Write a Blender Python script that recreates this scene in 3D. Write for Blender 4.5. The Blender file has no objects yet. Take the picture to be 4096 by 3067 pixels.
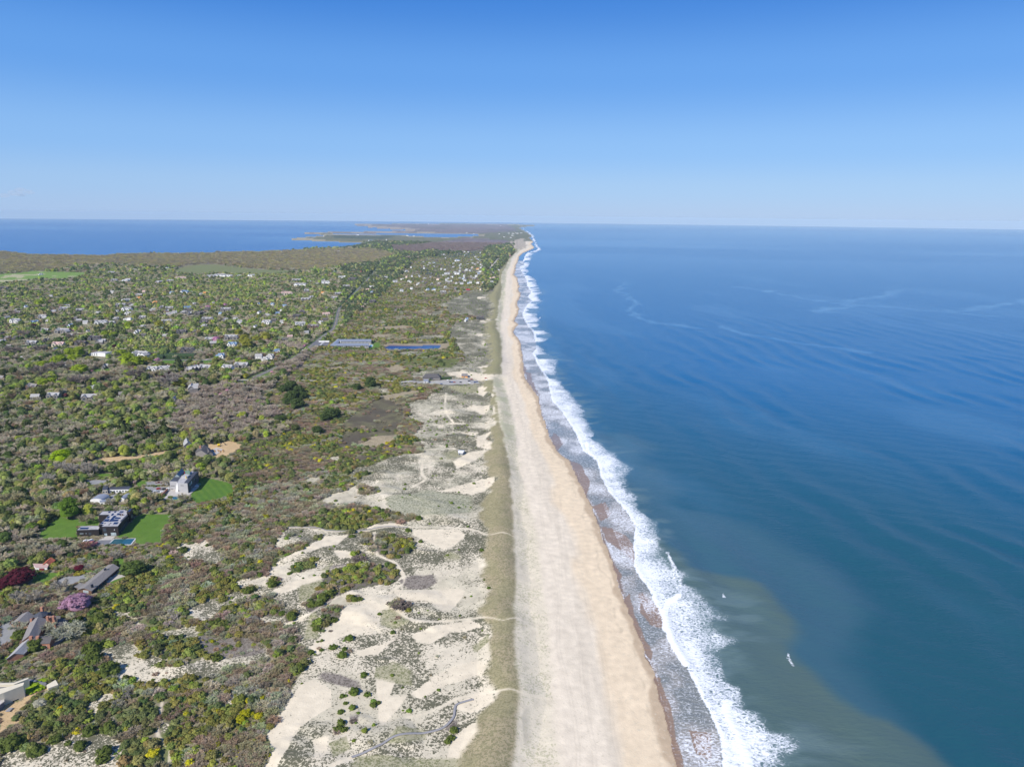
import bpy, bmesh, math, random
import numpy as np
from mathutils import Vector, Matrix

# ------------------------------------------------------------------ camera, sky, sun, exposure
scene = bpy.context.scene
CAM_H = 300.0
PITCH = math.radians(13.27)
ROLL = math.radians(0.615)
FPX = 710.0
EARTH = 7.43e6
cp, sp = math.cos(PITCH), math.sin(PITCH)
_f = Vector((0, cp, -sp)); _r0 = Vector((1, 0, 0)); _u0 = Vector((0, sp, cp))
_r = _r0 * math.cos(ROLL) + _u0 * math.sin(ROLL)
_u = _u0 * math.cos(ROLL) - _r0 * math.sin(ROLL)
cam_data = bpy.data.cameras.new("camera")
cam = bpy.data.objects.new("camera", cam_data)
scene.collection.objects.link(cam)
cam_data.sensor_width = 36.0
cam_data.lens = 36.0 * FPX / 1024.0
cam_data.clip_start = 1.0
cam_data.clip_end = 400000.0
cam.matrix_world = Matrix((( _r.x, _u.x, -_f.x, 0), (_r.y, _u.y, -_f.y, 0), (_r.z, _u.z, -_f.z, CAM_H), (0, 0, 0, 1)))
scene.camera = cam

SUN_EL = math.radians(40.0)
SUN_AZ = (-0.62, -0.785)                       # towards the sun, behind and left of the camera
sun_rot = math.atan2(SUN_AZ[0], SUN_AZ[1])
world = bpy.data.worlds.new("World"); scene.world = world
world.use_nodes = True
wn = world.node_tree; wn.nodes.clear()
sky = wn.nodes.new("ShaderNodeTexSky"); sky.sky_type = 'NISHITA'; sky.sun_disc = False
sky.sun_elevation = SUN_EL; sky.sun_rotation = sun_rot
sky.altitude = 300.0; sky.air_density = 1.0; sky.dust_density = 0.25; sky.ozone_density = 3.0
bg = wn.nodes.new("ShaderNodeBackground"); bg.inputs['Strength'].default_value = 0.12
wo = wn.nodes.new("ShaderNodeOutputWorld")
# the clear, polarised-looking blue of the photograph: sky texture blended with a measured elevation gradient
geo_w = wn.nodes.new("ShaderNodeNewGeometry"); sx_w = wn.nodes.new("ShaderNodeSeparateXYZ")
tcw = wn.nodes.new("ShaderNodeTexCoord"); wn.links.new(tcw.outputs['Generated'], sx_w.inputs[0])
ramp = wn.nodes.new("ShaderNodeValToRGB"); ramp.color_ramp.interpolation = 'EASE'
SKY_STOPS = [(0.0, (.31, .495, .82)), (0.035, (.285, .495, .84)), (0.085, (.215, .45, .86)), (0.175, (.105, .330, .81)), (0.27, (.030, .208, .69)), (0.5, (.045, .155, .52)), (1.0, (.06, .15, .42))]
cr_ = ramp.color_ramp
for k_, (p_, c_) in enumerate(SKY_STOPS):
    e_ = cr_.elements[k_] if k_ < 2 else cr_.elements.new(p_)
    e_.position = p_; e_.color = (*c_, 1)
wn.links.new(sx_w.outputs['Z'], ramp.inputs[0])
gsc = wn.nodes.new("ShaderNodeVectorMath"); gsc.operation = 'SCALE'; gsc.inputs['Scale'].default_value = 0.683 / 0.12
wn.links.new(ramp.outputs[0], gsc.inputs[0])
mxw = wn.nodes.new("ShaderNodeMix"); mxw.data_type = 'RGBA'; mxw.inputs['Factor'].default_value = 0.88
wn.links.new(sky.outputs[0], mxw.inputs[6]); wn.links.new(gsc.outputs[0], mxw.inputs[7])
wn.links.new(mxw.outputs[2], bg.inputs[0]); wn.links.new(bg.outputs[0], wo.inputs[0])
sun_l = bpy.data.lights.new("sun", 'SUN'); sun_l.energy = 4.3; sun_l.angle = math.radians(0.5)
sun_l.color = (1.0, 0.955, 0.89)
sun = bpy.data.objects.new("sun", sun_l); scene.collection.objects.link(sun)
sd = Vector((SUN_AZ[0] * math.cos(SUN_EL), SUN_AZ[1] * math.cos(SUN_EL), math.sin(SUN_EL)))
sun.rotation_euler = sd.to_track_quat('Z', 'Y').to_euler()
sun.location = (0, 0, 500)
scene.view_settings.view_transform = 'Standard'; scene.view_settings.look = 'None'
scene.view_settings.exposure = 0.55; scene.view_settings.gamma = 1.0
scene.view_settings.use_curve_mapping = False
scene.render.engine = 'CYCLES'
scene.cycles.max_bounces = 4; scene.cycles.diffuse_bounces = 2; scene.cycles.glossy_bounces = 2
scene.cycles.transparent_max_bounces = 4; scene.cycles.volume_bounces = 0
scene.cycles.use_denoising = True
scene.cycles.denoiser = 'OPENIMAGEDENOISE'
scene.cycles.denoising_input_passes = 'RGB_ALBEDO_NORMAL'
scene.cycles.denoising_prefilter = 'ACCURATE'

rng = np.random.default_rng(7)
random.seed(7)

# ------------------------------------------------------------------ helpers: surveying the photo onto the ground
def P(x, y, z=0.0):
    """Point of the (curved) ground at height z seen at x, y of the 4096-px survey photograph."""
    sx = (x / 4.0 - 512.0) / FPX; sy = -(y / 4.0 - 383.4) / FPX
    d = _f + _r * sx + _u * sy
    # CAM_H + t dz = z - t^2 (dx^2+dy^2) / (2R)
    a = (d.x * d.x + d.y * d.y) / (2 * EARTH); b = d.z; c = CAM_H - z
    disc = b * b - 4 * a * c
    if disc < 0 or b >= 0:
        t = 60000.0
    else:
        t = (-b - math.sqrt(disc)) / (2 * a)
    t = min(t, 90000.0)
    return (d.x * t, d.y * t)
def survey(x0, y0, s):
    def q(pts, z=3.0):
        return np.array([P(x0 + px / s, y0 + py / s, z) for px, py in pts])
    return q
R1 = survey(0, 850, 2.011); R2 = survey(1000, 850, 1.7015); R3 = survey(0, 1350, 2.011)
R4 = survey(1000, 1350, 2.011); R5 = survey(0, 1800, 2.212); R6 = survey(0, 2200, 1.91)
R7 = survey(800, 1900, 1.419); R8 = survey(2000, 1400, 0.993); R9 = survey(1100, 870, 3.687)
R10 = survey(1650, 870, 3.687); R11 = survey(1600, 1000, 3.403); RS = survey(2900, 900, 1.8495)
RD = survey(0, 0, 0.54004); R0 = survey(0, 0, 1.0)

# ------------------------------------------------------------------ helpers: noise and masks (numpy)
def _hash(ix, iy, seed):
    h = (ix.astype(np.int64) * 374761393 + iy.astype(np.int64) * 668265263 + seed * 1442695041) & 0xFFFFFFFF
    h = ((h ^ (h >> 13)) * 1274126177) & 0xFFFFFFFF
    h = ((h ^ (h >> 16)) * 2246822519) & 0xFFFFFFFF
    return ((h ^ (h >> 15)) & 0xFFFFFF) / float(0xFFFFFF)
def vnoise(x, y, seed=0):
    x = np.asarray(x, float); y = np.asarray(y, float)
    ix = np.floor(x); iy = np.floor(y); fx = x - ix; fy = y - iy
    fx = fx * fx * (3 - 2 * fx); fy = fy * fy * (3 - 2 * fy)
    ix = ix.astype(np.int64); iy = iy.astype(np.int64)
    a = _hash(ix, iy, seed); b = _hash(ix + 1, iy, seed); c = _hash(ix, iy + 1, seed); d = _hash(ix + 1, iy + 1, seed)
    return (a + (b - a) * fx) * (1 - fy) + (c + (d - c) * fx) * fy
def fbm(x, y, scale, octaves=4, seed=0):
    x = np.asarray(x, float) / scale; y = np.asarray(y, float) / scale
    t = np.zeros(np.broadcast(x, y).shape); amp = 1.0; tot = 0.0
    for o in range(octaves):
        t = t + amp * vnoise(x + 17.3 * o, y - 9.1 * o, seed + o * 31); tot += amp
        x = x * 2.03; y = y * 2.03; amp *= 0.5
    return t / tot
def sstep(a, b, x):
    t = np.clip((x - a) / (b - a), 0, 1); return t * t * (3 - 2 * t)
def inpoly(X, Y, poly):
    poly = np.asarray(poly); shp = X.shape; Xf = X.ravel(); Yf = Y.ravel()
    out = np.zeros(Xf.shape, bool)
    idx = np.nonzero((Xf >= poly[:, 0].min()) & (Xf <= poly[:, 0].max()) & (Yf >= poly[:, 1].min()) & (Yf <= poly[:, 1].max()))[0]
    if len(idx) == 0: return out.reshape(shp)
    x = Xf[idx]; y = Yf[idx]; ins = np.zeros(len(idx), bool); n = len(poly); j = n - 1
    for i in range(n):
        xi, yi = poly[i]; xj, yj = poly[j]
        if yi != yj:
            c = ((yi > y) != (yj > y)) & (x < (xj - xi) * (y - yi) / (yj - yi) + xi)
            ins ^= c
        j = i
    out[idx] = ins
    return out.reshape(shp)
def anypoly(X, Y, polys):
    m = np.zeros(X.shape, bool)
    for p in polys: m |= inpoly(X, Y, p)
    return m
def warp(X, Y, amp=5.0, scale=22.0, seed=90):
    k = np.clip(Y / 700.0, 0.6, 12.0)
    return (X + (fbm(X, Y, scale, 3, seed) - .5) * 2 * amp * k, Y + (fbm(X, Y, scale, 3, seed + 7) - .5) * 2 * amp * k * 1.3)
def curve_x(Y, pts):
    o = np.argsort(pts[:, 1]); return np.interp(Y, pts[o, 1], pts[o, 0])
def seg_dist(X, Y, line):
    d = np.full(X.shape, 1e9)
    for (x0, y0), (x1, y1) in zip(line[:-1], line[1:]):
        L = (x1 - x0) ** 2 + (y1 - y0) ** 2 + 1e-9
        t = np.clip(((X - x0) * (x1 - x0) + (Y - y0) * (y1 - y0)) / L, 0, 1)
        d = np.minimum(d, np.hypot(X - x0 - t * (x1 - x0), Y - y0 - t * (y1 - y0)))
    return d
def smooth_line(pts, n=6):
    pts = np.asarray(pts, float); out = []
    for i in range(len(pts) - 1):
        p0 = pts[max(i - 1, 0)]; p1 = pts[i]; p2 = pts[i + 1]; p3 = pts[min(i + 2, len(pts) - 1)]
        for k in range(n):
            t = k / n
            out.append(0.5 * ((2 * p1) + (-p0 + p2) * t + (2 * p0 - 5 * p1 + 4 * p2 - p3) * t * t + (-p0 + 3 * p1 - 3 * p2 + p3) * t ** 3))
    out.append(pts[-1]); return np.array(out)

# ------------------------------------------------------------------ helpers: materials
def new_mat(name):
    m = bpy.data.materials.new(name); m.use_nodes = True
    nt = m.node_tree; bs = nt.nodes.get('Principled BSDF'); return m, nt, bs
def N(nt, t, **kw):
    n = nt.nodes.new(t)
    for k, v in kw.items(): setattr(n, k, v)
    return n
def plain(name, col, rough=0.7, var=0.12, scale=0.8, metal=0.0, spec=0.3, emit=None):
    m, nt, bs = new_mat(name)
    tc = N(nt, 'ShaderNodeTexCoord'); no = N(nt, 'ShaderNodeTexNoise')
    no.inputs['Scale'].default_value = scale; no.inputs['Detail'].default_value = 4
    nt.links.new(tc.outputs['Object'], no.inputs['Vector'])
    mr = N(nt, 'ShaderNodeMapRange'); mr.inputs[3].default_value = 1 - var * 2; mr.inputs[4].default_value = 1 + var * 2
    nt.links.new(no.outputs[0], mr.inputs[0])
    mx = N(nt, 'ShaderNodeVectorMath', operation='SCALE'); mx.inputs[0].default_value = col[:3]
    nt.links.new(mr.outputs[0], mx.inputs['Scale']); nt.links.new(mx.outputs[0], bs.inputs['Base Color'])
    bs.inputs['Roughness'].default_value = rough; bs.inputs['Metallic'].default_value = metal
    bs.inputs['Specular IOR Level'].default_value = spec
    return m
def add_tags(o, label=None, cat=None, group=None, kind=None):
    if label: o['label'] = label
    if cat: o['category'] = cat
    if group: o['group'] = group
    if kind: o['kind'] = kind
    return o
def mesh_np(name, verts, faces, mats, parent=None, smooth=False, mat_idx=None):
    """verts (n,3), faces (m,k) constant k."""
    verts = np.asarray(verts, np.float32); faces = np.asarray(faces, np.int32)
    me = bpy.data.meshes.new(name); k = faces.shape[1]
    me.vertices.add(len(verts)); me.vertices.foreach_set('co', verts.ravel())
    me.loops.add(faces.size); me.loops.foreach_set('vertex_index', faces.ravel())
    me.polygons.add(len(faces)); me.polygons.foreach_set('loop_start', np.arange(0, faces.size, k, dtype=np.int32))
    me.polygons.foreach_set('loop_total', np.full(len(faces), k, np.int32))
    if smooth: me.polygons.foreach_set('use_smooth', np.ones(len(faces), bool))
    if mat_idx is not None: me.polygons.foreach_set('material_index', np.asarray(mat_idx, np.int32))
    me.update(calc_edges=True)
    for m in (mats if isinstance(mats, (list, tuple)) else [mats]): me.materials.append(m)
    o = bpy.data.objects.new(name, me)
    scene.collection.objects.link(o)
    if parent is not None: o.parent = parent
    return o
def set_attr(o, name, arr, kind='FLOAT'):
    a = o.data.attributes.new(name, kind, 'POINT')
    if kind == 'FLOAT': a.data.foreach_set('value', np.asarray(arr, np.float32).ravel())
    elif kind == 'FLOAT_COLOR':
        arr = np.asarray(arr, np.float32)
        if arr.shape[1] == 3: arr = np.concatenate([arr, np.ones((len(arr), 1), np.float32)], 1)
        a.data.foreach_set('color', arr.ravel())
# ------------------------------------------------------------------ traced outlines (survey points -> world)
R12 = survey(1000, 1050, 3.687); R13 = survey(0, 1200, 3.687); R14 = survey(550, 1200, 3.687); R15 = survey(400, 2100, 3.687)
V = np.vstack
SHORE = V([R8([(720, 1720), (700, 1656), (665, 1500), (640, 1420), (610, 1290), (570, 1200), (540, 1110), (490, 1000), (470, 920), (445, 850),
               (410, 760), (385, 690), (360, 620), (335, 570), (300, 500), (270, 440), (230, 410), (195, 350), (180, 300), (165, 260), (150, 190), (95, 110), (85, 10)], 0),
           R11([(1640, 1361), (1630, 1260), (1600, 1210), (1560, 1170), (1535, 1120), (1550, 1060), (1600, 1010), (1540, 970), (1580, 900), (1600, 850),
                (1610, 800), (1580, 750), (1590, 700), (1620, 650), (1640, 590), (1600, 560), (1620, 490), (1600, 440), (1590, 390), (1540, 340), (1560, 280),
                (1565, 220), (1600, 150), (1620, 80), (1680, 30)], 0),
           R10([(1785, 445), (1740, 400), (1765, 360), (1700, 310), (1740, 270), (1690, 230), (1600, 185), (1570, 165), (1555, 150), (1610, 138), (1680, 129), (1790, 122)], 0)])
LAND = V([[(-60000, 60)], [(SHORE[0][0] + 25, 60)], SHORE,
          R10([(1790, 118), (1700, 112), (1500, 106), (1200, 101), (900, 97), (600, 95), (0, 98)], 0),
          R9([(1700, 99), (1400, 101), (1130, 105), (1090, 113), (1350, 119), (1450, 121), (1400, 138), (1340, 145), (1470, 152), (1600, 160), (1830, 178), (2000, 188), (2130, 192),
              (2130, 196), (1900, 200), (1700, 208), (1500, 213), (1000, 220), (560, 226), (380, 235), (560, 241), (720, 246), (500, 252), (700, 258), (830, 268), (980, 264), (850, 256), (830, 246), (640, 244), (850, 234),
              (1500, 230), (2180, 231)], 0),
          R10([(0, 232), (500, 235), (900, 240), (1080, 255), (980, 275), (850, 288), (640, 297), (380, 302), (200, 292), (40, 284)], 0),
          R9([(2180, 290), (2100, 285), (1850, 264), (1600, 266), (1500, 263), (1200, 256), (1100, 258), (820, 265), (700, 275), (500, 293), (420, 300), (270, 312), (262, 322), (500, 335),
              (880, 346), (980, 358), (1130, 363), (1380, 371), (1440, 374), (1350, 395), (1230, 425), (1060, 448), (850, 458), (600, 464)], 2),
          R9([(300, 476), (80, 490), (0, 495)], 10),
          R1([(2000, 318), (1500, 330), (1000, 332), (800, 350), (480, 340), (240, 340), (100, 325), (0, 315)], 10), R1([(-600, 330), (-2500, 345)], 10), [(-60000, 4000)]])
BEACH_L = V([R8([(235, 1800), (235, 1656), (205, 1300), (190, 1100), (165, 900), (145, 720), (110, 600), (80, 480), (60, 300), (30, 180), (10, 100)], 2),
             R11([(1395, 1361), (1400, 1200), (1380, 1100), (1380, 1000), (1390, 900), (1410, 800), (1420, 700), (1440, 600), (1430, 560), (1440, 480), (1450, 400), (1460, 300), (1500, 200), (1520, 120), (1640, 10)], 2),
             R10([(1670, 440), (1660, 330), (1640, 250), (1560, 200), (1500, 150), (1520, 140)], 2)])
CREST_R = V([R7([(1780, 1750), (1780, 1656), (1800, 1550), (1810, 1400), (1820, 1250), (1810, 1130), (1800, 1050), (1790, 950), (1800, 850), (1790, 750), (1800, 600), (1790, 400), (1785, 300), (1780, 150), (1765, 40)], 3),
             R4([(2110, 1150), (2090, 1000), (2060, 900), (2050, 800), (2010, 700), (2000, 600), (1990, 500), (1960, 400), (1960, 330), (2030, 300), (2035, 150), (2030, 20)], 3),
             R11([(1385, 1250), (1370, 1150), (1330, 1060), (1330, 950), (1345, 850), (1350, 720), (1380, 620), (1400, 540), (1380, 440), (1390, 330), (1440, 240), (1500, 130), (1600, 20)], 3)])
CREST_L = V([R7([(1470, 1750), (1480, 1656), (1520, 1560), (1560, 1480), (1600, 1380), (1660, 1300), (1690, 1240), (1660, 1190), (1630, 1130), (1640, 1060), (1640, 950), (1640, 850), (1600, 780), (1610, 700), (1630, 600), (1610, 560), (1600, 450),
                 (1640, 330), (1610, 280), (1600, 180), (1640, 100), (1660, 30)], 3),
             R4([(1940, 1207), (1960, 1150), (1900, 1050), (1900, 950), (1970, 850), (1960, 750), (1980, 650), (1960, 560), (1950, 480), (1900, 400), (1890, 300), (1890, 250), (1940, 200), (1900, 100), (1900, 20)], 3),
             R11([(1200, 1350), (1200, 1250), (1190, 1150), (1130, 1050), (1230, 950), (1250, 850), (1260, 750), (1210, 680), (1190, 600), (1250, 560), (1280, 500), (1330, 470), (1350, 400), (1340, 300), (1370, 260), (1430, 200), (1480, 120), (1560, 40)], 3)])
FOAM_L = V([R8([(890, 1760), (880, 1656), (880, 1560), (850, 1480), (800, 1380), (740, 1260), (680, 1160), (660, 1100), (630, 1040), (590, 950), (535, 870), (530, 760), (540, 700), (500, 640), (430, 560), (400, 500), (385, 440),
                (330, 400), (300, 330), (250, 250), (205, 200), (190, 120), (150, 60), (128, 10)], 0),
            R11([(1850, 1361), (1850, 1270), (1830, 1200), (1820, 1120), (1750, 1040), (1700, 960), (1660, 870), (1700, 790), (1740, 740), (1790, 690), (1740, 640), (1790, 570), (1730, 490), (1730, 420), (1700, 370), (1680, 330),
                 (1660, 300), (1630, 230), (1700, 200), (1680, 150), (1700, 80), (1730, 40), (1860, 0)], 0),
            R10([(1850, 470), (1810, 410), (1780, 340), (1750, 275), (1700, 220), (1640, 190)], 0)])
FOAM_R = V([R8([(1100, 1760), (1140, 1656), (1190, 1610), (1240, 1570), (1120, 1510), (1050, 1440), (970, 1420), (960, 1350), (890, 1270), (900, 1210), (945, 1160), (880, 1100), (920, 1060), (870, 990), (800, 950), (735, 930), (755, 890),
                (690, 870), (670, 800), (640, 760), (640, 690), (560, 650), (550, 590), (510, 540), (530, 460), (440, 390), (370, 350), (380, 320), (340, 240), (320, 200), (255, 140), (230, 90), (240, 40)], 0),
            R11([(1960, 1361), (1940, 1330), (1880, 1280), (2000, 1230), (2090, 1150), (1900, 1050), (1910, 1010), (1910, 940), (1890, 900), (1920, 790), (1890, 740), (1960, 700), (1880, 620), (1960, 590), (1880, 460), (1850, 380), (1720, 330),
                 (1780, 290), (1720, 260), (1770, 220), (1780, 160), (1820, 120), (1800, 70), (1930, 0)], 0),
            R10([(1905, 470), (1850, 410), (1825, 340), (1800, 275), (1755, 235), (1680, 190)], 0)])
def sea_gap(Y, pts): return curve_x(Y, pts)

SAND_MAIN = R7([(950, 0), (880, 60), (700, 130), (680, 150), (760, 180), (850, 190), (1000, 180), (1150, 230), (1240, 240), (1180, 265), (1000, 285), (930, 310), (850, 335), (700, 315), (600, 295), (500, 300), (450, 350), (410, 440),
                (500, 410), (600, 390), (640, 400), (560, 450), (440, 490), (400, 540), (380, 570), (280, 600), (190, 610), (230, 660), (130, 680), (130, 740), (60, 700), (0, 740), (0, 870), (130, 760), (200, 740), (330, 820), (420, 850), (480, 840),
                (540, 900), (560, 960), (620, 990), (610, 1090), (540, 1170), (500, 1270), (440, 1370), (380, 1450), (400, 1530), (360, 1656), (300, 1850), (1900, 1850), (1900, 0)])
ISLANDS = [R7(p) for p in [
    [(600, 740), (690, 620), (700, 560), (830, 520), (1000, 500), (1110, 510), (1150, 570), (1100, 620), (950, 630), (850, 660), (770, 690), (720, 740), (640, 790), (600, 780)],
    [(920, 350), (1000, 340), (1090, 330), (1200, 360), (1215, 420), (1130, 470), (1080, 470), (1040, 450), (960, 430), (920, 390)], [(855, 460), (930, 445), (948, 480), (900, 503), (860, 492)],
    [(1085, 720), (1120, 705), (1195, 750), (1180, 780), (1100, 760)], [(690, 790), (740, 730), (800, 760), (790, 810), (720, 860), (680, 850)], [(640, 820), (690, 830), (700, 890), (650, 890)],
    [(500, 540), (600, 490), (660, 490), (640, 530), (560, 560)], [(230, 640), (310, 640), (310, 670), (240, 670)], [(380, 600), (440, 590), (450, 630), (400, 650)],
    [(210, 700), (300, 680), (400, 690), (480, 760), (450, 800), (330, 810), (220, 750)], [(480, 780), (545, 780), (545, 830), (490, 840)], [(30, 820), (140, 820), (170, 830), (130, 870), (40, 870)],
    [(820, 700), (900, 680), (920, 700), (840, 725)], [(880, 60), (1000, 70), (1020, 100), (920, 110)], [(500, 345), (520, 335), (525, 350), (500, 355)], [(640, 360), (700, 340), (700, 370), (650, 380)]]]
HEATH = [R7(p) for p in [[(660, 1150), (700, 1120), (800, 1130), (900, 1160), (910, 1210), (830, 1200), (720, 1180)], [(1130, 600), (1200, 565), (1330, 560), (1350, 600), (1280, 640), (1180, 640)],
                         [(1380, 1440), (1420, 1380), (1470, 1380), (1450, 1440)], [(690, 600), (740, 520), (830, 510), (760, 560), (720, 640)], [(850, 1370), (900, 1370), (890, 1410), (850, 1410)],
                         [(0, 900), (120, 920), (330, 940), (400, 1000), (280, 1030), (100, 1050), (0, 1030)]]]
SAND_PATCH = [R7([(0, 1045), (100, 1050), (230, 1020), (370, 990), (390, 1030), (240, 1080), (100, 1130), (0, 1175)]),
              R7([(180, 1230), (230, 1180), (200, 1280), (130, 1360), (110, 1340)]), R7([(600, 30), (680, 10), (690, 30), (640, 50)]),
              R5([(1560, 850), (1620, 820), (1700, 830), (1820, 790), (1880, 850), (1960, 920), (1950, 1000), (1880, 1010), (1850, 1050), (1840, 1000), (1700, 980), (1560, 920)]),
              R5([(2050, 1180), (2130, 1150), (2230, 1120), (2230, 1230), (2120, 1220)]), R5([(1960, 1290), (2060, 1260), (2220, 1270), (2220, 1330), (1980, 1330)]),
              R6([(1340, 0), (1528, 0), (1528, 70), (1470, 90), (1400, 60)]), R6([(1410, 480), (1528, 410), (1540, 560), (1460, 540)]),
              R6([(1210, 650), (1260, 620), (1528, 580), (1528, 700), (1440, 670), (1330, 680), (1230, 690)]),
              R6([(830, 450), (880, 430), (900, 470), (980, 460), (1080, 560), (1150, 590), (1080, 610), (1000, 530), (900, 510), (850, 470)]),
              R6([(760, 800), (850, 730), (1000, 720), (1050, 750), (1060, 820), (1180, 810), (1310, 830), (1300, 880), (1180, 880), (1340, 920), (1450, 880), (1560, 830), (1560, 1010), (1380, 990), (1220, 1030), (1230, 1160), (1150, 1120),
                   (1160, 1050), (1040, 1010), (1020, 960), (880, 1030), (860, 990), (920, 880), (840, 850), (780, 830)]),
              R6([(680, 1350), (720, 1240), (660, 1200), (720, 1140), (830, 1090), (930, 1110), (860, 1170), (760, 1210), (720, 1290), (700, 1370)]), R6([(840, 1280), (870, 1265), (910, 1310), (860, 1340)]),
              R6([(0, 1560), (100, 1530), (230, 1560), (330, 1510), (430, 1490), (540, 1420), (650, 1390), (790, 1390), (930, 1440), (920, 1560), (930, 1700), (0, 1700)]), R6([(700, 930), (780, 880), (790, 930), (730, 970)]),
              R6([(1260, 1310), (1300, 1310), (1290, 1390), (1260, 1380)]),
              R4([(1860, 560), (1770, 545), (1930, 540), (1920, 570), (1870, 610)]), R4([(930, 680), (1010, 675), (1010, 695), (940, 710)]), R4([(1000, 425), (1060, 410), (1125, 430), (1100, 450), (1040, 440)]),
              R4([(640, 965), (700, 940), (730, 955), (700, 985), (660, 990)]), R4([(430, 1150), (480, 1120), (560, 1120), (540, 1170), (460, 1180)]), R4([(800, 1100), (860, 1040), (1060, 1030), (1040, 1060), (900, 1080), (840, 1110), (930, 1160), (1030, 1100), (1030, 1140), (960, 1180), (840, 1170)]),
              R4([(1280, 300), (1330, 290), (1420, 295), (1380, 330), (1290, 330)]), R4([(1160, 125), (1300, 105), (1440, 115), (1400, 145), (1220, 150)]),
              R11([(400, 870), (500, 830), (600, 835), (600, 870), (520, 900), (420, 910)]), R11([(270, 980), (340, 960), (470, 970), (470, 1000), (330, 1010)]), R11([(180, 1210), (300, 1170), (520, 1160), (610, 1170), (560, 1220), (300, 1230)]),
              R11([(580, 970), (650, 960), (650, 985), (590, 990)])]
DUNE2 = V([R4([(1900, 1215), (1040, 1207), (880, 1170), (1000, 1080), (870, 1050), (1100, 990), (1220, 950), (1380, 920), (1390, 850), (1300, 780), (1400, 690), (1260, 640), (1290, 560), (1250, 520), (1400, 500), (1500, 440), (1560, 390), (1290, 290),
               (1560, 230), (1720, 190), (1680, 100), (1640, 0)]), R11([(660, 1300), (650, 1250), (700, 1050), (800, 980), (1080, 960), (1060, 900), (700, 900), (620, 800), (560, 740), (780, 640), (900, 590), (1200, 570), (1400, 600), (1450, 1361)]), R4([(2150, 0), (2150, 1207)])])
BARE = [R7(p) for p in [
    [(840, 740), (960, 700), (1040, 760), (1020, 860), (960, 910), (850, 900), (760, 940), (660, 1010), (620, 980), (740, 870)], [(1100, 650), (1200, 645), (1500, 640), (1490, 690), (1420, 770), (1380, 780), (1300, 720), (1180, 720), (1120, 700)],
    [(1200, 310), (1480, 305), (1500, 350), (1440, 400), (1380, 420), (1300, 380), (1200, 340)], [(1210, 900), (1350, 850), (1530, 810), (1600, 850), (1500, 880), (1400, 890), (1300, 960), (1230, 950)],
    [(560, 1200), (640, 1170), (740, 1220), (750, 1320), (640, 1380), (560, 1440), (480, 1590), (400, 1720), (340, 1700), (390, 1560), (370, 1500), (440, 1370)], [(1000, 1150), (1060, 1130), (1110, 1170), (1080, 1250), (1180, 1240), (1110, 1340), (1040, 1430), (1010, 1380), (1010, 1270)],
    [(1200, 1230), (1330, 1130), (1450, 1080), (1560, 1050), (1635, 1080), (1600, 1130), (1480, 1160), (1350, 1200), (1250, 1260)], [(1430, 1320), (1480, 1270), (1640, 1200), (1660, 1300), (1520, 1340)],
    [(1440, 1480), (1550, 1400), (1605, 1410), (1560, 1520), (1480, 1680), (1380, 1680)], [(620, 410), (720, 350), (850, 340), (780, 400), (620, 450), (440, 510), (400, 560), (400, 540)],
    [(1350, 90), (1500, 50), (1665, 15), (1620, 80), (1550, 110), (1400, 90)], [(400, 660), (560, 600), (720, 565), (650, 620), (450, 680)], [(640, 1500), (740, 1480), (720, 1600), (650, 1640)], [(880, 1000), (1040, 950), (1120, 920), (1000, 1010), (900, 1030)],
    [(750, 440), (850, 450), (860, 480), (800, 490)], [(950, 300), (1090, 262), (1150, 285), (960, 320)]]] + [R4(p) for p in [
    [(1740, 560), (1780, 540), (1935, 545), (1900, 600), (1870, 620), (1800, 590)], [(1820, 790), (1950, 750), (1900, 820), (1980, 860), (1930, 900), (1810, 870)], [(1650, 1000), (1760, 920), (1900, 890), (1880, 940), (1760, 1010), (1660, 1050)],
    [(1830, 400), (1900, 380), (1910, 450), (1870, 470), (1820, 430)], [(1700, 760), (1830, 750), (1820, 780), (1720, 780)], [(1640, 1207), (1850, 1140), (1960, 1120), (1940, 1207)], [(1840, 230), (1920, 220), (1930, 270), (1870, 280)],
    [(1520, 700), (1570, 700), (1560, 720), (1520, 720)], [(1590, 285), (1700, 280), (1900, 290), (1960, 310), (2050, 300), (2080, 400), (1960, 370), (1850, 350), (1700, 330), (1600, 310)]]] + [R11(p) for p in [
    [(1080, 980), (1210, 930), (1240, 950), (1150, 990)], [(1000, 1150), (1100, 1140), (1190, 1140), (1080, 1170)], [(1100, 1310), (1150, 1230), (1180, 1230), (1170, 1300)], [(1040, 650), (1160, 640), (1150, 660), (1060, 665)], [(1210, 520), (1300, 480), (1350, 480), (1300, 530), (1220, 540)],
    [(1180, 590), (1300, 545), (1440, 545), (1440, 590), (1300, 560)]]]
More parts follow.
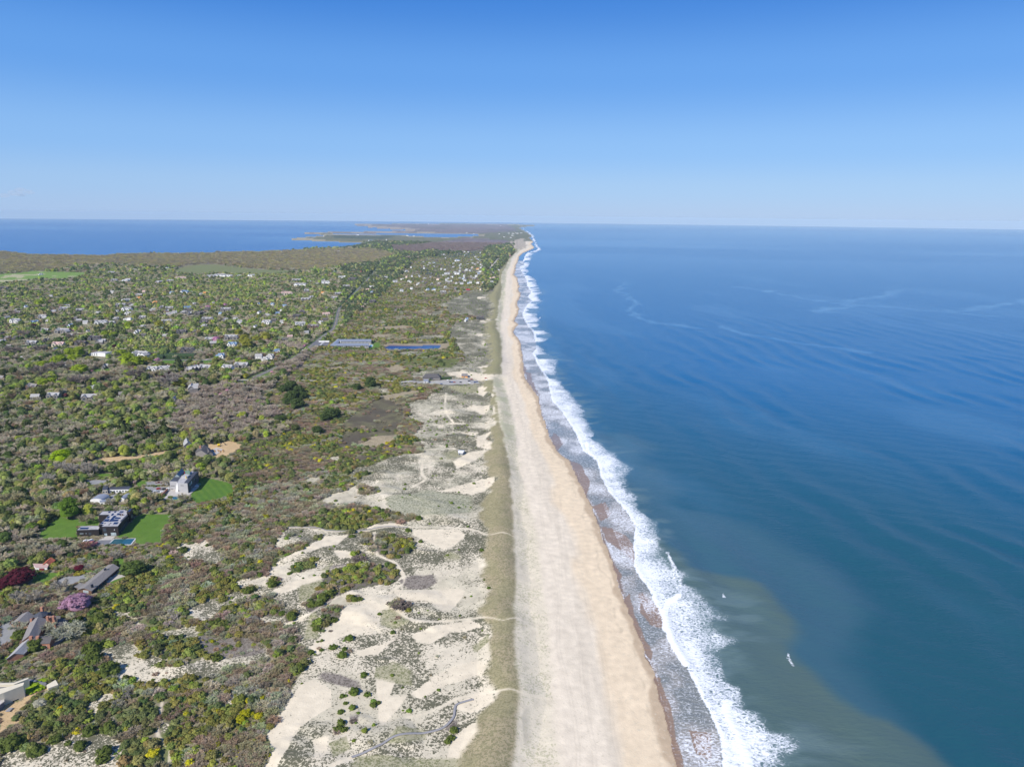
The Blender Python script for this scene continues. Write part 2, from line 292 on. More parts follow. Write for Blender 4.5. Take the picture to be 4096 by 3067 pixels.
GRASSY = [R7(p) for p in [[(1000, 1080), (1100, 1060), (1200, 1100), (1200, 1190), (1120, 1180), (990, 1140)], [(1030, 770), (1090, 760), (1200, 830), (1180, 850), (1090, 880), (1030, 860)], [(1130, 1430), (1270, 1430), (1290, 1480), (1150, 1530), (1060, 1530)],
    [(1390, 450), (1420, 430), (1480, 450), (1480, 480), (1400, 480)], [(1060, 130), (1300, 90), (1540, 120), (1530, 210), (1380, 240), (1200, 230), (1080, 200)], [(560, 640), (700, 600), (700, 650), (640, 700), (560, 720)], [(640, 780), (660, 800), (680, 930), (600, 930), (610, 850)],
    [(680, 540), (750, 500), (740, 540), (690, 560)], [(740, 1530), (840, 1490), (860, 1560), (760, 1620)], [(1540, 960), (1640, 900), (1640, 950), (1560, 1000)], [(1130, 190), (1200, 180), (1210, 205), (1140, 215)], [(860, 1650), (900, 1600), (1500, 1600), (1480, 1700), (860, 1700)]]] + [
    R4([(1570, 940), (1640, 900), (1700, 930), (1690, 970), (1600, 980)]), R4([(1660, 515), (1730, 512), (1730, 530), (1670, 530)]), R4([(1600, 400), (1830, 380), (1820, 440), (1700, 450)]), R4([(1900, 390), (1960, 380), (1960, 460), (1910, 440)])]
MARSH = [R4([(760, 690), (800, 640), (950, 560), (1000, 500), (1080, 480), (1220, 530), (1240, 640), (1200, 730), (1150, 790), (980, 800), (900, 830), (800, 890), (700, 885), (680, 830), (760, 760)]), R4([(840, 960), (900, 945), (1010, 960), (980, 995), (880, 990)])]
MARSH_G = [R4([(1140, 210), (1350, 150), (1560, 170), (1700, 180), (1600, 240), (1300, 250), (1200, 240)]), R4([(480, 440), (640, 420), (650, 460), (520, 480)]), R4([(560, 540), (640, 520), (640, 560), (570, 580)])]
REED = [R4([(800, 890), (980, 800), (1240, 778), (1200, 810), (1160, 830), (1000, 885)]), R4([(1050, 470), (1350, 420), (1380, 450), (1200, 480), (1100, 500)]), R4([(1080, 250), (1180, 225), (1260, 260), (1180, 290), (1100, 280)]),
        R4([(1055, 62), (1100, 50), (1600, 45), (1600, 70), (1545, 100), (1060, 103), (1075, 85)]), R2([(850, 790), (900, 780), (1050, 768), (1090, 780), (1060, 795), (870, 800)]), R2([(830, 830), (960, 828), (980, 845), (840, 865)]), R4([(590, 245), (740, 235), (760, 255), (620, 262)])]
POND = [R4([(1082, 90), (1110, 73), (1250, 68), (1530, 70), (1535, 82), (1490, 95), (1300, 97), (1120, 97)], 1), R2([(965, 662), (990, 658), (1020, 665), (1010, 672), (980, 672)], 1)]
LAWN = [R5([(1060, 750), (1200, 600), (1250, 570), (1400, 565), (1530, 570), (1510, 650), (1440, 700), (1420, 810), (1200, 835), (1195, 780), (1020, 770)]), R5([(330, 760), (420, 680), (520, 590), (640, 620), (860, 590), (880, 650), (870, 670), (690, 680), (680, 780), (400, 790)]),
        R5([(1690, 400), (1760, 240), (1850, 245), (2050, 290), (2075, 390), (1880, 440), (1740, 470), (1690, 420)]), R5([(280, 1170), (300, 1110), (420, 1090), (640, 1090), (780, 1060), (880, 1050), (860, 1090), (700, 1100), (500, 1110), (420, 1170), (290, 1180)]),
        R5([(980, 980), (1080, 940), (1120, 980), (1060, 1060), (1020, 1000)]), R5([(840, 220), (1000, 215), (1010, 240), (880, 250)]), R5([(1180, 290), (1300, 275), (1320, 310), (1220, 330)]), R5([(960, 1150), (1120, 1120), (1060, 1170), (980, 1180)]),
        R14([(200, 900), (560, 885), (1200, 888), (1160, 945), (720, 940), (500, 950), (230, 950)]), R13([(1380, 880), (2000, 880), (1980, 920), (1500, 920), (1380, 900)]), R13([(850, 1440), (1100, 1430), (1120, 1470), (850, 1490)]), R13([(1550, 1160), (1640, 1150), (1780, 1190), (1720, 1280), (1560, 1270)]),
        R13([(1380, 1030), (1640, 1010), (1640, 1070), (1400, 1090)]), R14([(420, 1200), (700, 1200), (690, 1240), (430, 1240)]), R12([(1800, 1190), (1900, 1180), (1950, 1240), (1780, 1290), (1700, 1250), (1800, 1240)]), R1([(0, 835), (150, 835), (180, 860), (0, 870)]),
        R6([(0, 600), (30, 620), (0, 660)]), R4([(60, 330), (120, 300), (190, 310), (90, 345)])]
GOLF = [R1([(0, 500), (150, 490), (250, 475), (680, 485), (690, 520), (500, 545), (300, 540), (170, 560), (0, 580), (-300, 560), (-300, 510)])]
FIELD = [R1([(1400, 470), (1480, 430), (1700, 418), (1950, 450), (2212, 470), (2212, 495), (1950, 500), (1700, 495), (1600, 502), (1430, 495)]), R2([(0, 415), (130, 395), (380, 400), (340, 410), (200, 425), (0, 430)])]
CLEAR = [R3([(1850, 600), (1700, 860), (1850, 830), (1950, 860), (1940, 890), (1840, 940), (1790, 978), (1720, 960), (1700, 930), (1640, 880), (1700, 850)][1:]), R3([(750, 985), (900, 965), (1100, 962), (1250, 930), (1410, 905), (1420, 930), (1180, 965), (1060, 985), (930, 1005), (760, 1005)]),
         R3([(1420, 930), (1500, 935), (1510, 960), (1450, 975)]), R6([(0, 1200), (180, 1160), (190, 1110), (300, 1060), (440, 1020), (460, 1030), (260, 1120), (170, 1220), (120, 1290), (150, 1320), (60, 1370), (0, 1410)])]
PAVE = [R6([(0, 580), (130, 500), (170, 500), (80, 560), (130, 620), (90, 690), (20, 790), (0, 800)]), R5([(500, 1190), (520, 1140), (620, 1110), (760, 1110), (770, 1130), (690, 1160), (640, 1190), (540, 1195)]), R5([(770, 275), (980, 270), (940, 310), (800, 318)]),
        R5([(1290, 285), (1495, 275), (1495, 310), (1300, 320)]), R5([(1280, 330), (1500, 325), (1520, 390), (1350, 380)]), R5([(940, 440), (1000, 400), (1060, 400), (1060, 440), (960, 460)])]
PARK = R4([(1165, 358), (1400, 352), (1620, 340), (1840, 345), (1830, 372), (1600, 380), (1260, 375)])
F_TAN = [V([R1([(0, 315), (800, 345), (2212, 310)], 8), R2([(800, 250), (1000, 290), (850, 350), (400, 400), (0, 390)]), R1([(1900, 440), (1700, 420), (1400, 450), (850, 430), (600, 440), (500, 470), (300, 480), (0, 490), (-3000, 520), (-3000, 330)])])]
F_PURPLE = [R10([(-300, 430), (0, 420), (500, 350), (800, 300), (1400, 340), (1440, 380), (1300, 420), (1100, 450), (1050, 500), (600, 520), (300, 500), (100, 520), (0, 540), (-300, 500)]), R10([(-3000, 100), (1400, 100), (1560, 200), (1100, 232), (-3000, 232)])]
F_PINE = [R10([(0, 380), (300, 390), (700, 410), (1000, 400), (1400, 410), (1300, 470), (1050, 480), (600, 450), (0, 420)]), R9([(800, 270), (1100, 255), (1500, 270), (1800, 270), (1600, 330), (1300, 330), (900, 320)]), R9([(1500, 420), (1700, 400), (2212, 380), (2212, 470), (1800, 500), (1550, 470)]),
          R10([(800, 520), (1000, 500), (1060, 540), (900, 570), (500, 640), (200, 560), (500, 510)]), R11([(240, 250), (400, 260), (600, 300), (560, 370), (240, 340)])]
F_GREYWOOD = [R3([(1420, 560), (1500, 440), (1700, 400), (2250, 400), (2250, 560), (2150, 700), (1900, 790), (1500, 760), (1350, 700)]), R4([(0, 400), (200, 400), (210, 560), (330, 640), (200, 700), (0, 700)]), R4([(0, 30), (500, 60), (1050, 130), (1150, 240), (1100, 320), (300, 330), (150, 280), (400, 130)])]
F_DUNEFAR = R10([(1440, 380), (1500, 330), (1640, 300), (1690, 420), (1620, 480), (1400, 450)])
PATHS = [smooth_line(R7(p)) for p in [[(480, 298), (650, 300), (720, 320), (820, 322), (950, 318), (1100, 295), (1250, 293), (1450, 296), (1560, 310), (1640, 340), (1720, 345), (1800, 368)],
         [(700, 740), (800, 690), (930, 695), (1010, 710), (1080, 745), (1150, 800), (1230, 840), (1400, 825), (1580, 805), (1650, 820), (1720, 845), (1800, 825), (1845, 840)],
         [(1180, 1370), (1300, 1340), (1500, 1250), (1680, 1240), (1760, 1240), (1845, 1260), (1980, 1262)], [(860, 1610), (770, 1650), (720, 1700)], [(480, 850), (620, 800), (700, 740)], [(560, 560), (700, 548), (800, 520)], [(1080, 745), (1085, 660), (1160, 600), (1110, 500), (1000, 440), (990, 330)]]] + \
        [smooth_line(R6([(1240, 1170), (1200, 1380), (1250, 1470), (1300, 1540), (1290, 1656), (1300, 1750)])), smooth_line(R4([(1400, 900), (1560, 895), (1650, 890)])), smooth_line(R4([(1450, 700), (1650, 692), (1830, 690), (1950, 675)])), smooth_line(R4([(1580, 450), (1570, 560), (1600, 650), (1640, 690)])),
         smooth_line(R4([(1390, 1000), (1380, 1090), (1410, 1140), (1300, 1207)]))]

# ------------------------------------------------------------------ terrain height
_sx = smooth_line(SHORE, 2)
def shore_x(Y): return curve_x(Y, SHORE)
def height(X, Y):
    """ground height without the earth's curvature"""
    X = np.asarray(X, float); Y = np.asarray(Y, float)
    sx = curve_x(Y, SHORE); cl = curve_x(Y, CREST_L); cr = curve_x(Y, CREST_R); bl = curve_x(Y, BEACH_L)
    t = sx - X                                   # distance inland from the water line
    beach = np.clip(t * 0.035, -1.0, 2.2)
    crest = 5.2 * np.exp(-((X - (cl + cr) / 2 - 3) / 16.0) ** 2) * (0.8 + .5 * fbm(X * 0, Y, 40, 2, 3))
    inland = sstep(25, 140, cr - X + 25)
    dunes = (fbm(X * .55 + Y * .1, Y, 30, 3, 11) - .45) * 10.5 * sstep(10, 50, cl - X + 10) * (1 - .75 * sstep(120, 330, cl - X))
    roll = (fbm(X, Y, 260, 3, 21) - .5) * 4.0
    far = 14 * sstep(2600, 5000, Y) * sstep(200, 2200, cr - X) * fbm(X, Y, 1500, 3, 5) * (1 - sstep(5200, 6500, Y) * .6)
    h = np.maximum(beach, beach * .6 + crest + np.maximum(dunes, -1.0)) + inland * (roll + 1.0) + far
    return np.where(t < 0, beach, np.maximum(h, beach))
def drop(X, Y): return (X * X + Y * Y) / (2 * EARTH)
def ground_z(x, y): return float(height(np.array([x]), np.array([y]))[0] - (x * x + y * y) / (2 * EARTH))

# ------------------------------------------------------------------ one sheet of ground and sea, cut by what lies where
rows = [250.0]
while rows[-1] < 70000:
    Yc = rows[-1]; rows.append(Yc + 0.92 * (Yc * Yc + 9e4) / (300 * 710.0) * (1.0 if Yc > 300 else 2))
rowsY = np.array(rows); NR = len(rowsY)
NC = 1560; U = np.linspace(-1.08, 1.08, NC)
GY = np.repeat(rowsY[:, None], NC, 1); GX = U[None, :] * (GY + 30.0)
WX, WY = warp(GX, GY, 4.5, 17.0); WX3, WY3 = warp(GX, GY, 6.0, 24.0, 191)
def softpoly(L): return (anypoly(WX, WY, L).astype(float) + anypoly(WX3, WY3, L) + anypoly(GX * .5 + WX3 * .5, GY * .5 + WY3 * .5, L)) / 3
W2X, W2Y = warp(GX, GY, 1.4, 7.0, 91)
SX = curve_x(GY, SHORE)
kf = np.clip(GY / 700, .7, 6)
land = inpoly(W2X + 0 * GX, W2Y, LAND)
near_coast = (np.abs(GX - SX) < 60) & (GY < 9000)
land = np.where(near_coast, (GX + (fbm(GX, GY, 9, 2, 61) - .5) * 3.0) < SX, land)
Z = np.where(land, height(GX, GY), 0.0)
col = np.zeros(GX.shape + (3,)); col2 = np.zeros_like(col); tuft = np.zeros(GX.shape)
cls = np.zeros(GX.shape, np.int8)              # 0 ground 1 beach 2 ocean 3 bay 4 lawn 5 pond 6 paving
def put(m, c, c2=None, t=None, k=1.0):
    m = np.asarray(m)
    if m.dtype == bool:
        col[m] = c
        if c2 is not None: col2[m] = c2
        if t is not None: tuft[m] = t[m] if isinstance(t, np.ndarray) else t
    else:
        w = m[..., None] * k
        col[...] = col * (1 - w) + np.array(c) * w
        if c2 is not None: col2[...] = col2 * (1 - w) + np.array(c2) * w
        if t is not None: tuft[...] = tuft * (1 - m) + t * m
n1 = fbm(GX, GY, 18, 4, 1); n2 = fbm(GX, GY, 90, 4, 2); n3 = fbm(GX, GY, 7, 3, 4); n4 = fbm(GX, GY, 400, 4, 8)
SAND = np.array((0.60, 0.53, 0.40)); SANDB = np.array((0.65, 0.565, 0.42)); TUFTC = np.array((0.12, 0.115, 0.075))
# thicket floor
put(np.ones(GX.shape, bool), (0.25, 0.21, 0.155), (0.155, 0.16, 0.075), .5)
g = sstep(.5, .62, n1); put(g, (0.13, 0.145, 0.055))
# distant woods
far = sstep(3200, 4200, GY)
put(far, (0.10, 0.105, 0.075)); put(far * sstep(.5, .6, n2), (0.13, 0.115, 0.09))
ftex = fbm(GX, GY * .8, 30, 3, 15)
m = anypoly(WX, WY, F_TAN); put(m, (0.225, 0.20, 0.15), (0.18, 0.16, 0.135), .5)
put(m * sstep(.45, .6, n4) * .8, (0.21, 0.18, 0.155)); put(m * sstep(.5, .58, fbm(GX, GY, 60, 3, 16)) * .6, (0.26, 0.24, 0.14))
m = anypoly(WX, WY, F_PURPLE); put(m, (0.185, 0.145, 0.155), (0.14, 0.12, 0.12), .5); put(m * sstep(.48, .6, n4) * .7, (0.10, 0.095, 0.085))
m = anypoly(WX, WY, F_PINE); put(m, (0.055, 0.075, 0.05), (0.09, 0.10, 0.06), .4)
m = anypoly(WX, WY, F_GREYWOOD); put(m, (0.19, 0.165, 0.145), (0.13, 0.11, 0.10), .5)
farm = (GY > 3300) & ~anypoly(WX, WY, FIELD + GOLF)
col *= np.where(farm, .75 + .5 * ftex, 1.0)[..., None]
# coastal dunes
dune = (inpoly(WX, WY, SAND_MAIN) | inpoly(WX, WY, DUNE2)) & ~anypoly(WX, WY, ISLANDS)
dune |= anypoly(WX, WY, SAND_PATCH)
heath = softpoly(HEATH)
CL = curve_x(GY, CREST_L); CR = curve_x(GY, CREST_R); BL = curve_x(GY, BEACH_L)
oy = 1 + sstep(.45, .6, fbm(GX, GY, 25, 3, 33)) * .25
tb = np.clip(.47 + .07 * sstep(480, 700, GY) + (fbm(GX, GY, 34, 4, 30) - .5) * 1.5 + (n3 - .5) * .5 + .18 * sstep(900, 1500, GY) * dune, .05, .86)
put(dune, SAND, TUFTC, tb)
gm = sstep(.52, .66, fbm(GX, GY, 45, 3, 35)) * dune
put(gm * .35, (0.36, 0.335, 0.23))
put(dune * sstep(520, 760, GY) * (.05 + .6 * sstep(.40, .60, fbm(GX, GY, 26, 4, 37))), (0.345, 0.325, 0.235)); col *= (1 + dune * (GY > 480) * (fbm(GX, GY, 8, 3, 38) - .5) * .5)[..., None]; put(dune * sstep(900, 1600, GY) * .5, (0.29, 0.275, 0.205))
bare = softpoly(BARE) * dune
put(bare, SANDB, TUFTC, .02 + .2 * sstep(.5, .7, fbm(GX, GY, 20, 3, 36)))
gr = softpoly(GRASSY)
put(gr * .85, (0.33, 0.305, 0.19), (0.20, 0.20, 0.10), .5)
lich = softpoly([R7([(1060, 130), (1300, 90), (1540, 120), (1530, 210), (1380, 240), (1200, 230), (1080, 200)])])
put(lich * .7, (0.40, 0.385, 0.29), (0.19, 0.195, 0.13), .5)
put(heath * .9, (0.21, 0.18, 0.155), (0.13, 0.108, 0.09), .5)
put(anypoly(WX, WY, ISLANDS), (0.15, 0.125, 0.11), (0.10, 0.105, 0.05), .5)
m = softpoly(MARSH); put(m * .95, (0.085, 0.072, 0.052), (0.15, 0.14, 0.075), np.clip((fbm(GX, GY, 30, 4, 66) - .28) * 1.8, .05, .9))
m = anypoly(WX, WY, MARSH_G); put(m, (0.10, 0.11, 0.05), (0.14, 0.16, 0.04), .5); put(m * sstep(.55, .65, n2), (0.16, 0.20, 0.05))
m = softpoly(REED); put(m, (0.33, 0.275, 0.185), (0.22, 0.18, 0.115), .5)
# dune crest grass, sparse seaward grass, beach
put((GX > CR - 8) & (GY < 9000), SAND, (0.44, 0.405, 0.275), .2)
wob = (fbm(GX, GY, 15, 4, 41) - .5) * 19 * np.clip(kf, .7, 3)
crestm = sstep(-3, 3, GX + wob - CL) * sstep(-2.5, 2.5, CR - GX + wob * .5) * (GY < 7000) * ~((np.abs(GY - R4([(1990, 330)])[0][1]) < 26) & (GX > R4([(1880, 330)])[0][0]))
put(crestm, (0.315, 0.265, 0.165), (0.21, 0.19, 0.105), .5)
put(crestm * sstep(.5, .62, n1) * .45, (0.23, 0.22, 0.11)); put(crestm * sstep(700, 1300, GY) * .6, (0.23, 0.235, 0.12))
spar = sstep(-2.5, 2.5, GX + wob * .5 - CR) * sstep(-5, 5, BL - GX + wob) * (GX > CR - 5) * (GY < 7000)
put(spar, SAND * 1.02, (0.44, 0.405, 0.275), .22 + .22 * sstep(.4, .6, n1) + .25 * sstep(600, 1000, GY))
put(spar * sstep(.42, .6, fbm(GX, GY, 30, 2, 44)) * sstep(700, 1000, GY) * .6, (0.33, 0.36, 0.19))
put(spar * sstep(.56, .64, fbm(GX * 3, GY, 40, 3, 45)) * (1 - sstep(3, 9, GX - CR)) * .4, (0.27, 0.25, 0.19))
bw = np.maximum(SX - BL, 5); bt = np.clip((GX - BL) / bw, 0, 1)
beachm = (sstep(-4, 4, GX - BL + wob * .4) * (GX > BL - 12) * (GY < 9000)) * land
streak = fbm(GX * 1.0, GY * .12, 6, 4, 50)
sandc = np.array((0.65, 0.565, 0.44))[None, None] * (1 + .10 * (streak - .5)[..., None] + .12 * (n3 - .5)[..., None]) * np.ones(col.shape)
wm = (sstep(.45, .62, bt + (fbm(GX, GY * .35, 25, 3, 51) - .5) * .35))[..., None]
sandc = sandc * (1 - wm) + sandc * wm * np.array((1.02, .955, .86))
lane = sstep(.55, .62, fbm(GX * 1.2, GY * .06, 9, 3, 53)) * sstep(.15, .3, bt) * (1 - sstep(.5, .6, bt))
sandc *= (1 - .07 * lane)[..., None]
for k_, (o_, w_, a_) in enumerate([(9, .5, .07), (11.2, .5, .07), (19, .5, .06), (21.2, .5, .06), (31, .6, .05), (33.3, .6, .05)]):
    tl = np.abs(GX - (BL + o_ + (fbm(GX * 0, GY, 90, 3, 300 + k_ // 2) - .5) * 16)); sandc *= (1 - a_ * sstep(w_ * 1.6, w_ * .4, tl) * (GY < 1500))[..., None]
wrk = np.abs(SX - GX - 9 + (fbm(GX, GY, 26, 3, 310) - .5) * 12); sandc *= (1 - .14 * sstep(1.3, .3, wrk) * sstep(.4, .55, fbm(GX, GY, 6, 2, 311)) * (GY < 1300))[..., None]
col[...] = col * (1 - beachm[..., None]) + sandc * beachm[..., None]; col2[...] = np.where(beachm[..., None] > .5, SAND * .9, col2); tuft[...] = np.where(beachm > .5, 0.12, tuft)
wet = sstep(3.5 * 1, 0, SX - GX + (fbm(GX, GY, 16, 3, 55) - .5) * 9 - 3) * (GX > BL) * (GX < SX + 1) * (GY < 6000) * land
put(wet, (0.40, 0.30, 0.20), None, None, .8)
duf = inpoly(WX, WY, F_DUNEFAR); put(duf, (0.42, 0.36, 0.28), (0.15, 0.13, 0.1), .35)
tbp = R4([(1990, 330)])[0]
cutm = np.exp(-((GY - tbp[1]) / 22) ** 2) * (GX > R4([(1840, 350)])[0][0]) * (GX < BL + 8); put(np.clip(cutm * 1.3, 0, 1), SANDB, None, None)
# roads of sand through dunes
pd = np.full(GX.shape, 1e9)
nearm = (GY < 1600) & land
idx = np.nonzero(nearm)
pdn = np.full(len(idx[0]), 1e9)
for L in PATHS: pdn = np.minimum(pdn, seg_dist(GX[idx], GY[idx], L))
pd[idx] = pdn
pw = .72 + 1.1 * (n3 - .5)
put(sstep(1.7, .6, pd / pw) * .65, SANDB * 1.02, None, None); tuft *= 1 - sstep(2.2, .8, pd)
# fields, lawns, clearings
stripes = .5 + .5 * np.sin((GX * .8 + GY * .6) * .9)
m = anypoly(GX, GY, LAWN); put(m, (0.095, 0.175, 0.026), (0.078, 0.15, 0.022), .5); put(m * sstep(.5, .65, fbm(GX, GY, 14, 3, 72)) * .5, (0.12, 0.185, 0.035)); cls[m] = 4
m2 = inpoly(GX, GY, LAWN[2]); put(m2 & (stripes > .5), (0.068, 0.145, 0.024))
m = anypoly(WX, WY, GOLF); put(m, (0.15, 0.24, 0.05), (0.12, 0.19, 0.04), .5); put(m & (stripes > .6), (0.19, 0.29, 0.06)); put(m * sstep(.6, .64, fbm(GX, GY, 90, 3, 71)), (0.50, 0.42, 0.3)); cls[m] = 4
m = anypoly(WX, WY, FIELD); put(m, (0.14, 0.175, 0.065), (0.17, 0.16, 0.075), .5); put(m * sstep(.5, .6, n4), (0.17, 0.155, 0.085)); cls[m] = 4
m = anypoly(W2X, W2Y, CLEAR); put(m, (0.48, 0.345, 0.19), (0.36, 0.25, 0.13), .3)
m = anypoly(GX, GY, PAVE); put(m, (0.26, 0.26, 0.255), (0.22, 0.22, 0.22), .4); cls[m] = 6
m = inpoly(GX, GY, PARK); put(m, (0.36, 0.345, 0.32), (0.3, 0.29, 0.27), .4); cls[m] = 6
for L in (LAWN, PAVE):
    pass
pond = anypoly(GX, GY, POND); Z = np.where(pond, 0.6, Z); put(pond, (0.01, 0.035, 0.12), (0.01, 0.03, 0.1), .2); cls[pond] = 5
sandspit = land & (GY > 4000) & ~inpoly(GX, GY, LAND + np.array([[0, 0]])) 
# far shores: sand rims on the bay side
far_l = land & (GY > 3500)
sh = np.zeros(GX.shape, bool)
sh[1:-1, 1:-1] = far_l[1:-1, 1:-1] & (~land[:-2, 1:-1] | ~land[2:, 1:-1] | ~land[1:-1, 2:] | ~land[1:-1, :-2])
sh &= GX < SX - 200
clf = inpoly(GX, GY, R9([(1330, 130), (1480, 132), (1620, 142), (1840, 156), (2000, 172), (2130, 175), (2140, 196), (1990, 190), (1830, 180), (1600, 162), (1330, 148)], 0))
spitm = inpoly(GX, GY, R9([(250, 310), (600, 328), (900, 338), (1000, 352), (1140, 358), (1140, 368), (250, 330)], 0)) | inpoly(GX, GY, R9([(370, 222), (1100, 215), (1500, 218), (1500, 231), (860, 236), (990, 272), (480, 256)], 0))
put((sh | clf | spitm) & land & ((fbm(GX, GY, 300, 2, 77) > .52) | clf), (0.40, 0.35, 0.29))
cls[(beachm > .5) & land] = 1
bayside = ~land & (GX < SX - 300) & (GY > 2500)
cls[~land] = 2; cls[bayside] = 3
# canopy relief of the distant woods
Z += np.where(farm & land & (GX < CL - 150) & ~sh, (ftex - .2) * 11 * sstep(3300, 4500, GY), 0)
Z += clf * 14.0

# ------------------------------------------------------------------ sea
wat = ~land
off = GX - SX
phase = (GX * .996 + GY * .087 + (fbm(GX, GY, 170, 3, 81) - .5) * 80) / 58.0 * 2 * np.pi
swell = np.sin(phase) * (.1 + 1.3 * sstep(.35, .7, fbm(GX, GY, 150, 3, 82)))
swell = np.sign(swell) * np.abs(swell) ** 1.0
chop = np.sin((GX * .5 + GY * .86 + (fbm(GX, GY, 60, 2, 83) - .5) * 40) / 24 * 2 * np.pi) * .12
amp = sstep(0, 90, off) * 1.0 * (1 - .85 * sstep(900, 2600, GY)) * (1 - sstep(2500, 9000, GY))
Z = np.where(wat & ~bayside, swell * amp + chop * amp, Z)
wcol = np.zeros(col.shape); wcol[...] = (0.001, 0.094, 0.238)
def mixc(w, c): wcol[...] = wcol * (1 - w[..., None]) + np.array(c) * w[..., None]
mixc(sstep(1500, 380, GY) * sstep(900, 100, np.abs(GX - 250)) , (0.008, 0.062, 0.080))
mixc(sstep(420, 30, off) * sstep(3000, 700, GY) * .6, (0.015, 0.075, 0.11))
wwx, wwy = warp(GX, GY, 9, 26, 95)
MURK_A = V([R8([(300, 300), (560, 330), (690, 390), (600, 430), (700, 480), (790, 560), (740, 600)], 0), R0([(2900, 2046), (3008, 2073), (3089, 2105), (3127, 2138), (3203, 2176), (3278, 2214), (3360, 2257), (3440, 2300), (3560, 2420), (3500, 2650), (3700, 2880), (3950, 3200)], 0), R0([(2600, 3200)], 0)])
MURK_B = V([R8([(560, 640), (700, 790), (780, 845), (900, 870)], 0), R0([(2960, 2300), (3062, 2332), (3127, 2370), (3160, 2397), (3181, 2435), (3203, 2473), (3246, 2532), (3203, 2592), (3208, 2614), (3322, 2711), (3387, 2776), (3495, 2835), (3576, 2862), (3641, 2906), (3700, 2943), (3765, 2981), (3819, 3025), (3873, 3067), (3990, 3180)], 0), R0([(2600, 3200)], 0)])
def sdf_in(poly, soft):
    """soft membership: inside and how far from the outline"""
    m = inpoly(wwx, wwy, poly); d = np.full(GX.shape, 0.0); ix = np.nonzero((GY < 2500) & (off > -20) & (GX < 1200)); closed = V([poly, poly[:1]])
    d[ix] = seg_dist(wwx[ix], wwy[ix], closed); return m * sstep(0, soft, d)
mixc(sdf_in(MURK_A, 34) * .75, (0.040, 0.098, 0.130))
mixc(sdf_in(MURK_B, 15) * (.72 + .3 * fbm(GX, GY * .5, 50, 3, 98)), (0.072, 0.112, 0.098))
mixc(sstep(70, 10, off) * (GY < 2600) * .8, (0.050, 0.078, 0.075))
fl = curve_x(GY, FOAM_L); fr = curve_x(GY, FOAM_R)
fwob = (fbm(GX, GY, 14, 3, 101) - .5) * 10 + (fbm(GX, GY, 4.5, 2, 102) - .5) * 4
t = (GX - fl + (fbm(GX, GY, 5, 2, 103) - .5) * 2.2) / np.maximum(fr - fl, 3)
to = (GX + fwob * 1.3 - fl) / np.maximum(fr - fl, 3)
band = sstep(-.03, .03, t) * sstep(1.04, .72, to)
foam = band * (.71 - .33 * sstep(.06, .9, t) + (fbm(GX, GY, 16, 3, 120) - .5) * .55)
foam *= np.where(GY > 1250, sstep(.28, .5, fbm(GX * .7, GY, 55, 3, 105)) , 1.0)
foam = np.maximum(foam, band * sstep(.20, .02, t) * (.72 + .5 * (fbm(GX, GY, 9, 3, 121) - .35)))
mixc(band * .45, (0.20, 0.27, 0.28))
# thin lace on the swash
sw = sstep(0, 3, off) * sstep(1.5, -1.5, GX - fl) * (GY < 5000)
nsw = fbm(GX, GY, 30, 3, 106)
foam = np.maximum(foam, sw * (.20 + .24 * sstep(.38, .66, nsw)))
# second crests inside the surf
for pts, w in [(R8([(665, 810), (690, 860), (720, 940), (712, 975)], 0), 2.2), (R8([(712, 975), (665, 1010), (660, 1090), (690, 1170), (740, 1250)], 0), 3.5), (R8([(903, 1395), (900, 1440), (940, 1520), (975, 1600), (1000, 1680)], 0), 3.2),
               (R8([(345, 372), (350, 400), (380, 425)], 0), 3), (R8([(1145, 1200), (1148, 1225), (1165, 1252)], 0), .8), (R8([(884, 950), (890, 975)], 0), .5), (R11([(1905, 915), (1905, 935)], 0), 2.0)]:
    ix = np.nonzero((np.abs(off) < 260) & (GY < 2200)); d = np.full(GX.shape, 1e9); d[ix] = seg_dist(GX[ix], GY[ix], smooth_line(pts, 5))
    foam = np.maximum(foam, sstep(w * 1.25, w * .35, d + (n3 - .5) * 3.5) * (.70 + .6 * n3) * (1.0 if w > 2.4 else .55)); Z += np.where(wat, (.5 if w > 1.2 else .12) * np.exp(-(d / 3.5) ** 2), 0)
Z += np.where(wat & ~bayside, .45 * np.exp(-((GX - fl - 2.5) / 3.5) ** 2) * (GY < 4000), 0)
# swash edge line
edge = np.exp(-((off - 1.0 + (fbm(GX, GY, 18, 2, 107) - .5) * 8) / .8) ** 2) * (GY < 1500)
foam = np.maximum(foam, edge * .55 * wat)
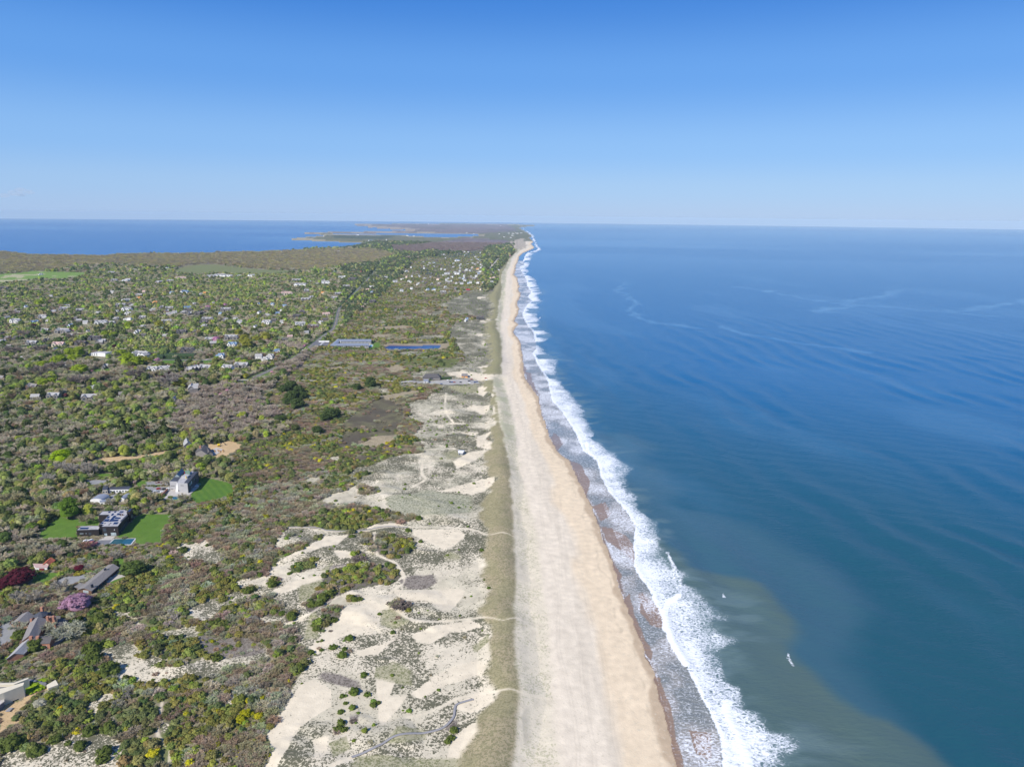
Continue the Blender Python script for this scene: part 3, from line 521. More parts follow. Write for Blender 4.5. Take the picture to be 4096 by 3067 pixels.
# milky trails seaward of the surf
trail = sstep(1.9, 1.0, to) * (to > .9) * sstep(.45, .7, fbm(GX * .4, GY, 12, 3, 108)) * (GY < 3000)
mixc(trail * .5, (0.13, 0.19, 0.19))
BROWN = np.array((0.25, 0.165, 0.11))
mixc(sw * sstep(26, 4, off - (nsw - .5) * 40) * .0, BROWN)
mixc(sw, (0.27, 0.255, 0.23)); mixc(sw * sstep(.5, .3, nsw) * .7, (0.13, 0.15, 0.145))
for p in [[(205, 330), (235, 345), (258, 362), (225, 400), (200, 350)], [(262, 432), (300, 440), (335, 475), (355, 540), (352, 580), (320, 540)], [(408, 700), (450, 705), (500, 740), (535, 800), (540, 850), (470, 790), (420, 760)], [(360, 620), (420, 600), (440, 650), (400, 680)],
          [(540, 965), (560, 960), (640, 1040), (665, 1120), (600, 1090), (560, 1040)], [(480, 1000), (500, 960), (600, 1200), (600, 1240), (560, 1180)], [(610, 1290), (640, 1300), (735, 1656), (740, 1760), (700, 1760)], [(750, 1500), (830, 1520), (840, 1640), (780, 1600)], [(90, 60), (110, 70), (145, 160), (150, 190), (100, 120)],
          [(395, 700), (410, 760), (480, 900), (470, 920), (420, 800)]]:
    pp = R8(p, 0); m = inpoly(wwx * .5 + GX * .5, wwy * .5 + GY * .5, pp) & wat; mixc(m * .85, BROWN); foam = np.where(m & (off < 14), foam * .35, foam)
mixc(sstep(5, 0, off) * (GY < 3000) * .85, BROWN)
slick_sheen = np.zeros(GX.shape)  # brightness of smooth water reflecting the sky, put into the water colour
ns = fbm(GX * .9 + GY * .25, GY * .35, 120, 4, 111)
slick_sheen += sstep(.50, .72, ns) * .16 * sstep(300, 900, GY)
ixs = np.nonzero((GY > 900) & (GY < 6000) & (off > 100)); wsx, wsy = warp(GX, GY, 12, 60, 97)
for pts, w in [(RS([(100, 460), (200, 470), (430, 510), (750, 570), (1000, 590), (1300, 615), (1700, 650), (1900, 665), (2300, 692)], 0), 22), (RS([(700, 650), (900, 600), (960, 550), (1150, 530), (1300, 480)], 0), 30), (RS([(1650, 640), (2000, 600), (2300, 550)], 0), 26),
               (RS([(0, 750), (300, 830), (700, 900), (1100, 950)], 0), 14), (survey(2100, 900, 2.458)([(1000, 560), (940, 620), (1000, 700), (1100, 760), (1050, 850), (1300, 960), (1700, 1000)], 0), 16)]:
    L = smooth_line(pts, 5); d = seg_dist(wsx[ixs], wsy[ixs], L); k = sstep(w * 1.3, w * .2, d); slick_sheen[ixs] = np.maximum(slick_sheen[ixs], .55 * k * (.6 + .8 * (fbm(GX[ixs] * .3, GY[ixs], 25, 2, 112) - .3)))
nf = fbm(GX * .12, GY * .8, 900, 4, 114); slick_sheen = np.maximum(slick_sheen, sstep(.5, .6, nf) * sstep(3000, 7000, GY) * .35)
mixc(bayside.astype(float), (0.003, 0.085, 0.25))
Z -= drop(GX, GY)

def cut(name, mask_faces, mats, attrs, kind='structure'):
    fi = np.nonzero(mask_faces); i, j = fi
    v00 = i * NC + j; quad = np.stack([v00, v00 + 1, v00 + NC + 1, v00 + NC], 1)
    used, inv = np.unique(quad, return_inverse=True); quad = inv.reshape(quad.shape)
    co = np.stack([GX.ravel()[used], GY.ravel()[used], Z.ravel()[used]], 1)
    o = mesh_np(name, co, quad, mats, smooth=True)
    for an, (arr, kd) in attrs.items():
        a = arr.reshape(-1, 3)[used] if kd == 'FLOAT_COLOR' else arr.ravel()[used]
        set_attr(o, an, a, kd)
    add_tags(o, kind=kind); return o
fc = cls[:-1, :-1]; wq = (~land[:-1, :-1]) & (~land[1:, :-1]) & (~land[:-1, 1:]) & (~land[1:, 1:])
anyw = (~land[:-1, :-1]) | (~land[1:, :-1]) | (~land[:-1, 1:]) | (~land[1:, 1:])
fcls = fc.copy(); fcls[anyw & ~wq] = np.where(GX[:-1, :-1][anyw & ~wq] > SX[:-1, :-1][anyw & ~wq] - 60, 1, 0); fcls[wq & (fcls < 2)] = 2
near_sea = ~land; col[near_sea] = np.array((0.36, 0.27, 0.18)) * 1.0

def ground_mat(name, rough=0.95, tuft_scale=.6):
    m, nt, bs = new_mat(name)
    a1 = N(nt, 'ShaderNodeAttribute', attribute_name='col'); a2 = N(nt, 'ShaderNodeAttribute', attribute_name='col2'); a3 = N(nt, 'ShaderNodeAttribute', attribute_name='tuft')
    geo = N(nt, 'ShaderNodeNewGeometry')
    no = N(nt, 'ShaderNodeTexNoise'); no.inputs['Scale'].default_value = tuft_scale; no.inputs['Detail'].default_value = 2.5; no.inputs['Roughness'].default_value = .6; no.inputs['Distortion'].default_value = .9
    nt.links.new(geo.outputs['Position'], no.inputs['Vector'])
    # noise is roughly gaussian around .5: threshold moves with the tuft share
    th = N(nt, 'ShaderNodeMapRange'); th.inputs[1].default_value = 0; th.inputs[2].default_value = 1; th.inputs[3].default_value = .70; th.inputs[4].default_value = .33
    nt.links.new(a3.outputs['Fac'], th.inputs[0])
    sub = N(nt, 'ShaderNodeMath', operation='SUBTRACT'); nt.links.new(no.outputs[0], sub.inputs[0]); nt.links.new(th.outputs[0], sub.inputs[1])
    mul = N(nt, 'ShaderNodeMath', operation='MULTIPLY'); mul.inputs[1].default_value = 16; mul.use_clamp = False; nt.links.new(sub.outputs[0], mul.inputs[0])
    ad = N(nt, 'ShaderNodeMath', operation='ADD'); ad.inputs[1].default_value = .5; ad.use_clamp = True; nt.links.new(mul.outputs[0], ad.inputs[0])
    mx = N(nt, 'ShaderNodeMix', data_type='RGBA'); nt.links.new(ad.outputs[0], mx.inputs['Factor']); nt.links.new(a1.outputs['Color'], mx.inputs[6]); nt.links.new(a2.outputs['Color'], mx.inputs[7])
    no2 = N(nt, 'ShaderNodeTexNoise'); no2.inputs['Scale'].default_value = .16; no2.inputs['Detail'].default_value = 6; nt.links.new(geo.outputs['Position'], no2.inputs['Vector'])
    mr = N(nt, 'ShaderNodeMapRange'); mr.inputs[1].default_value = .25; mr.inputs[2].default_value = .75; mr.inputs[3].default_value = .88; mr.inputs[4].default_value = 1.12; nt.links.new(no2.outputs[0], mr.inputs[0])
    sc = N(nt, 'ShaderNodeVectorMath', operation='SCALE'); nt.links.new(mx.outputs[2], sc.inputs[0]); nt.links.new(mr.outputs[0], sc.inputs['Scale'])
    nt.links.new(sc.outputs[0], bs.inputs['Base Color']); bs.inputs['Roughness'].default_value = rough; bs.inputs['Specular IOR Level'].default_value = .1
    bp = N(nt, 'ShaderNodeBump'); bp.inputs['Strength'].default_value = .35; bp.inputs['Distance'].default_value = .5; nt.links.new(no.outputs[0], bp.inputs['Height']); nt.links.new(bp.outputs[0], bs.inputs['Normal'])
    return m
M_ground = ground_mat('scrub_ground'); M_beach = ground_mat('beach_sand', .9); M_lawn = ground_mat('mown_grass', .9, 1.5); M_pave = ground_mat('gravel_paving', .8, 2.0)
LA = {'col': (col, 'FLOAT_COLOR'), 'col2': (col2, 'FLOAT_COLOR'), 'tuft': (tuft, 'FLOAT')}
cut('ground', fcls == 0, M_ground, LA); cut('beach', fcls == 1, M_beach, LA); cut('lawn', fcls == 4, M_lawn, LA); cut('paving', fcls == 6, M_pave, LA)

def water_mat(name, foamy=True, rough=.2, bump=.5):
    m, nt, bs = new_mat(name)
    a1 = N(nt, 'ShaderNodeAttribute', attribute_name='wcol'); geo = N(nt, 'ShaderNodeNewGeometry')
    bs.inputs['IOR'].default_value = 1.33; bs.inputs['Roughness'].default_value = rough
    mp = N(nt, 'ShaderNodeMapping'); mp.inputs['Scale'].default_value = (.14, .30, .2); mp.inputs['Rotation'].default_value = (0, 0, .25); nt.links.new(geo.outputs['Position'], mp.inputs[0])
    no = N(nt, 'ShaderNodeTexNoise'); no.inputs['Scale'].default_value = 1.0; no.inputs['Detail'].default_value = 5; no.inputs['Roughness'].default_value = .62; nt.links.new(mp.outputs[0], no.inputs['Vector'])
    bp = N(nt, 'ShaderNodeBump'); bp.inputs['Strength'].default_value = bump; bp.inputs['Distance'].default_value = 1.6; nt.links.new(no.outputs[0], bp.inputs['Height']); nt.links.new(bp.outputs[0], bs.inputs['Normal'])
    sl = N(nt, 'ShaderNodeAttribute', attribute_name='slick_sheen')
    mixs = N(nt, 'ShaderNodeMix', data_type='RGBA'); nt.links.new(sl.outputs['Fac'], mixs.inputs['Factor']); nt.links.new(a1.outputs['Color'], mixs.inputs[6]); mixs.inputs[7].default_value = (0.11, 0.25, 0.40, 1)  # sky sheen on the slicks painted as a paler base colour
    if not foamy:
        nt.links.new(mixs.outputs[2], bs.inputs['Base Color']); return m
    fo = N(nt, 'ShaderNodeAttribute', attribute_name='foam')
    # lacy pattern: warped cell edges plus ragged noise
    mp2 = N(nt, 'ShaderNodeMapping'); mp2.inputs['Scale'].default_value = (.30, .42, .3); mp2.inputs['Rotation'].default_value = (0, 0, -.35); nt.links.new(geo.outputs['Position'], mp2.inputs[0])
    nw = N(nt, 'ShaderNodeTexNoise'); nw.inputs['Scale'].default_value = .6; nw.inputs['Detail'].default_value = 4; nt.links.new(mp2.outputs[0], nw.inputs['Vector'])
    va = N(nt, 'ShaderNodeVectorMath', operation='MULTIPLY_ADD'); va.inputs[1].default_value = (3, 3, 3); nt.links.new(nw.outputs['Color'], va.inputs[0]); nt.links.new(mp2.outputs[0], va.inputs[2])
    vo = N(nt, 'ShaderNodeTexVoronoi', feature='DISTANCE_TO_EDGE'); vo.inputs['Scale'].default_value = 1.0; nt.links.new(va.outputs[0], vo.inputs['Vector'])
    iv = N(nt, 'ShaderNodeMapRange'); iv.inputs[1].default_value = 0; iv.inputs[2].default_value = .45; iv.inputs[3].default_value = 1.0; iv.inputs[4].default_value = .0; nt.links.new(vo.outputs['Distance'], iv.inputs[0])
    n5 = N(nt, 'ShaderNodeTexNoise'); n5.inputs['Scale'].default_value = 1.7; n5.inputs['Detail'].default_value = 5; n5.inputs['Roughness'].default_value = .65; nt.links.new(va.outputs[0], n5.inputs['Vector'])
    pm = N(nt, 'ShaderNodeMath', operation='MULTIPLY_ADD'); pm.inputs[1].default_value = .45; nt.links.new(iv.outputs[0], pm.inputs[0])
    n5m = N(nt, 'ShaderNodeMapRange'); n5m.inputs[1].default_value = .3; n5m.inputs[2].default_value = .7; n5m.inputs[3].default_value = 0; n5m.inputs[4].default_value = .55; nt.links.new(n5.outputs[0], n5m.inputs[0]); nt.links.new(n5m.outputs[0], pm.inputs[2])
    s1 = N(nt, 'ShaderNodeMath', operation='ADD'); nt.links.new(pm.outputs[0], s1.inputs[0]); nt.links.new(fo.outputs['Fac'], s1.inputs[1])
    mrf = N(nt, 'ShaderNodeMapRange', interpolation_type='SMOOTHSTEP'); mrf.inputs[1].default_value = .74; mrf.inputs[2].default_value = 1.36; nt.links.new(s1.outputs[0], mrf.inputs[0])
    gate = N(nt, 'ShaderNodeMapRange'); gate.inputs[1].default_value = .02; gate.inputs[2].default_value = .2; nt.links.new(fo.outputs['Fac'], gate.inputs[0])
    ml = N(nt, 'ShaderNodeMath', operation='MULTIPLY'); nt.links.new(mrf.outputs[0], ml.inputs[0]); nt.links.new(gate.outputs[0], ml.inputs[1])
    mx = N(nt, 'ShaderNodeMix', data_type='RGBA'); nt.links.new(ml.outputs[0], mx.inputs['Factor']); nt.links.new(mixs.outputs[2], mx.inputs[6]); mx.inputs[7].default_value = (0.76, 0.78, 0.81, 1)
    nt.links.new(mx.outputs[2], bs.inputs['Base Color'])
    rr = N(nt, 'ShaderNodeMapRange'); rr.inputs[3].default_value = rough; rr.inputs[4].default_value = .8; nt.links.new(ml.outputs[0], rr.inputs[0]); nt.links.new(rr.outputs[0], bs.inputs['Roughness'])
    return m
M_sea = water_mat('sea_water'); M_bay = water_mat('bay_water', False, .25, .35); M_pond = water_mat('pond_water', False, .12, .15)
WA = {'wcol': (wcol, 'FLOAT_COLOR'), 'foam': (np.clip(foam, 0, 1) * wat, 'FLOAT'), 'slick_sheen': (np.clip(slick_sheen, 0, 1), 'FLOAT')}
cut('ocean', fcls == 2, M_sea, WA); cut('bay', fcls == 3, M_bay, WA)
wcol[pond] = (0.006, 0.035, 0.14); cut('pond', fcls == 5, M_pond, WA)
# ------------------------------------------------------------------ roads, paths, boardwalks: draped ribbons
def resample(pts, step):
    pts = np.asarray(pts, float); d = np.r_[0, np.cumsum(np.hypot(*np.diff(pts, axis=0).T))]
    n = max(2, int(d[-1] / step) + 1); s = np.linspace(0, d[-1], n)
    return np.stack([np.interp(s, d, pts[:, 0]), np.interp(s, d, pts[:, 1])], 1)
def grid_z(x, y):
    """height of the built terrain sheet at x, y (bilinear in its own grid)"""
    x = np.asarray(x, float); y = np.asarray(y, float)
    fi = np.interp(y, rowsY, np.arange(NR)); i = np.clip(fi.astype(int), 0, NR - 2); ti = fi - i
    fj = np.clip((x / (y + 30.0) - U[0]) / (U[1] - U[0]), 0, NC - 2.001); j = fj.astype(int); tj = fj - j
    return (Z[i, j] * (1 - ti) + Z[i + 1, j] * ti) * (1 - tj) + (Z[i, j + 1] * (1 - ti) + Z[i + 1, j + 1] * ti) * tj
def ribbon(name, pts, width, mat, lift=.12, step=8.0, kind='structure', parent=None, thick=0.0):
    p = resample(pts, step); t = np.gradient(p, axis=0); t /= np.maximum(np.hypot(t[:, 0], t[:, 1])[:, None], 1e-6); nrm = np.stack([-t[:, 1], t[:, 0]], 1)
    K = 5; vs = []; 
    for k in range(K):
        q = p + nrm * (k / (K - 1) - .5) * width
        vs.append(np.stack([q[:, 0], q[:, 1], grid_z(q[:, 0], q[:, 1]) + lift], 1))
    vs = np.stack(vs, 1)                                   # (n,K,3)
    mz = vs[:, :, 2].max(1); vs[:, :, 2] = np.maximum(vs[:, :, 2], mz[:, None] - .02 * width)
    n = len(p); v = vs.reshape(-1, 3); a = (np.arange(n - 1)[:, None] * K + np.arange(K - 1)[None]).ravel()
    f = np.stack([a, a + 1, a + K + 1, a + K], 1)
    if thick > 0:
        lo = v.copy(); lo[:, 2] -= thick; nv = len(v); v = V([v, lo]); e1 = np.arange(n - 1) * K; e2 = e1 + K - 1
        f = V([f, np.stack([e1, e1 + K, e1 + K + nv, e1 + nv], 1), np.stack([e2 + K, e2, e2 + nv, e2 + K + nv], 1)])
    o = mesh_np(name, v, f, mat, parent=parent)
    if kind: o['kind'] = kind
    return o
M_asph = plain('asphalt', (0.135, 0.135, 0.145), .85, .08, .3); M_line = plain('road_paint', (0.55, 0.42, 0.12), .7, .05)
M_lane = plain('sandy_lane', (0.36, 0.33, 0.29), .9, .08, .3); M_board = plain('weathered_boards', (0.27, 0.26, 0.26), .85, .15, 2.0)
M_verge = plain('verge_grass', (0.11, 0.15, 0.035), .9, .25, .15)
ROAD_MAIN = V([R14([(1560, 1220), (1640, 1180), (1780, 1120), (2000, 1020), (2190, 925)]), R12([(680, 1395), (800, 1315), (900, 1235), (1000, 1150), (1110, 1065), (1190, 1010), (1240, 960), (1275, 850), (1305, 720), (1340, 650), (1400, 575), (1470, 520), (1540, 450), (1590, 400), (1650, 340), (1720, 270), (1770, 210), (1840, 140), (1880, 80), (1940, 10)])])
ROAD_CROSS = V([R14([(1180, 1165), (1300, 1172), (1450, 1182), (1640, 1186), (1800, 1186), (2100, 1186)]), R4([(100, 345), (280, 343), (420, 347), (560, 350), (760, 351), (1000, 352), (1180, 362)])])
ROAD_LANE = V([R13([(1380, 877), (1700, 880), (2000, 884)]), R14([(100, 882), (500, 886), (900, 890), (1200, 892), (1350, 886)])])
ROAD_VILL = R10([(1130, 790), (1140, 770), (1180, 715), (1230, 655), (1270, 605)])
ROAD_VILL2 = R11([(470, 577), (700, 571), (900, 564), (1130, 561), (1280, 558)])
ROAD_DRIVE = R14([(1000, 890), (1060, 862), (1120, 856), (1200, 862), (1280, 872)])
ROAD_SIDE = R14([(800, 640), (860, 605), (900, 590)])
ROAD_BACK = R4([(1700, 332), (1850, 330), (1990, 340)])
road_m = smooth_line(ROAD_MAIN, 4)
ribbon('verge', road_m, 22, M_verge, .10, 12); ribbon('road', road_m, 9.5, M_asph, .16, 10); ribbon('road_marking', road_m, .55, M_line, .24, 10)
ribbon('road', smooth_line(ROAD_CROSS, 3), 6.5, M_lane, .20, 10); ribbon('road', smooth_line(ROAD_LANE, 3), 7, M_asph, .16, 10)
ribbon('road', smooth_line(ROAD_VILL, 3), 14, M_lane, .9, 25); ribbon('road', smooth_line(ROAD_VILL2, 3), 11, M_lane, .5, 20)
ribbon('driveway', smooth_line(ROAD_DRIVE, 3), 5, M_lane, .22, 6); ribbon('road', ROAD_SIDE, 9, M_asph, .3, 10)
BW1 = smooth_line(R7([(1550, 1268), (1490, 1285), (1450, 1305), (1438, 1370), (1380, 1430), (1290, 1458), (1200, 1475), (1100, 1500), (1020, 1545), (960, 1572), (860, 1610)]), 6)
BW2 = smooth_line(R7([(500, 297), (600, 298), (680, 305), (720, 318), (830, 322), (950, 316), (1060, 298), (1180, 296)]), 6)
b1 = ribbon('boardwalk', BW1, 1.5, M_board, .55, 2, None, None, .25); add_tags(b1, 'long grey timber boardwalk winding over the nearest bare dunes towards the beach', 'boardwalk')
b2 = ribbon('boardwalk', BW2, 1.2, M_board, .5, 2, None, None, .25); add_tags(b2, 'thin grey boardwalk along the thicket edge inland of the middle beach path', 'boardwalk')
NOVEG_LINES = [(road_m, 11), (smooth_line(ROAD_CROSS, 3), 6), (smooth_line(ROAD_LANE, 3), 7), (smooth_line(ROAD_VILL, 3), 14), (smooth_line(ROAD_VILL2, 3), 10), (smooth_line(ROAD_DRIVE, 3), 5)] + [(L, 2.5) for L in PATHS] + [(BW1, 2), (BW2, 2)]
# ------------------------------------------------------------------ landmarks, used to tell look-alikes apart in labels
RA = survey(600, 1820, 5.52); RB = survey(280, 2020, 7.373); RC = survey(0, 2150, 3.687); RE = survey(0, 2450, 2.684)
def pt(R, x, y, z=4.0): return tuple(R([(x, y)], z)[0])
LANDMARKS = [('the black flat-roofed house', pt(RB, 1100, 600)), ('the grey modern house', pt(RA, 740, 650)), ('the long low ranch house', pt(RC, 1450, 600)), ('the brick chimney house', pt(RE, 400, 200)),
             ('the cream wedge-walled house', pt(RE, 150, 880)), ('the sandy building site', pt(R3, 1750, 890)), ('the red-roofed cottage', pt(RC, 640, 400)), ('the U-shaped motel', pt(R12, 1450, 1210)),
             ('the beach car park', pt(R4, 1500, 360)), ('the lone dune hut', pt(R4, 1700, 925)), ('the dark marsh', pt(R4, 950, 700)), ('the blue pond', pt(R4, 1300, 85)), ('the arched-roof sheds', pt(R5, 980, 430)),
             ('the dark red barns', pt(R13, 1850, 1390)), ('the road junction', pt(R14, 1650, 1185)), ('the tall clipped hedge', pt(R14, 620, 840)), ('the red-roofed beach house', pt(R11, 925, 550)), ('the winding boardwalk', pt(R7, 1100, 1500)),
             ('the golf course', pt(R1, 350, 520)), ('the open green field', pt(R1, 1750, 470)), ('the bright sand hollow', pt(R5, 1780, 920)), ('the pointed-gable shingle house', pt(R13, 500, 1290)), ('the yellow-flowering bushes', pt(R7, 250, 1380)),
             ('the second pale beach path', pt(R7, 1300, 835)), ('the tan reed bed', pt(R4, 1000, 850)), ('the harbour cove', pt(R9, 1400, 380)), ('the village street', pt(R10, 1200, 690)), ('the white twin-gabled house', pt(R14, 320, 1000)), ('the low brick-ended house', pt(R12, 935, 950))]
_LM = np.array([p for _, p in LANDMARKS])
_o1 = 'zeroth first second third fourth fifth sixth seventh eighth ninth tenth eleventh twelfth'.split()
def ordinal(k): return _o1[k] if k < 13 else '%d%s' % (k, 'th' if 10 < k % 100 < 20 else {1: 'st', 2: 'nd', 3: 'rd'}.get(k % 10, 'th'))
def label_all(items):
    """items: (object, description, x, y). Each gets description + how it stands to the closest landmark, ranked by distance."""
    cells = {}
    for it in items:
        o, desc, x, y = it; d = np.hypot(_LM[:, 0] - x, _LM[:, 1] - y); k = int(d.argmin()); dx = x - _LM[k, 0]; dy = y - _LM[k, 1]
        rel = ('beyond' if dy > 0 else 'before') if abs(dy) > abs(dx) else ('seaward of' if dx > 0 else 'inland of')
        cells.setdefault((desc, k, rel), []).append((d[k], o))
    for (desc, k, rel), L in cells.items():
        L.sort(key=lambda q: q[0])
        for i, (_, o) in enumerate(L):
            o['label'] = desc + ', ' + (ordinal(i + 1) + ' one ' if len(L) > 1 else '') + rel + ' ' + LANDMARKS[k][0]

# ------------------------------------------------------------------ building helpers
M_black = plain('black_cladding', (0.022, 0.018, 0.018), .6, .25, .6); M_rgravel = plain('pale_roof_gravel', (0.36, 0.35, 0.35), .9, .2, .35); M_solar = plain('solar_glass', (0.012, 0.022, 0.07), .2, .1, 1, 0, .6)
M_glass = plain('window_glass', (0.045, 0.06, 0.075), .12, .3, .5, 0, .8); M_glass2 = plain('pale_glass', (0.28, 0.34, 0.36), .15, .3, .5, 0, .8); M_grey = plain('grey_stucco', (0.36, 0.355, 0.36), .8, .06, .3); M_dgrey = plain('dark_grey_roof', (0.055, 0.06, 0.075), .6, .15, .5)
M_white = plain('white_paint', (0.68, 0.68, 0.67), .6, .06, .5); M_cream = plain('cream_stucco', (0.60, 0.54, 0.41), .85, .06, .4); M_shin = plain('weathered_shingle', (0.20, 0.185, 0.175), .9, .2, 1.2); M_shin2 = plain('dark_shingle', (0.10, 0.093, 0.09), .9, .2, 1.2)
M_shinl = plain('silver_shingle_roof', (0.31, 0.305, 0.30), .85, .15, 1.0); M_brick = plain('orange_brick', (0.36, 0.175, 0.115), .9, .2, 1.5); M_terra = plain('terracotta_tile', (0.36, 0.10, 0.055), .85, .15, 1); M_pinkr = plain('pink_roof', (0.45, 0.31, 0.28), .85, .15, .6)
M_blueroof = plain('slate_blue_roof', (0.13, 0.20, 0.30), .6, .15, .6); M_red = plain('barn_red', (0.16, 0.025, 0.03), .8, .15, 1); M_redroof = plain('red_roof', (0.33, 0.035, 0.05), .7, .15, 1); M_brown = plain('brown_wood', (0.13, 0.075, 0.05), .85, .25, 1.5)
M_pool = plain('pool_water', (0.02, 0.09, 0.115), .08, .12, .25, 0, .8); M_stone = plain('pale_stone', (0.42, 0.39, 0.35), .85, .12, .5); M_slate = plain('slate_terrace', (0.16, 0.16, 0.17), .8, .2, .5); M_yellow = plain('yellow_paint', (0.75, 0.55, 0.03), .5, .05)
M_metal = plain('corrugated_metal', (0.34, 0.355, 0.385), .45, .08, .4, .4); M_cgreen = plain('verdigris_green', (0.16, 0.24, 0.17), .7, .1); M_orange = plain('orange_paint', (0.55, 0.24, 0.06), .7, .1); M_wood = plain('fresh_timber', (0.42, 0.24, 0.10), .8, .2, 1.5); M_rust = plain('rusted_steel', (0.20, 0.05, 0.03), .8, .2)
M_blue = plain('bright_blue', (0.05, 0.16, 0.42), .5, .1); M_tyre = plain('black_rubber', (0.015, 0.015, 0.016), .8, .1)
def bm_obj(name, bm, mat, parent=None, loc=None):
    me = bpy.data.meshes.new(name); bmesh.ops.recalc_face_normals(bm, faces=bm.faces); bm.to_mesh(me); bm.free()
    for m in (mat if isinstance(mat, (list, tuple)) else [mat]): me.materials.append(m)
    o = bpy.data.objects.new(name, me); scene.collection.objects.link(o)
    if parent is not None: o.parent = parent
    if loc is not None: o.location = loc
    return o
def add_prism(bm, pts, z0, z1, mi=0):
    lo = [bm.verts.new((x, y, z0)) for x, y in pts]; hi = [bm.verts.new((x, y, z1)) for x, y in pts]; n = len(pts); fs = []
    fs.append(bm.faces.new(hi)); fs.append(bm.faces.new(lo[::-1]))
    for i in range(n): fs.append(bm.faces.new((lo[i], lo[(i + 1) % n], hi[(i + 1) % n], hi[i])))
    for f in fs: f.material_index = mi
def add_boxc(bm, cx, cy, cz, sx, sy, sz, rot=0, mi=0):
    c, s = math.cos(rot), math.sin(rot); q = [(-sx / 2, -sy / 2), (sx / 2, -sy / 2), (sx / 2, sy / 2), (-sx / 2, sy / 2)]
    add_prism(bm, [(cx + c * a - s * b, cy + s * a + c * b) for a, b in q], cz - sz / 2, cz + sz / 2, mi)
def add_cyl(bm, cx, cy, z0, z1, r0, r1=None, n=10):
    r1 = r0 if r1 is None else r1
    lo = [bm.verts.new((cx + r0 * math.cos(2 * math.pi * k / n), cy + r0 * math.sin(2 * math.pi * k / n), z0)) for k in range(n)]
    if r1 <= 1e-4:
        a = bm.verts.new((cx, cy, z1)); [bm.faces.new((lo[k], lo[(k + 1) % n], a)) for k in range(n)]
    else:
        hi = [bm.verts.new((cx + r1 * math.cos(2 * math.pi * k / n), cy + r1 * math.sin(2 * math.pi * k / n), z1)) for k in range(n)]
        [bm.faces.new((lo[k], lo[(k + 1) % n], hi[(k + 1) % n], hi[k])) for k in range(n)]; bm.faces.new(hi)
    bm.faces.new(lo[::-1])
def add_slab(bm, a, b, c, d, th):
    """sheet a b c d (3-D points, ring order) with thickness th downwards"""
    up = [bm.verts.new(p) for p in (a, b, c, d)]; dn = [bm.verts.new((p[0], p[1], p[2] - th)) for p in (a, b, c, d)]
    bm.faces.new(up); bm.faces.new(dn[::-1])
    for i in range(4): bm.faces.new((dn[i], dn[(i + 1) % 4], up[(i + 1) % 4], up[i]))
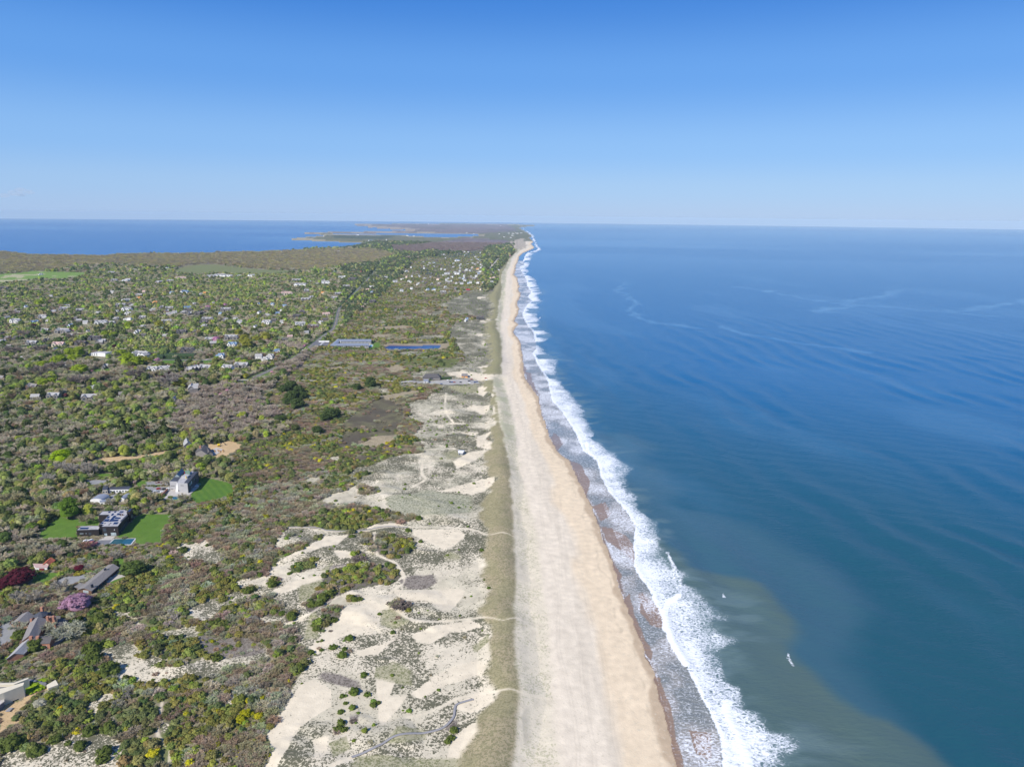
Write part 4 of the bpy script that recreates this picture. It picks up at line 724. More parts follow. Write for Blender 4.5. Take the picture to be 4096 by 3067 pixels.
class Bld:
    def __init__(s, name, x, y, label=None, cat='house', group=None, g=None):
        s.g = float(grid_z(np.array([x]), np.array([y]))[0]) if g is None else g
        s.x, s.y = x, y; s.root = bpy.data.objects.new(name, None); scene.collection.objects.link(s.root); s.root.location = (x, y, s.g); s.root.empty_display_size = 2
        add_tags(s.root, label, cat, group)
    def L(s, pts): return [(p[0] - s.x, p[1] - s.y) for p in pts]
    def prism(s, name, pts, z0, z1, mat, parent=None):
        bm = bmesh.new(); add_prism(bm, s.L(pts), z0, z1); return bm_obj(name, bm, mat, parent or s.root)
    def parapet(s, pts, z, mat, w=.4, h=.5, name='parapet'):
        q = s.L(pts); bm = bmesh.new()
        for a, b in zip(q, q[1:] + q[:1]):
            L = math.hypot(b[0] - a[0], b[1] - a[1]); add_boxc(bm, (a[0] + b[0]) / 2, (a[1] + b[1]) / 2, z + h / 2, L, w, h - .01 * random.random(), math.atan2(b[1] - a[1], b[0] - a[0]))
        return bm_obj(name, bm, mat, s.root)
    def window(s, a, b, t0, t1, z0, z1, mat=None, name='window', out=.06, frame=None):
        a, b = s.L([a, b]); ax = (b[0] - a[0], b[1] - a[1]); L = math.hypot(*ax); r = math.atan2(ax[1], ax[0]); tm = (t0 + t1) / 2
        cx, cy = a[0] + ax[0] * tm, a[1] + ax[1] * tm; bm = bmesh.new(); add_boxc(bm, cx, cy, (z0 + z1) / 2, L * (t1 - t0), out * 2, z1 - z0, r)
        w = bm_obj(name, bm, mat or M_glass, s.root)
        if frame:
            bm = bmesh.new(); W = L * (t1 - t0); hh = z1 - z0; ux, uy = math.cos(r), math.sin(r)
            for sg in (-1, 1):
                add_boxc(bm, cx + ux * sg * W / 2, cy + uy * sg * W / 2, (z0 + z1) / 2, .14, out * 3, hh + .3, r); add_boxc(bm, cx, cy, (z0 + z1) / 2 + sg * hh / 2, W, out * 2.8, .14, r)
            bm_obj('frame', bm, frame, w)
        return w
    def gable(s, c, z0, eave, ridge, wall, roof, over=.5, wn='wall', rn='roof', th=.25):
        """c = FL FR BR BL in world; ridge runs from the middle of FL-FR to the middle of BL-BR"""
        FL, FR, BR, BL = s.L(c); mf = ((FL[0] + FR[0]) / 2, (FL[1] + FR[1]) / 2); mb = ((BL[0] + BR[0]) / 2, (BL[1] + BR[1]) / 2)
        bm = bmesh.new(); v = lambda p, z: bm.verts.new((p[0], p[1], z))
        lo = [v(p, z0) for p in (FL, FR, BR, BL)]; hi = [v(p, eave) for p in (FL, FR, BR, BL)]; rf, rb = v(mf, ridge - .05), v(mb, ridge - .05)
        bm.faces.new((lo[0], lo[1], hi[1], rf, hi[0])); bm.faces.new((lo[2], lo[3], hi[3], rb, hi[2])); bm.faces.new((lo[1], lo[2], hi[2], hi[1])); bm.faces.new((lo[3], lo[0], hi[0], hi[3])); bm.faces.new(lo[::-1])
        w = bm_obj(wn, bm, wall, s.root)
        ux, uy = mb[0] - mf[0], mb[1] - mf[1]; L = math.hypot(ux, uy) + 1e-6; ux /= L; uy /= L
        def ext(p, m, k):  # outwards past the eave, and past the gable
            dx, dy = p[0] - m[0], p[1] - m[1]; D = math.hypot(dx, dy) + 1e-6; f = 1 + over / D
            return (m[0] + dx * f + ux * k * over, m[1] + dy * f + uy * k * over, eave - (ridge - eave) * over / D + .12)
        R0_ = (mf[0] - ux * over, mf[1] - uy * over, ridge + .12); R1_ = (mb[0] + ux * over, mb[1] + uy * over, ridge + .12)
        bm = bmesh.new(); add_slab(bm, ext(FL, mf, -1), R0_, R1_, ext(BL, mb, 1), th); add_slab(bm, ext(FR, mf, -1), R0_, R1_, ext(BR, mb, 1), th - .003)
        return w, bm_obj(rn, bm, roof, s.root)
    def box(s, name, x, y, cz, sx, sy, sz, rot, mat, parent=None):
        bm = bmesh.new(); add_boxc(bm, x - s.x, y - s.y, cz, sx, sy, sz, rot); return bm_obj(name, bm, mat, parent or s.root)
FOOT = []                                   # world polygons kept clear of planting
def foot(pts, grow=1.0):
    p = np.asarray(pts, float); c = p.mean(0); FOOT.append(c + (p - c) * grow)

# ---- black flat-roofed house
x0, y0 = pt(RB, 1100, 560); gz = float(grid_z(np.array([x0]), np.array([y0]))[0]); HB = 9.0
h = Bld('modern_house', x0, y0, 'black-clad flat-roofed modern house with solar panels beside a green lawn and pool')
zz = gz + HB
main = RB([(960, 640), (1410, 632), (1690, 270), (1690, 168), (1640, 165), (1630, 142), (1455, 142), (1435, 175), (950, 185), (845, 293), (1150, 290), (870, 575)], zz)
h.prism('wall', main, -1.5, HB, M_black); cm = main.mean(0); h.prism('roof', cm + (main - cm) * .985, HB, HB + .12, M_rgravel); h.parapet([tuple(p) for p in main], HB - .1, M_dgrey, .3, .5)
wing = RB([(192, 740), (840, 722), (890, 655), (830, 612), (330, 622)], gz + 6.5); h.prism('wall', wing, -3, 6.5, M_black); cw = wing.mean(0); h.prism('roof', cw + (wing - cw) * .98, 6.5, 6.62, M_rgravel); h.parapet([tuple(p) for p in wing], 6.4, M_dgrey, .3, .4)
tow = RB([(1665, 205), (1765, 98), (1845, 98), (1762, 208)], gz + 10.5); h.prism('stair_tower', tow, -1, 10.5, M_black); ct = tow.mean(0); h.prism('skylight', ct + (tow - ct) * .6, 10.5, 10.6, M_solar)
cy_ = RB([(905, 578)], gz + 10)[0]; bm = bmesh.new(); add_cyl(bm, cy_[0] - x0, cy_[1] - y0, -1, 10, 1.45, None, 20); bm_obj('round_column', bm, M_black, h.root)
for q in [[(978, 490), (1050, 418), (1165, 410), (1130, 490)], [(1140, 490), (1290, 318), (1370, 312), (1225, 490)], [(1235, 485), (1275, 425), (1440, 425), (1400, 482)], [(1310, 405), (1350, 355), (1500, 375), (1470, 410)], [(1370, 300), (1410, 245), (1530, 245), (1480, 300)], [(1265, 568), (1310, 508), (1435, 508), (1385, 568)],
          [(1080, 395), (1120, 335), (1180, 335), (1140, 392)], [(1200, 312), (1250, 252), (1305, 252), (1260, 312)], [(1115, 232), (1150, 192), (1205, 192), (1175, 232)], [(1290, 225), (1320, 188), (1375, 188), (1345, 225)], [(1450, 222), (1480, 182), (1590, 182), (1560, 222)], [(912, 556), (945, 510), (1005, 512), (965, 556)]]:
    h.prism('solar_panel', RB(q, zz), HB + .25, HB + .33, M_solar)
for q in [[(1470, 485), (1670, 290), (1725, 292), (1530, 487)]]: h.prism('pergola', RB(q, zz), HB + .2, HB + .3, M_dgrey)
h.prism('solar_panel', RB([(268, 715), (315, 665), (565, 662), (520, 712)], gz + 6.5), 6.75, 6.83, M_solar)
for px, py in [(1490, 310), (1555, 305)]:
    q = RB([(px, py)], zz)[0]; bm = bmesh.new(); add_boxc(bm, q[0] - x0, q[1] - y0, HB + .8, .9, .9, 1.6, .3); bm_obj('chimney', bm, M_brown, h.root)
for px, py in [(1195, 540), (1155, 580), (1030, 545)]:
    q = RB([(px, py)], zz)[0]; bm = bmesh.new(); add_cyl(bm, q[0] - x0, q[1] - y0, HB + .1, HB + .5, .8, .6, 12); bm_obj('skylight', bm, M_dgrey, h.root)
A, B_ = main[0], main[1]
for t0, t1, z0, z1, m in [(.02, .21, 4.1, 7.6, M_glass), (.05, .24, .1, 2.5, M_glass2), (.48, .84, .1, 3.1, M_glass2), (.73, .78, 5.3, 6.4, M_white)]: h.window(A, B_, t0, t1, z0, z1, m, frame=M_dgrey)
for k in range(6): h.window(main[1], main[2], .04 + k * .15, .15 + k * .15, .3, 3.2, M_glass, frame=M_dgrey)
for t0, t1 in [(.12, .30), (.39, .44)]: h.window(wing[0], wing[1], t0, t1, 2.6, 3.4, M_glass2, frame=M_dgrey)
h.window(wing[0], wing[1], .54, .64, 1.5, 3.6, M_glass, frame=M_dgrey); h.window(wing[0], wing[1], .86, .99, -1.2, 1.8, M_tyre, name='garage_door'); h.window(wing[0], wing[1], .05, .52, -2.9, -.6, M_brown, name='timber_base', out=.1)
foot(main, 1.08); foot(wing, 1.08)
tr = RB([(700, 1120), (960, 940), (1070, 905), (1350, 905), (1250, 1000), (1110, 1180), (830, 1190)], gz)
t_ = Bld('terrace', *tr.mean(0), 'pale paved terrace with dark slate panel between the black house and its pool', 'terrace'); t_.prism('paving', tr, -1.5, .18, M_stone); t_.prism('slate_panel', RB([(745, 1105), (830, 1030), (1220, 1022), (1120, 1165), (850, 1170)], gz), .18, .24, M_slate); foot(tr, 1.02)
pl = RB([(1100, 1160), (1290, 985), (1945, 970), (1800, 1155)], gz); t_ = Bld('swimming_pool', *pl.mean(0), 'large teal rectangular pool with white rim on the lawn by the black house', 'pool'); t_.prism('rim', pl, -1.5, .12, M_white); c_ = pl.mean(0); t_.prism('water', c_ + (pl - c_) * .93, .12, .17, M_pool); foot(pl, 1.08)
ct_ = RB([(1400, 1075), (1500, 1045), (1700, 1035), (1870, 1020), (1800, 1090), (1600, 1115), (1450, 1110)], gz)
# ---- grey modern house
x0, y0 = pt(RA, 740, 560); gz = float(grid_z(np.array([x0]), np.array([y0]))[0])
h = Bld('modern_house', x0, y0, 'tall light grey modern house with glass gable and striped lawn behind it')
blk = RA([(600, 612), (825, 630), (1055, 362), (930, 352), (700, 455)], gz + 11); h.prism('wall', blk, -1.5, 11, M_grey); cb = blk.mean(0); h.prism('roof', cb + (blk - cb) * .96, 11, 11.1, M_rgravel)
h.prism('dark_roof', RA([(752, 618), (818, 622), (1045, 366), (968, 362)], gz + 11), 11.12, 11.4, M_dgrey); h.prism('dark_side_sheet', V([blk[1:3] + .0, blk[1:3][::-1] + np.array([[.5, .35]])]), -1.2, 11.3, M_dgrey)  # dark roof strip; thin dark grey sheet over the seaward side wall
lb = RA([(430, 580), (598, 585), (705, 475), (640, 405), (545, 470)], gz + 9.5); h.prism('wall', lb, -1.5, 9.5, M_grey); cl_ = lb.mean(0); h.prism('roof', cl_ + (lb - cl_) * .94, 9.5, 9.62, M_dgrey)
gg = RA([(530, 480), (660, 478), (768, 365), (640, 352)], gz + 9.7); h.gable([tuple(p) for p in gg], 9.6, 9.8, 13.0, M_glass2, M_glass, .2, 'glazed_gable', 'glass_roof', .15)
h.prism('plant_room', RA([(785, 405), (880, 405), (875, 350), (775, 350)], gz + 13), 11.1, 13.6, M_cgreen); h.prism('upper_room', RA([(700, 470), (820, 480), (880, 430), (770, 410)], gz + 13), 11.1, 13.0, M_grey)
q = RA([(808, 470)], gz + 13)[0]; h.box('yellow_fin', q[0], q[1] - 1.5, 12.4, .5, .5, 4.2, 0, M_yellow); q = RA([(762, 375)], gz + 13)[0]; h.box('red_fin', q[0], q[1], 12.2, .5, .5, 3.0, 0, M_redroof)
for t0, t1, z0, z1 in [(.30, .62, 8.1, 8.5), (.05, .12, 1, 3)]: h.window(blk[0], blk[1], t0, t1, z0, z1, M_tyre)
for t0, t1, z0, z1 in [(.08, .62, 4.2, 4.7), (.08, .4, .4, .8)]: h.window(lb[0], lb[1], t0, t1, z0, z1, M_tyre)
bb = blk[1] + (np.array([.62, .5])); b2_ = blk[2] + (np.array([.62, .5]))
for t0, t1, z0, z1, m in [(.12, .2, 6.5, 9.2, M_glass2), (.26, .32, 6.5, 9.5, M_white), (.55, .6, 7, 8.4, M_glass2), (.25, .31, .5, 3.5, M_glass2), (.62, .75, 4, 8, M_glass), (.35, .5, .4, 3.6, M_glass)]: h.window(tuple(bb), tuple(b2_), t0, t1, z0, z1, m)
bm = bmesh.new(); q = np.array(h.L(RA([(560, 760), (640, 755), (600, 625), (585, 628)], gz + 3))); add_slab(bm, (q[0][0], q[0][1], .2), (q[1][0], q[1][1], .2), (lb[1][0] - x0 + .8, lb[1][1] - y0, 8.2), (lb[1][0] - x0 - .3, lb[1][1] - y0, 8.2), .3); bm_obj('stair', bm, M_white, h.root)
foot(blk, 1.1); foot(lb, 1.15)
tr = RA([(400, 800), (450, 745), (640, 740), (830, 840), (990, 640), (1100, 620), (1080, 700), (860, 890), (560, 905), (440, 900), (380, 960), (290, 985), (400, 860)], gz)
t_ = Bld('terrace', *tr.mean(0), 'pale stone terrace with loungers in front of the grey modern house', 'terrace'); t_.prism('paving', tr, -1.5, .25, M_stone)
for px, py in [(345, 950), (370, 915), (400, 880), (590, 850), (620, 848), (680, 872)]:
    q = RA([(px, py)], gz)[0]; t_.box('lounger', q[0], q[1], .5, 1.9, .8, .35, .7, M_white)
foot(tr, 1.05)
pl = RA([(480, 915), (680, 900), (600, 1000), (500, 1015)], gz); t_ = Bld('swimming_pool', *pl.mean(0), 'teal pool beside the terrace of the grey modern house, half hidden by cedars', 'pool'); t_.prism('rim', pl, -1.5, .22, M_stone); c_ = pl.mean(0); t_.prism('water', c_ + (pl - c_) * .9, .22, .27, M_pool); foot(pl, 1.1)
bw_ = RA([(265, 915), (390, 785)], gz); q = bw_.mean(0); t_ = Bld('brick_wall', *q, 'short pink-brown brick wall beside the cars of the grey modern house', 'wall'); L_ = np.hypot(*(bw_[1] - bw_[0])); bm = bmesh.new(); add_boxc(bm, 0, 0, 1.2, L_, .5, 2.8, math.atan2(*(bw_[1] - bw_[0])[::-1])); add_boxc(bm, 0, 0, 2.66, L_, .6, .12, math.atan2(*(bw_[1] - bw_[0])[::-1])); bm_obj('wall', bm, M_brick, t_.root)
q = RA([(1035, 690)], gz)[0]; t_ = Bld('garden_cabana', *q, 'white and orange cushioned cabana on the lawn edge of the grey modern house', 'cabana')
t_.box('base', q[0], q[1], .4, 5, 3.2, .5, .5, M_orange); t_.box('cushion', q[0], q[1], .9, 4.4, 2.6, .5, .5, M_white); t_.box('canopy', q[0] + 2.2, q[1] + 1.8, 2.0, 3, .25, 2.2, .5, M_cgreen)
q = RA([(250, 625)], gz)[0]; t_ = Bld('steel_sculpture', *q, 'long rust-red angular sculpture on grey gravel inland of the grey modern house', 'sculpture')
bm = bmesh.new()
for k in range(5): add_boxc(bm, -6 + 3 * k, .3 * (k % 2), .9, .35, 2.4, 1.7 - .2 * (k % 2), .5 * (-1) ** k)
add_boxc(bm, 0, 0, .5, 13, .3, .35, .08); bm_obj('beams', bm, M_rust, t_.root)
# ---- long ranch house
x0, y0 = pt(RC, 1450, 600); gz = float(grid_z(np.array([x0]), np.array([y0]))[0])
h = Bld('ranch_house', x0, y0, 'long low ranch house with one grey shingle roof and two chimneys')
gq = RC([(1160, 756), (1345, 772), (1738, 440), (1600, 405)], gz + 3.6); h.gable([tuple(p) for p in gq], -1.5, 3.6, 5.4, M_brown, M_shin, 1.0)
for px, py, zc in [(1357, 715, 5.2), (1552, 485, 5.6)]:
    q = RC([(px, py)], gz + 5)[0]; h.box('chimney', q[0], q[1], zc, 1.7, 1.3, 3.0, .9, M_dgrey)
h.window(gq[0], gq[1], .35, .75, .9, 2.8, M_glass2, frame=M_white)
for k in range(9): h.window(gq[1], gq[2], .05 + k * .105, .12 + k * .105, .3, 2.4, M_glass, frame=M_brown)
low = RC([(1085, 722), (1160, 745), (1260, 680), (1180, 665)], gz + 2.6); h.prism('porch_roof', low, 2.3, 2.6, M_shin); h.prism('porch_wall', low.mean(0) + (low - low.mean(0)) * .8, -1, 2.3, M_brown); foot(gq, 1.1); foot(low, 1.1)
tr = RC([(1545, 640), (1600, 665), (1700, 620), (1830, 575), (1872, 545), (1800, 500), (1755, 490)], gz); t_ = Bld('terrace', *tr.mean(0), 'pale stone patio with tables along the seaward side of the ranch house', 'terrace'); t_.prism('paving', tr, -1.5, .15, M_stone); foot(tr, 1.05)
q = RC([(1700, 540)], gz)[0]; t_.box('planter', q[0], q[1], .4, 6.5, 1.0, .6, .9, M_brown)
for px, py in [(1560, 635), (1610, 610), (1640, 598)]: q = RC([(px, py)], gz)[0]; t_.box('table', q[0], q[1], .6, 1.6, 1.2, .5, .4, M_white)
# ---- red-tiled cottage
x0, y0 = pt(RC, 660, 380); h = Bld('cottage', x0, y0, 'small cottage with a red tile roof and pink lower roof among shrubs'); gz = h.g
gq = RC([(640, 392), (722, 388), (808, 330), (700, 315)], gz + 3.5); h.gable([tuple(p) for p in gq], -1.5, 3.5, 5.2, M_cream, M_terra, .6)
lq = RC([(482, 380), (620, 385), (722, 388), (700, 440), (520, 440)], gz + 3); h.prism('wall', lq.mean(0) + (lq - lq.mean(0)) * .92, -1.5, 2.8, M_white); h.prism('low_roof', lq, 2.8, 3.1, M_pinkr); h.window(lq[4], lq[3], .3, .7, .4, 2.3, M_red, 'door'); q = RC([(660, 325)], gz + 4)[0]; h.box('chimney', q[0], q[1], 4.6, 1, 1, 2.6, 0, M_stone); foot(gq, 1.15); foot(lq, 1.15)
# ---- arched sheds and flat pavilion
for k, (pts, lab) in enumerate([([(818, 440), (930, 442), (925, 402), (858, 398)], 'inland one of two white sheds with grey arched roofs beyond the black house'), ([(1055, 432), (1120, 435), (1148, 394), (1098, 392)], 'seaward one of two white sheds with grey arched roofs beyond the black house')]):
    q = R5(pts, 7.0); c = q.mean(0); h = Bld('arched_shed', *c, lab, 'shed', 'arched-roof sheds'); ux = (q[1] - q[0]) ; W_ = np.hypot(*ux); r_ = math.atan2(ux[1], ux[0]); D_ = 13.0
    bm = bmesh.new(); n = 10; rr = [(-W_ / 2 * math.cos(math.pi * i / n), 2.6 + 2.2 * math.sin(math.pi * i / n)) for i in range(n + 1)]
    def tr3(u, w, z): return (u * math.cos(r_) - w * math.sin(r_), u * math.sin(r_) + w * math.cos(r_), z)
    f1 = [bm.verts.new(tr3(u, -D_ / 2, z)) for u, z in rr]; f2 = [bm.verts.new(tr3(u, D_ / 2, z)) for u, z in rr]
    for i in range(n): bm.faces.new((f1[i], f1[i + 1], f2[i + 1], f2[i]))
    bm_obj('roof', bm, M_metal, h.root)
    bm = bmesh.new()
    for w in (-D_ / 2 + .1, D_ / 2 - .1): vs = [bm.verts.new(tr3(u * .98, w, z - .05)) for u, z in rr]; lo = [bm.verts.new(tr3(W_ / 2 * .98, w, -1.5)), bm.verts.new(tr3(-W_ / 2 * .98, w, -1.5))]; bm.faces.new(vs + lo)
    for sg in (-1, 1): a = [bm.verts.new(tr3(sg * W_ / 2 * .98, w, z)) for w, z in ((-D_ / 2, -1.5), (D_ / 2, -1.5), (D_ / 2, 2.6), (-D_ / 2, 2.6))]; bm.faces.new(a)
    bm_obj('wall', bm, M_white, h.root); foot(q, 1.25)
def flat_house(name, R, pts, H, wall, roof, label, cat='house', z0=-1.5, wins=0, group=None):
    q0 = R(pts, 4.0); c = q0.mean(0); h = Bld(name, *c, label, cat, group); q = R(pts, h.g + H); h.prism('wall', q, z0, H, wall); cc = q.mean(0); h.prism('roof', cc + (q - cc) * 1.03, H, H + .3, roof)
    for k in range(wins): h.window(q[0], q[1], (k + .15) / wins, (k + .75) / wins, H * .25, H * .7, M_glass, frame=M_white)
    foot(q, 1.15); return h, q
flat_house('link_building', R5, [(885, 462), (985, 455), (985, 440), (880, 442)], 3.0, M_white, M_metal, 'low grey-roofed link between the two arched sheds', 'shed', wins=3)
flat_house('pavilion', R5, [(905, 352), (950, 348), (958, 308), (918, 312)], 5.0, M_stone, M_dgrey, 'small dark-roofed pavilion beside the long flat studio, inland of the sheds', 'pavilion', wins=2)
flat_house('studio', R5, [(945, 350), (1152, 346), (1150, 322), (960, 325)], 4.0, M_white, M_dgrey, 'long flat dark-roofed studio beyond the arched-roof sheds', wins=8)
# pergola walk and pink wall
q = R5([(1170, 305), (1240, 250)], 4); t_ = Bld('pergola', *q.mean(0), 'long slatted pergola walk running up to the pale pink blossom hedge', 'pergola'); L_ = np.hypot(*(q[1] - q[0])); r_ = math.atan2(*(q[1] - q[0])[::-1]); bm = bmesh.new()
for k in range(12):
    u = (k / 11 - .5) * L_; cx, cy = u * math.cos(r_), u * math.sin(r_); add_boxc(bm, cx, cy, 2.9, .3, 4.2, .2, r_)
    for sg in (-1, 1): add_boxc(bm, cx - sg * 1.8 * math.sin(r_), cy + sg * 1.8 * math.cos(r_), 1.1, .3, .3, 3.4, r_)
bm_obj('frame', bm, M_pinkr, t_.root)
# ---- brick chimney house
x0, y0 = pt(RE, 400, 180); h = Bld('brick_house', x0, y0, 'rambling brick house with grey shingle roofs, octagon turret and tall paired chimneys'); gz = h.g
def gb(R, pts, e, r, wall, roof, **k): q = R(pts, h.g + e); foot(q, 1.12); return h.gable([tuple(p) for p in q], -2, e, r, wall, roof, **k), q
gb(RE, [(240, 300), (395, 262), (500, 70), (330, 90)], 4.6, 7.2, M_brick, M_shin); gb(RE, [(75, 492), (250, 440), (375, 325), (262, 296)], 3.2, 5.6, M_brick, M_shinl); gb(RE, [(120, 118), (290, 112), (365, 30), (240, 12)], 3.8, 6.2, M_brick, M_shin)
_, g4 = gb(RE, [(350, 330), (348, 262), (590, 240), (530, 322)], 5.0, 6.8, M_brick, M_shin2); gb(RE, [(602, 142), (700, 146), (720, 82), (628, 76)], 3.4, 4.4, M_shin2, M_shin2); gb(RE, [(500, 60), (510, 30), (650, 34), (640, 66)], 3.6, 4.6, M_shin2, M_shin2)
q = RE([(500, 62), (585, 58), (600, 36), (515, 38)], gz + 8.5); h.prism('brick_tower', q, -1, 8.5, M_brick); foot(q, 1.2)
for px, py, zt in [(508, 50, 10.6), (572, 46, 10.6)]: p = RE([(px, py)], gz + 10)[0]; h.box('chimney', p[0], p[1], 9.4, 1.4, 1.6, 3.0, .2, M_brick)
for px, py in [(331, 258), (404, 256)]: p = RE([(px, py)], gz + 8)[0]; h.box('chimney', p[0], p[1], 5.0, 2.0, 1.6, 6.8, .1, M_brick)
p = RE([(338, 92)], gz + 5)[0]; h.box('chimney', p[0], p[1], 4.0, 1.4, 1.2, 6.0, .1, M_brick)
p = RE([(440, 28)], gz + 4)[0]; bm = bmesh.new(); add_cyl(bm, p[0] - x0, p[1] - y0, -1, 4.6, 3.9, None, 8); bm_obj('turret_wall', bm, M_brick, h.root); bm = bmesh.new(); add_cyl(bm, p[0] - x0, p[1] - y0, 4.6, 7.2, 4.9, .02, 8); bm_obj('turret_roof', bm, M_dgrey, h.root); h.box('chimney', p[0] - 1.5, p[1] + 4.0, 5.5, 1.8, 1.6, 6, 0, M_brick)
for t0, t1 in [(.15, .3), (.55, .8)]: h.window(tuple(g4[0]), tuple(g4[3]), t0, t1, 1, 2.8, M_glass, frame=M_white)
tr = RE([(545, 372), (700, 185), (800, 178), (760, 225), (640, 330), (570, 378)], gz); t_ = Bld('terrace', *tr.mean(0), 'weathered plank terrace seaward of the brick chimney house', 'terrace'); t_.prism('decking', tr, -1.5, .25, M_board); foot(tr, 1.02)
pl = RE([(650, 60), (905, 58), (945, 42), (880, 92), (770, 100), (660, 90)], gz); t_ = Bld('swimming_pool', *pl.mean(0), 'narrow dark pool behind the round clipped tree at the brick house', 'pool'); t_.prism('rim', pl, -1.5, .2, M_stone); c_ = pl.mean(0); t_.prism('water', c_ + (pl - c_) * .88, .2, .24, plain('dark_pool', (0.01, 0.05, 0.06), .08, .1)); foot(pl, 1.05)
# ---- cream wedge house
x0, y0 = pt(RE, 150, 850); h = Bld('cream_house', x0, y0, 'cream stucco wedge-walled house with dark roof at the bottom corner of sandy yard'); gz = h.g
q = RE([(-90, 900), (40, 857), (250, 777), (258, 745), (60, 800), (-90, 830)], gz + 8.5); h.prism('wall', q, -2.5, 8.5, M_cream); foot(q, 1.05)
h.window(tuple(q[1]), tuple(q[2]), .36, .66, -.2, .7, M_tyre)
q2 = RE([(-90, 800), (60, 800), (258, 745), (300, 690), (148, 745), (-90, 752)], gz + 6.0); h.prism('roof', q2, -2, 6.0, M_slate); q3 = RE([(-90, 750), (145, 745), (300, 690), (305, 700), (150, 762), (-90, 768)], gz + 8.0); h.prism('back_wall', q3, -2, 7.6, M_cream); foot(q2, 1.1)
q4 = RE([(498, 768), (596, 712), (625, 764), (515, 805)], gz + 2.8); h.prism('wedge_wall', q4, -2, 2.4, M_cream); foot(q4, 1.1); q5 = RE([(300, 700), (500, 748), (490, 765), (290, 720)], gz + 3.0); h.prism('link_roof', q5, -2, 2.8, M_slate); foot(q5, 1.2)
q6 = RE([(-90, 960), (40, 900), (48, 950), (-60, 1030)], gz + 4.0); h.prism('balcony', q6, 3.6, 4.1, M_stone); h.prism('balcony_wall', q6.mean(0) + (q6 - q6.mean(0)) * .85, -2.5, 3.6, M_slate)
for k, (px, py) in enumerate([(90, 1060), (110, 1038)]): p = RE([(px, py)], gz)[0]; t_ = Bld('picnic_bench', *p, ['grey slatted bench nearest the cream house on its sandy yard', 'second grey slatted bench on the cream house yard, nearer the scrub'][k], 'bench', 'yard benches'); t_.box('top', p[0], p[1], .75, 2.6, 1.6, .12, .1, M_board); t_.box('legs', p[0], p[1], .35, 2.0, .3, .7, .1, M_board)
# ---- building site
x0, y0 = pt(R3, 1635, 925); h = Bld('shingle_house', x0, y0, 'grey shingled house with brick chimney at the edge of the sandy building site')
_, q = gb(R3, [(1572, 922), (1665, 936), (1690, 892), (1600, 880)], 5, 9, M_shin, M_shin2); gb(R3, [(1660, 936), (1712, 930), (1690, 900), (1650, 905)], 4, 6.5, M_shin, M_shin2); p = R3([(1612, 885)], h.g + 8)[0]; h.box('chimney', p[0], p[1], 6.5, 2, 1.6, 8, 0, M_brick)
x0, y0 = pt(R3, 1505, 855); h = Bld('barn', x0, y0, 'grey steep-roofed barn inland of the sandy building site', 'barn'); gb(R3, [(1480, 870), (1545, 862), (1530, 826), (1472, 835)], 4, 8, M_shin, M_shinl)
fq = R3([(1690, 905), (1740, 880), (1795, 893), (1750, 930), (1715, 940)], 4); t_ = Bld('foundation', *fq.mean(0), 'timber formwork and pale concrete footings on the sandy building site', 'foundation'); t_.prism('slab', fq, -.5, .3, M_stone)
for k in range(6): p = fq.mean(0) + np.array([(k - 2.5) * 3.2, (k % 2) * 2]); t_.box('form_boards', p[0], p[1], .6, 1.0, 9, .5, .5, M_wood)
mq = R3([(1770, 838), (1700, 848), (1830, 835)], 4)[0]
p = R3([(1760, 866)], 4)[0]; t_ = Bld('excavator', *p, 'yellow excavator with dark arm working on the sandy building site', 'excavator')
t_.box('track', p[0] - 1.2, p[1], .5, .6, 4.2, 1, .6, M_tyre); t_.box('track', p[0] + 1.2, p[1], .5, .6, 4.2, 1.01, .6, M_tyre); t_.box('cab', p[0], p[1], 2.0, 2.6, 3.4, 2.0, .6, M_yellow)
bm = bmesh.new(); add_slab(bm, (1, 1, 2.2), (1.6, 1, 2.2), (4.6, 3.2, 5.2), (4.0, 3.2, 5.2), .5); add_slab(bm, (4.0, 3.2, 5.2), (4.6, 3.2, 5.2), (7.0, 4.6, 1.4), (6.4, 4.6, 1.4), .5); bm_obj('arm', bm, M_tyre, t_.root); t_.box('bucket', p[0] + 6.8, p[1] + 4.6, 1.0, 1.2, 1.0, 1.1, .3, M_tyre)
p = R3([(1692, 845)], 4)[0]; t_ = Bld('skip', *p, 'dark open skip at the back edge of the sandy building site', 'skip'); t_.box('body', p[0], p[1], 1.0, 6, 2.4, 1.7, .1, M_dgrey); t_.box('rim', p[0], p[1], 1.9, 6.3, 2.6, .15, .1, M_tyre)
for k, (px, py, lb_) in enumerate([(1558, 872, 'small blue portable toilet beside the grey barn at the building site'), (1497, 950, 'blue portable toilet nearest the grey modern house, below the building site'), (762, 972, 'blue portable toilet at the inland end of the sandy access track')]):
    p = R3([(px, py)], 4)[0]; t_ = Bld('portable_toilet', *p, lb_, 'portable toilet', 'blue site toilets'); t_.box('cabin', p[0], p[1], 1.2, 1.6, 1.6, 2.3, 0, M_blue); t_.box('roof', p[0], p[1], 2.45, 1.8, 1.8, .2, 0, M_white)
NEARFOOT = list(FOOT)
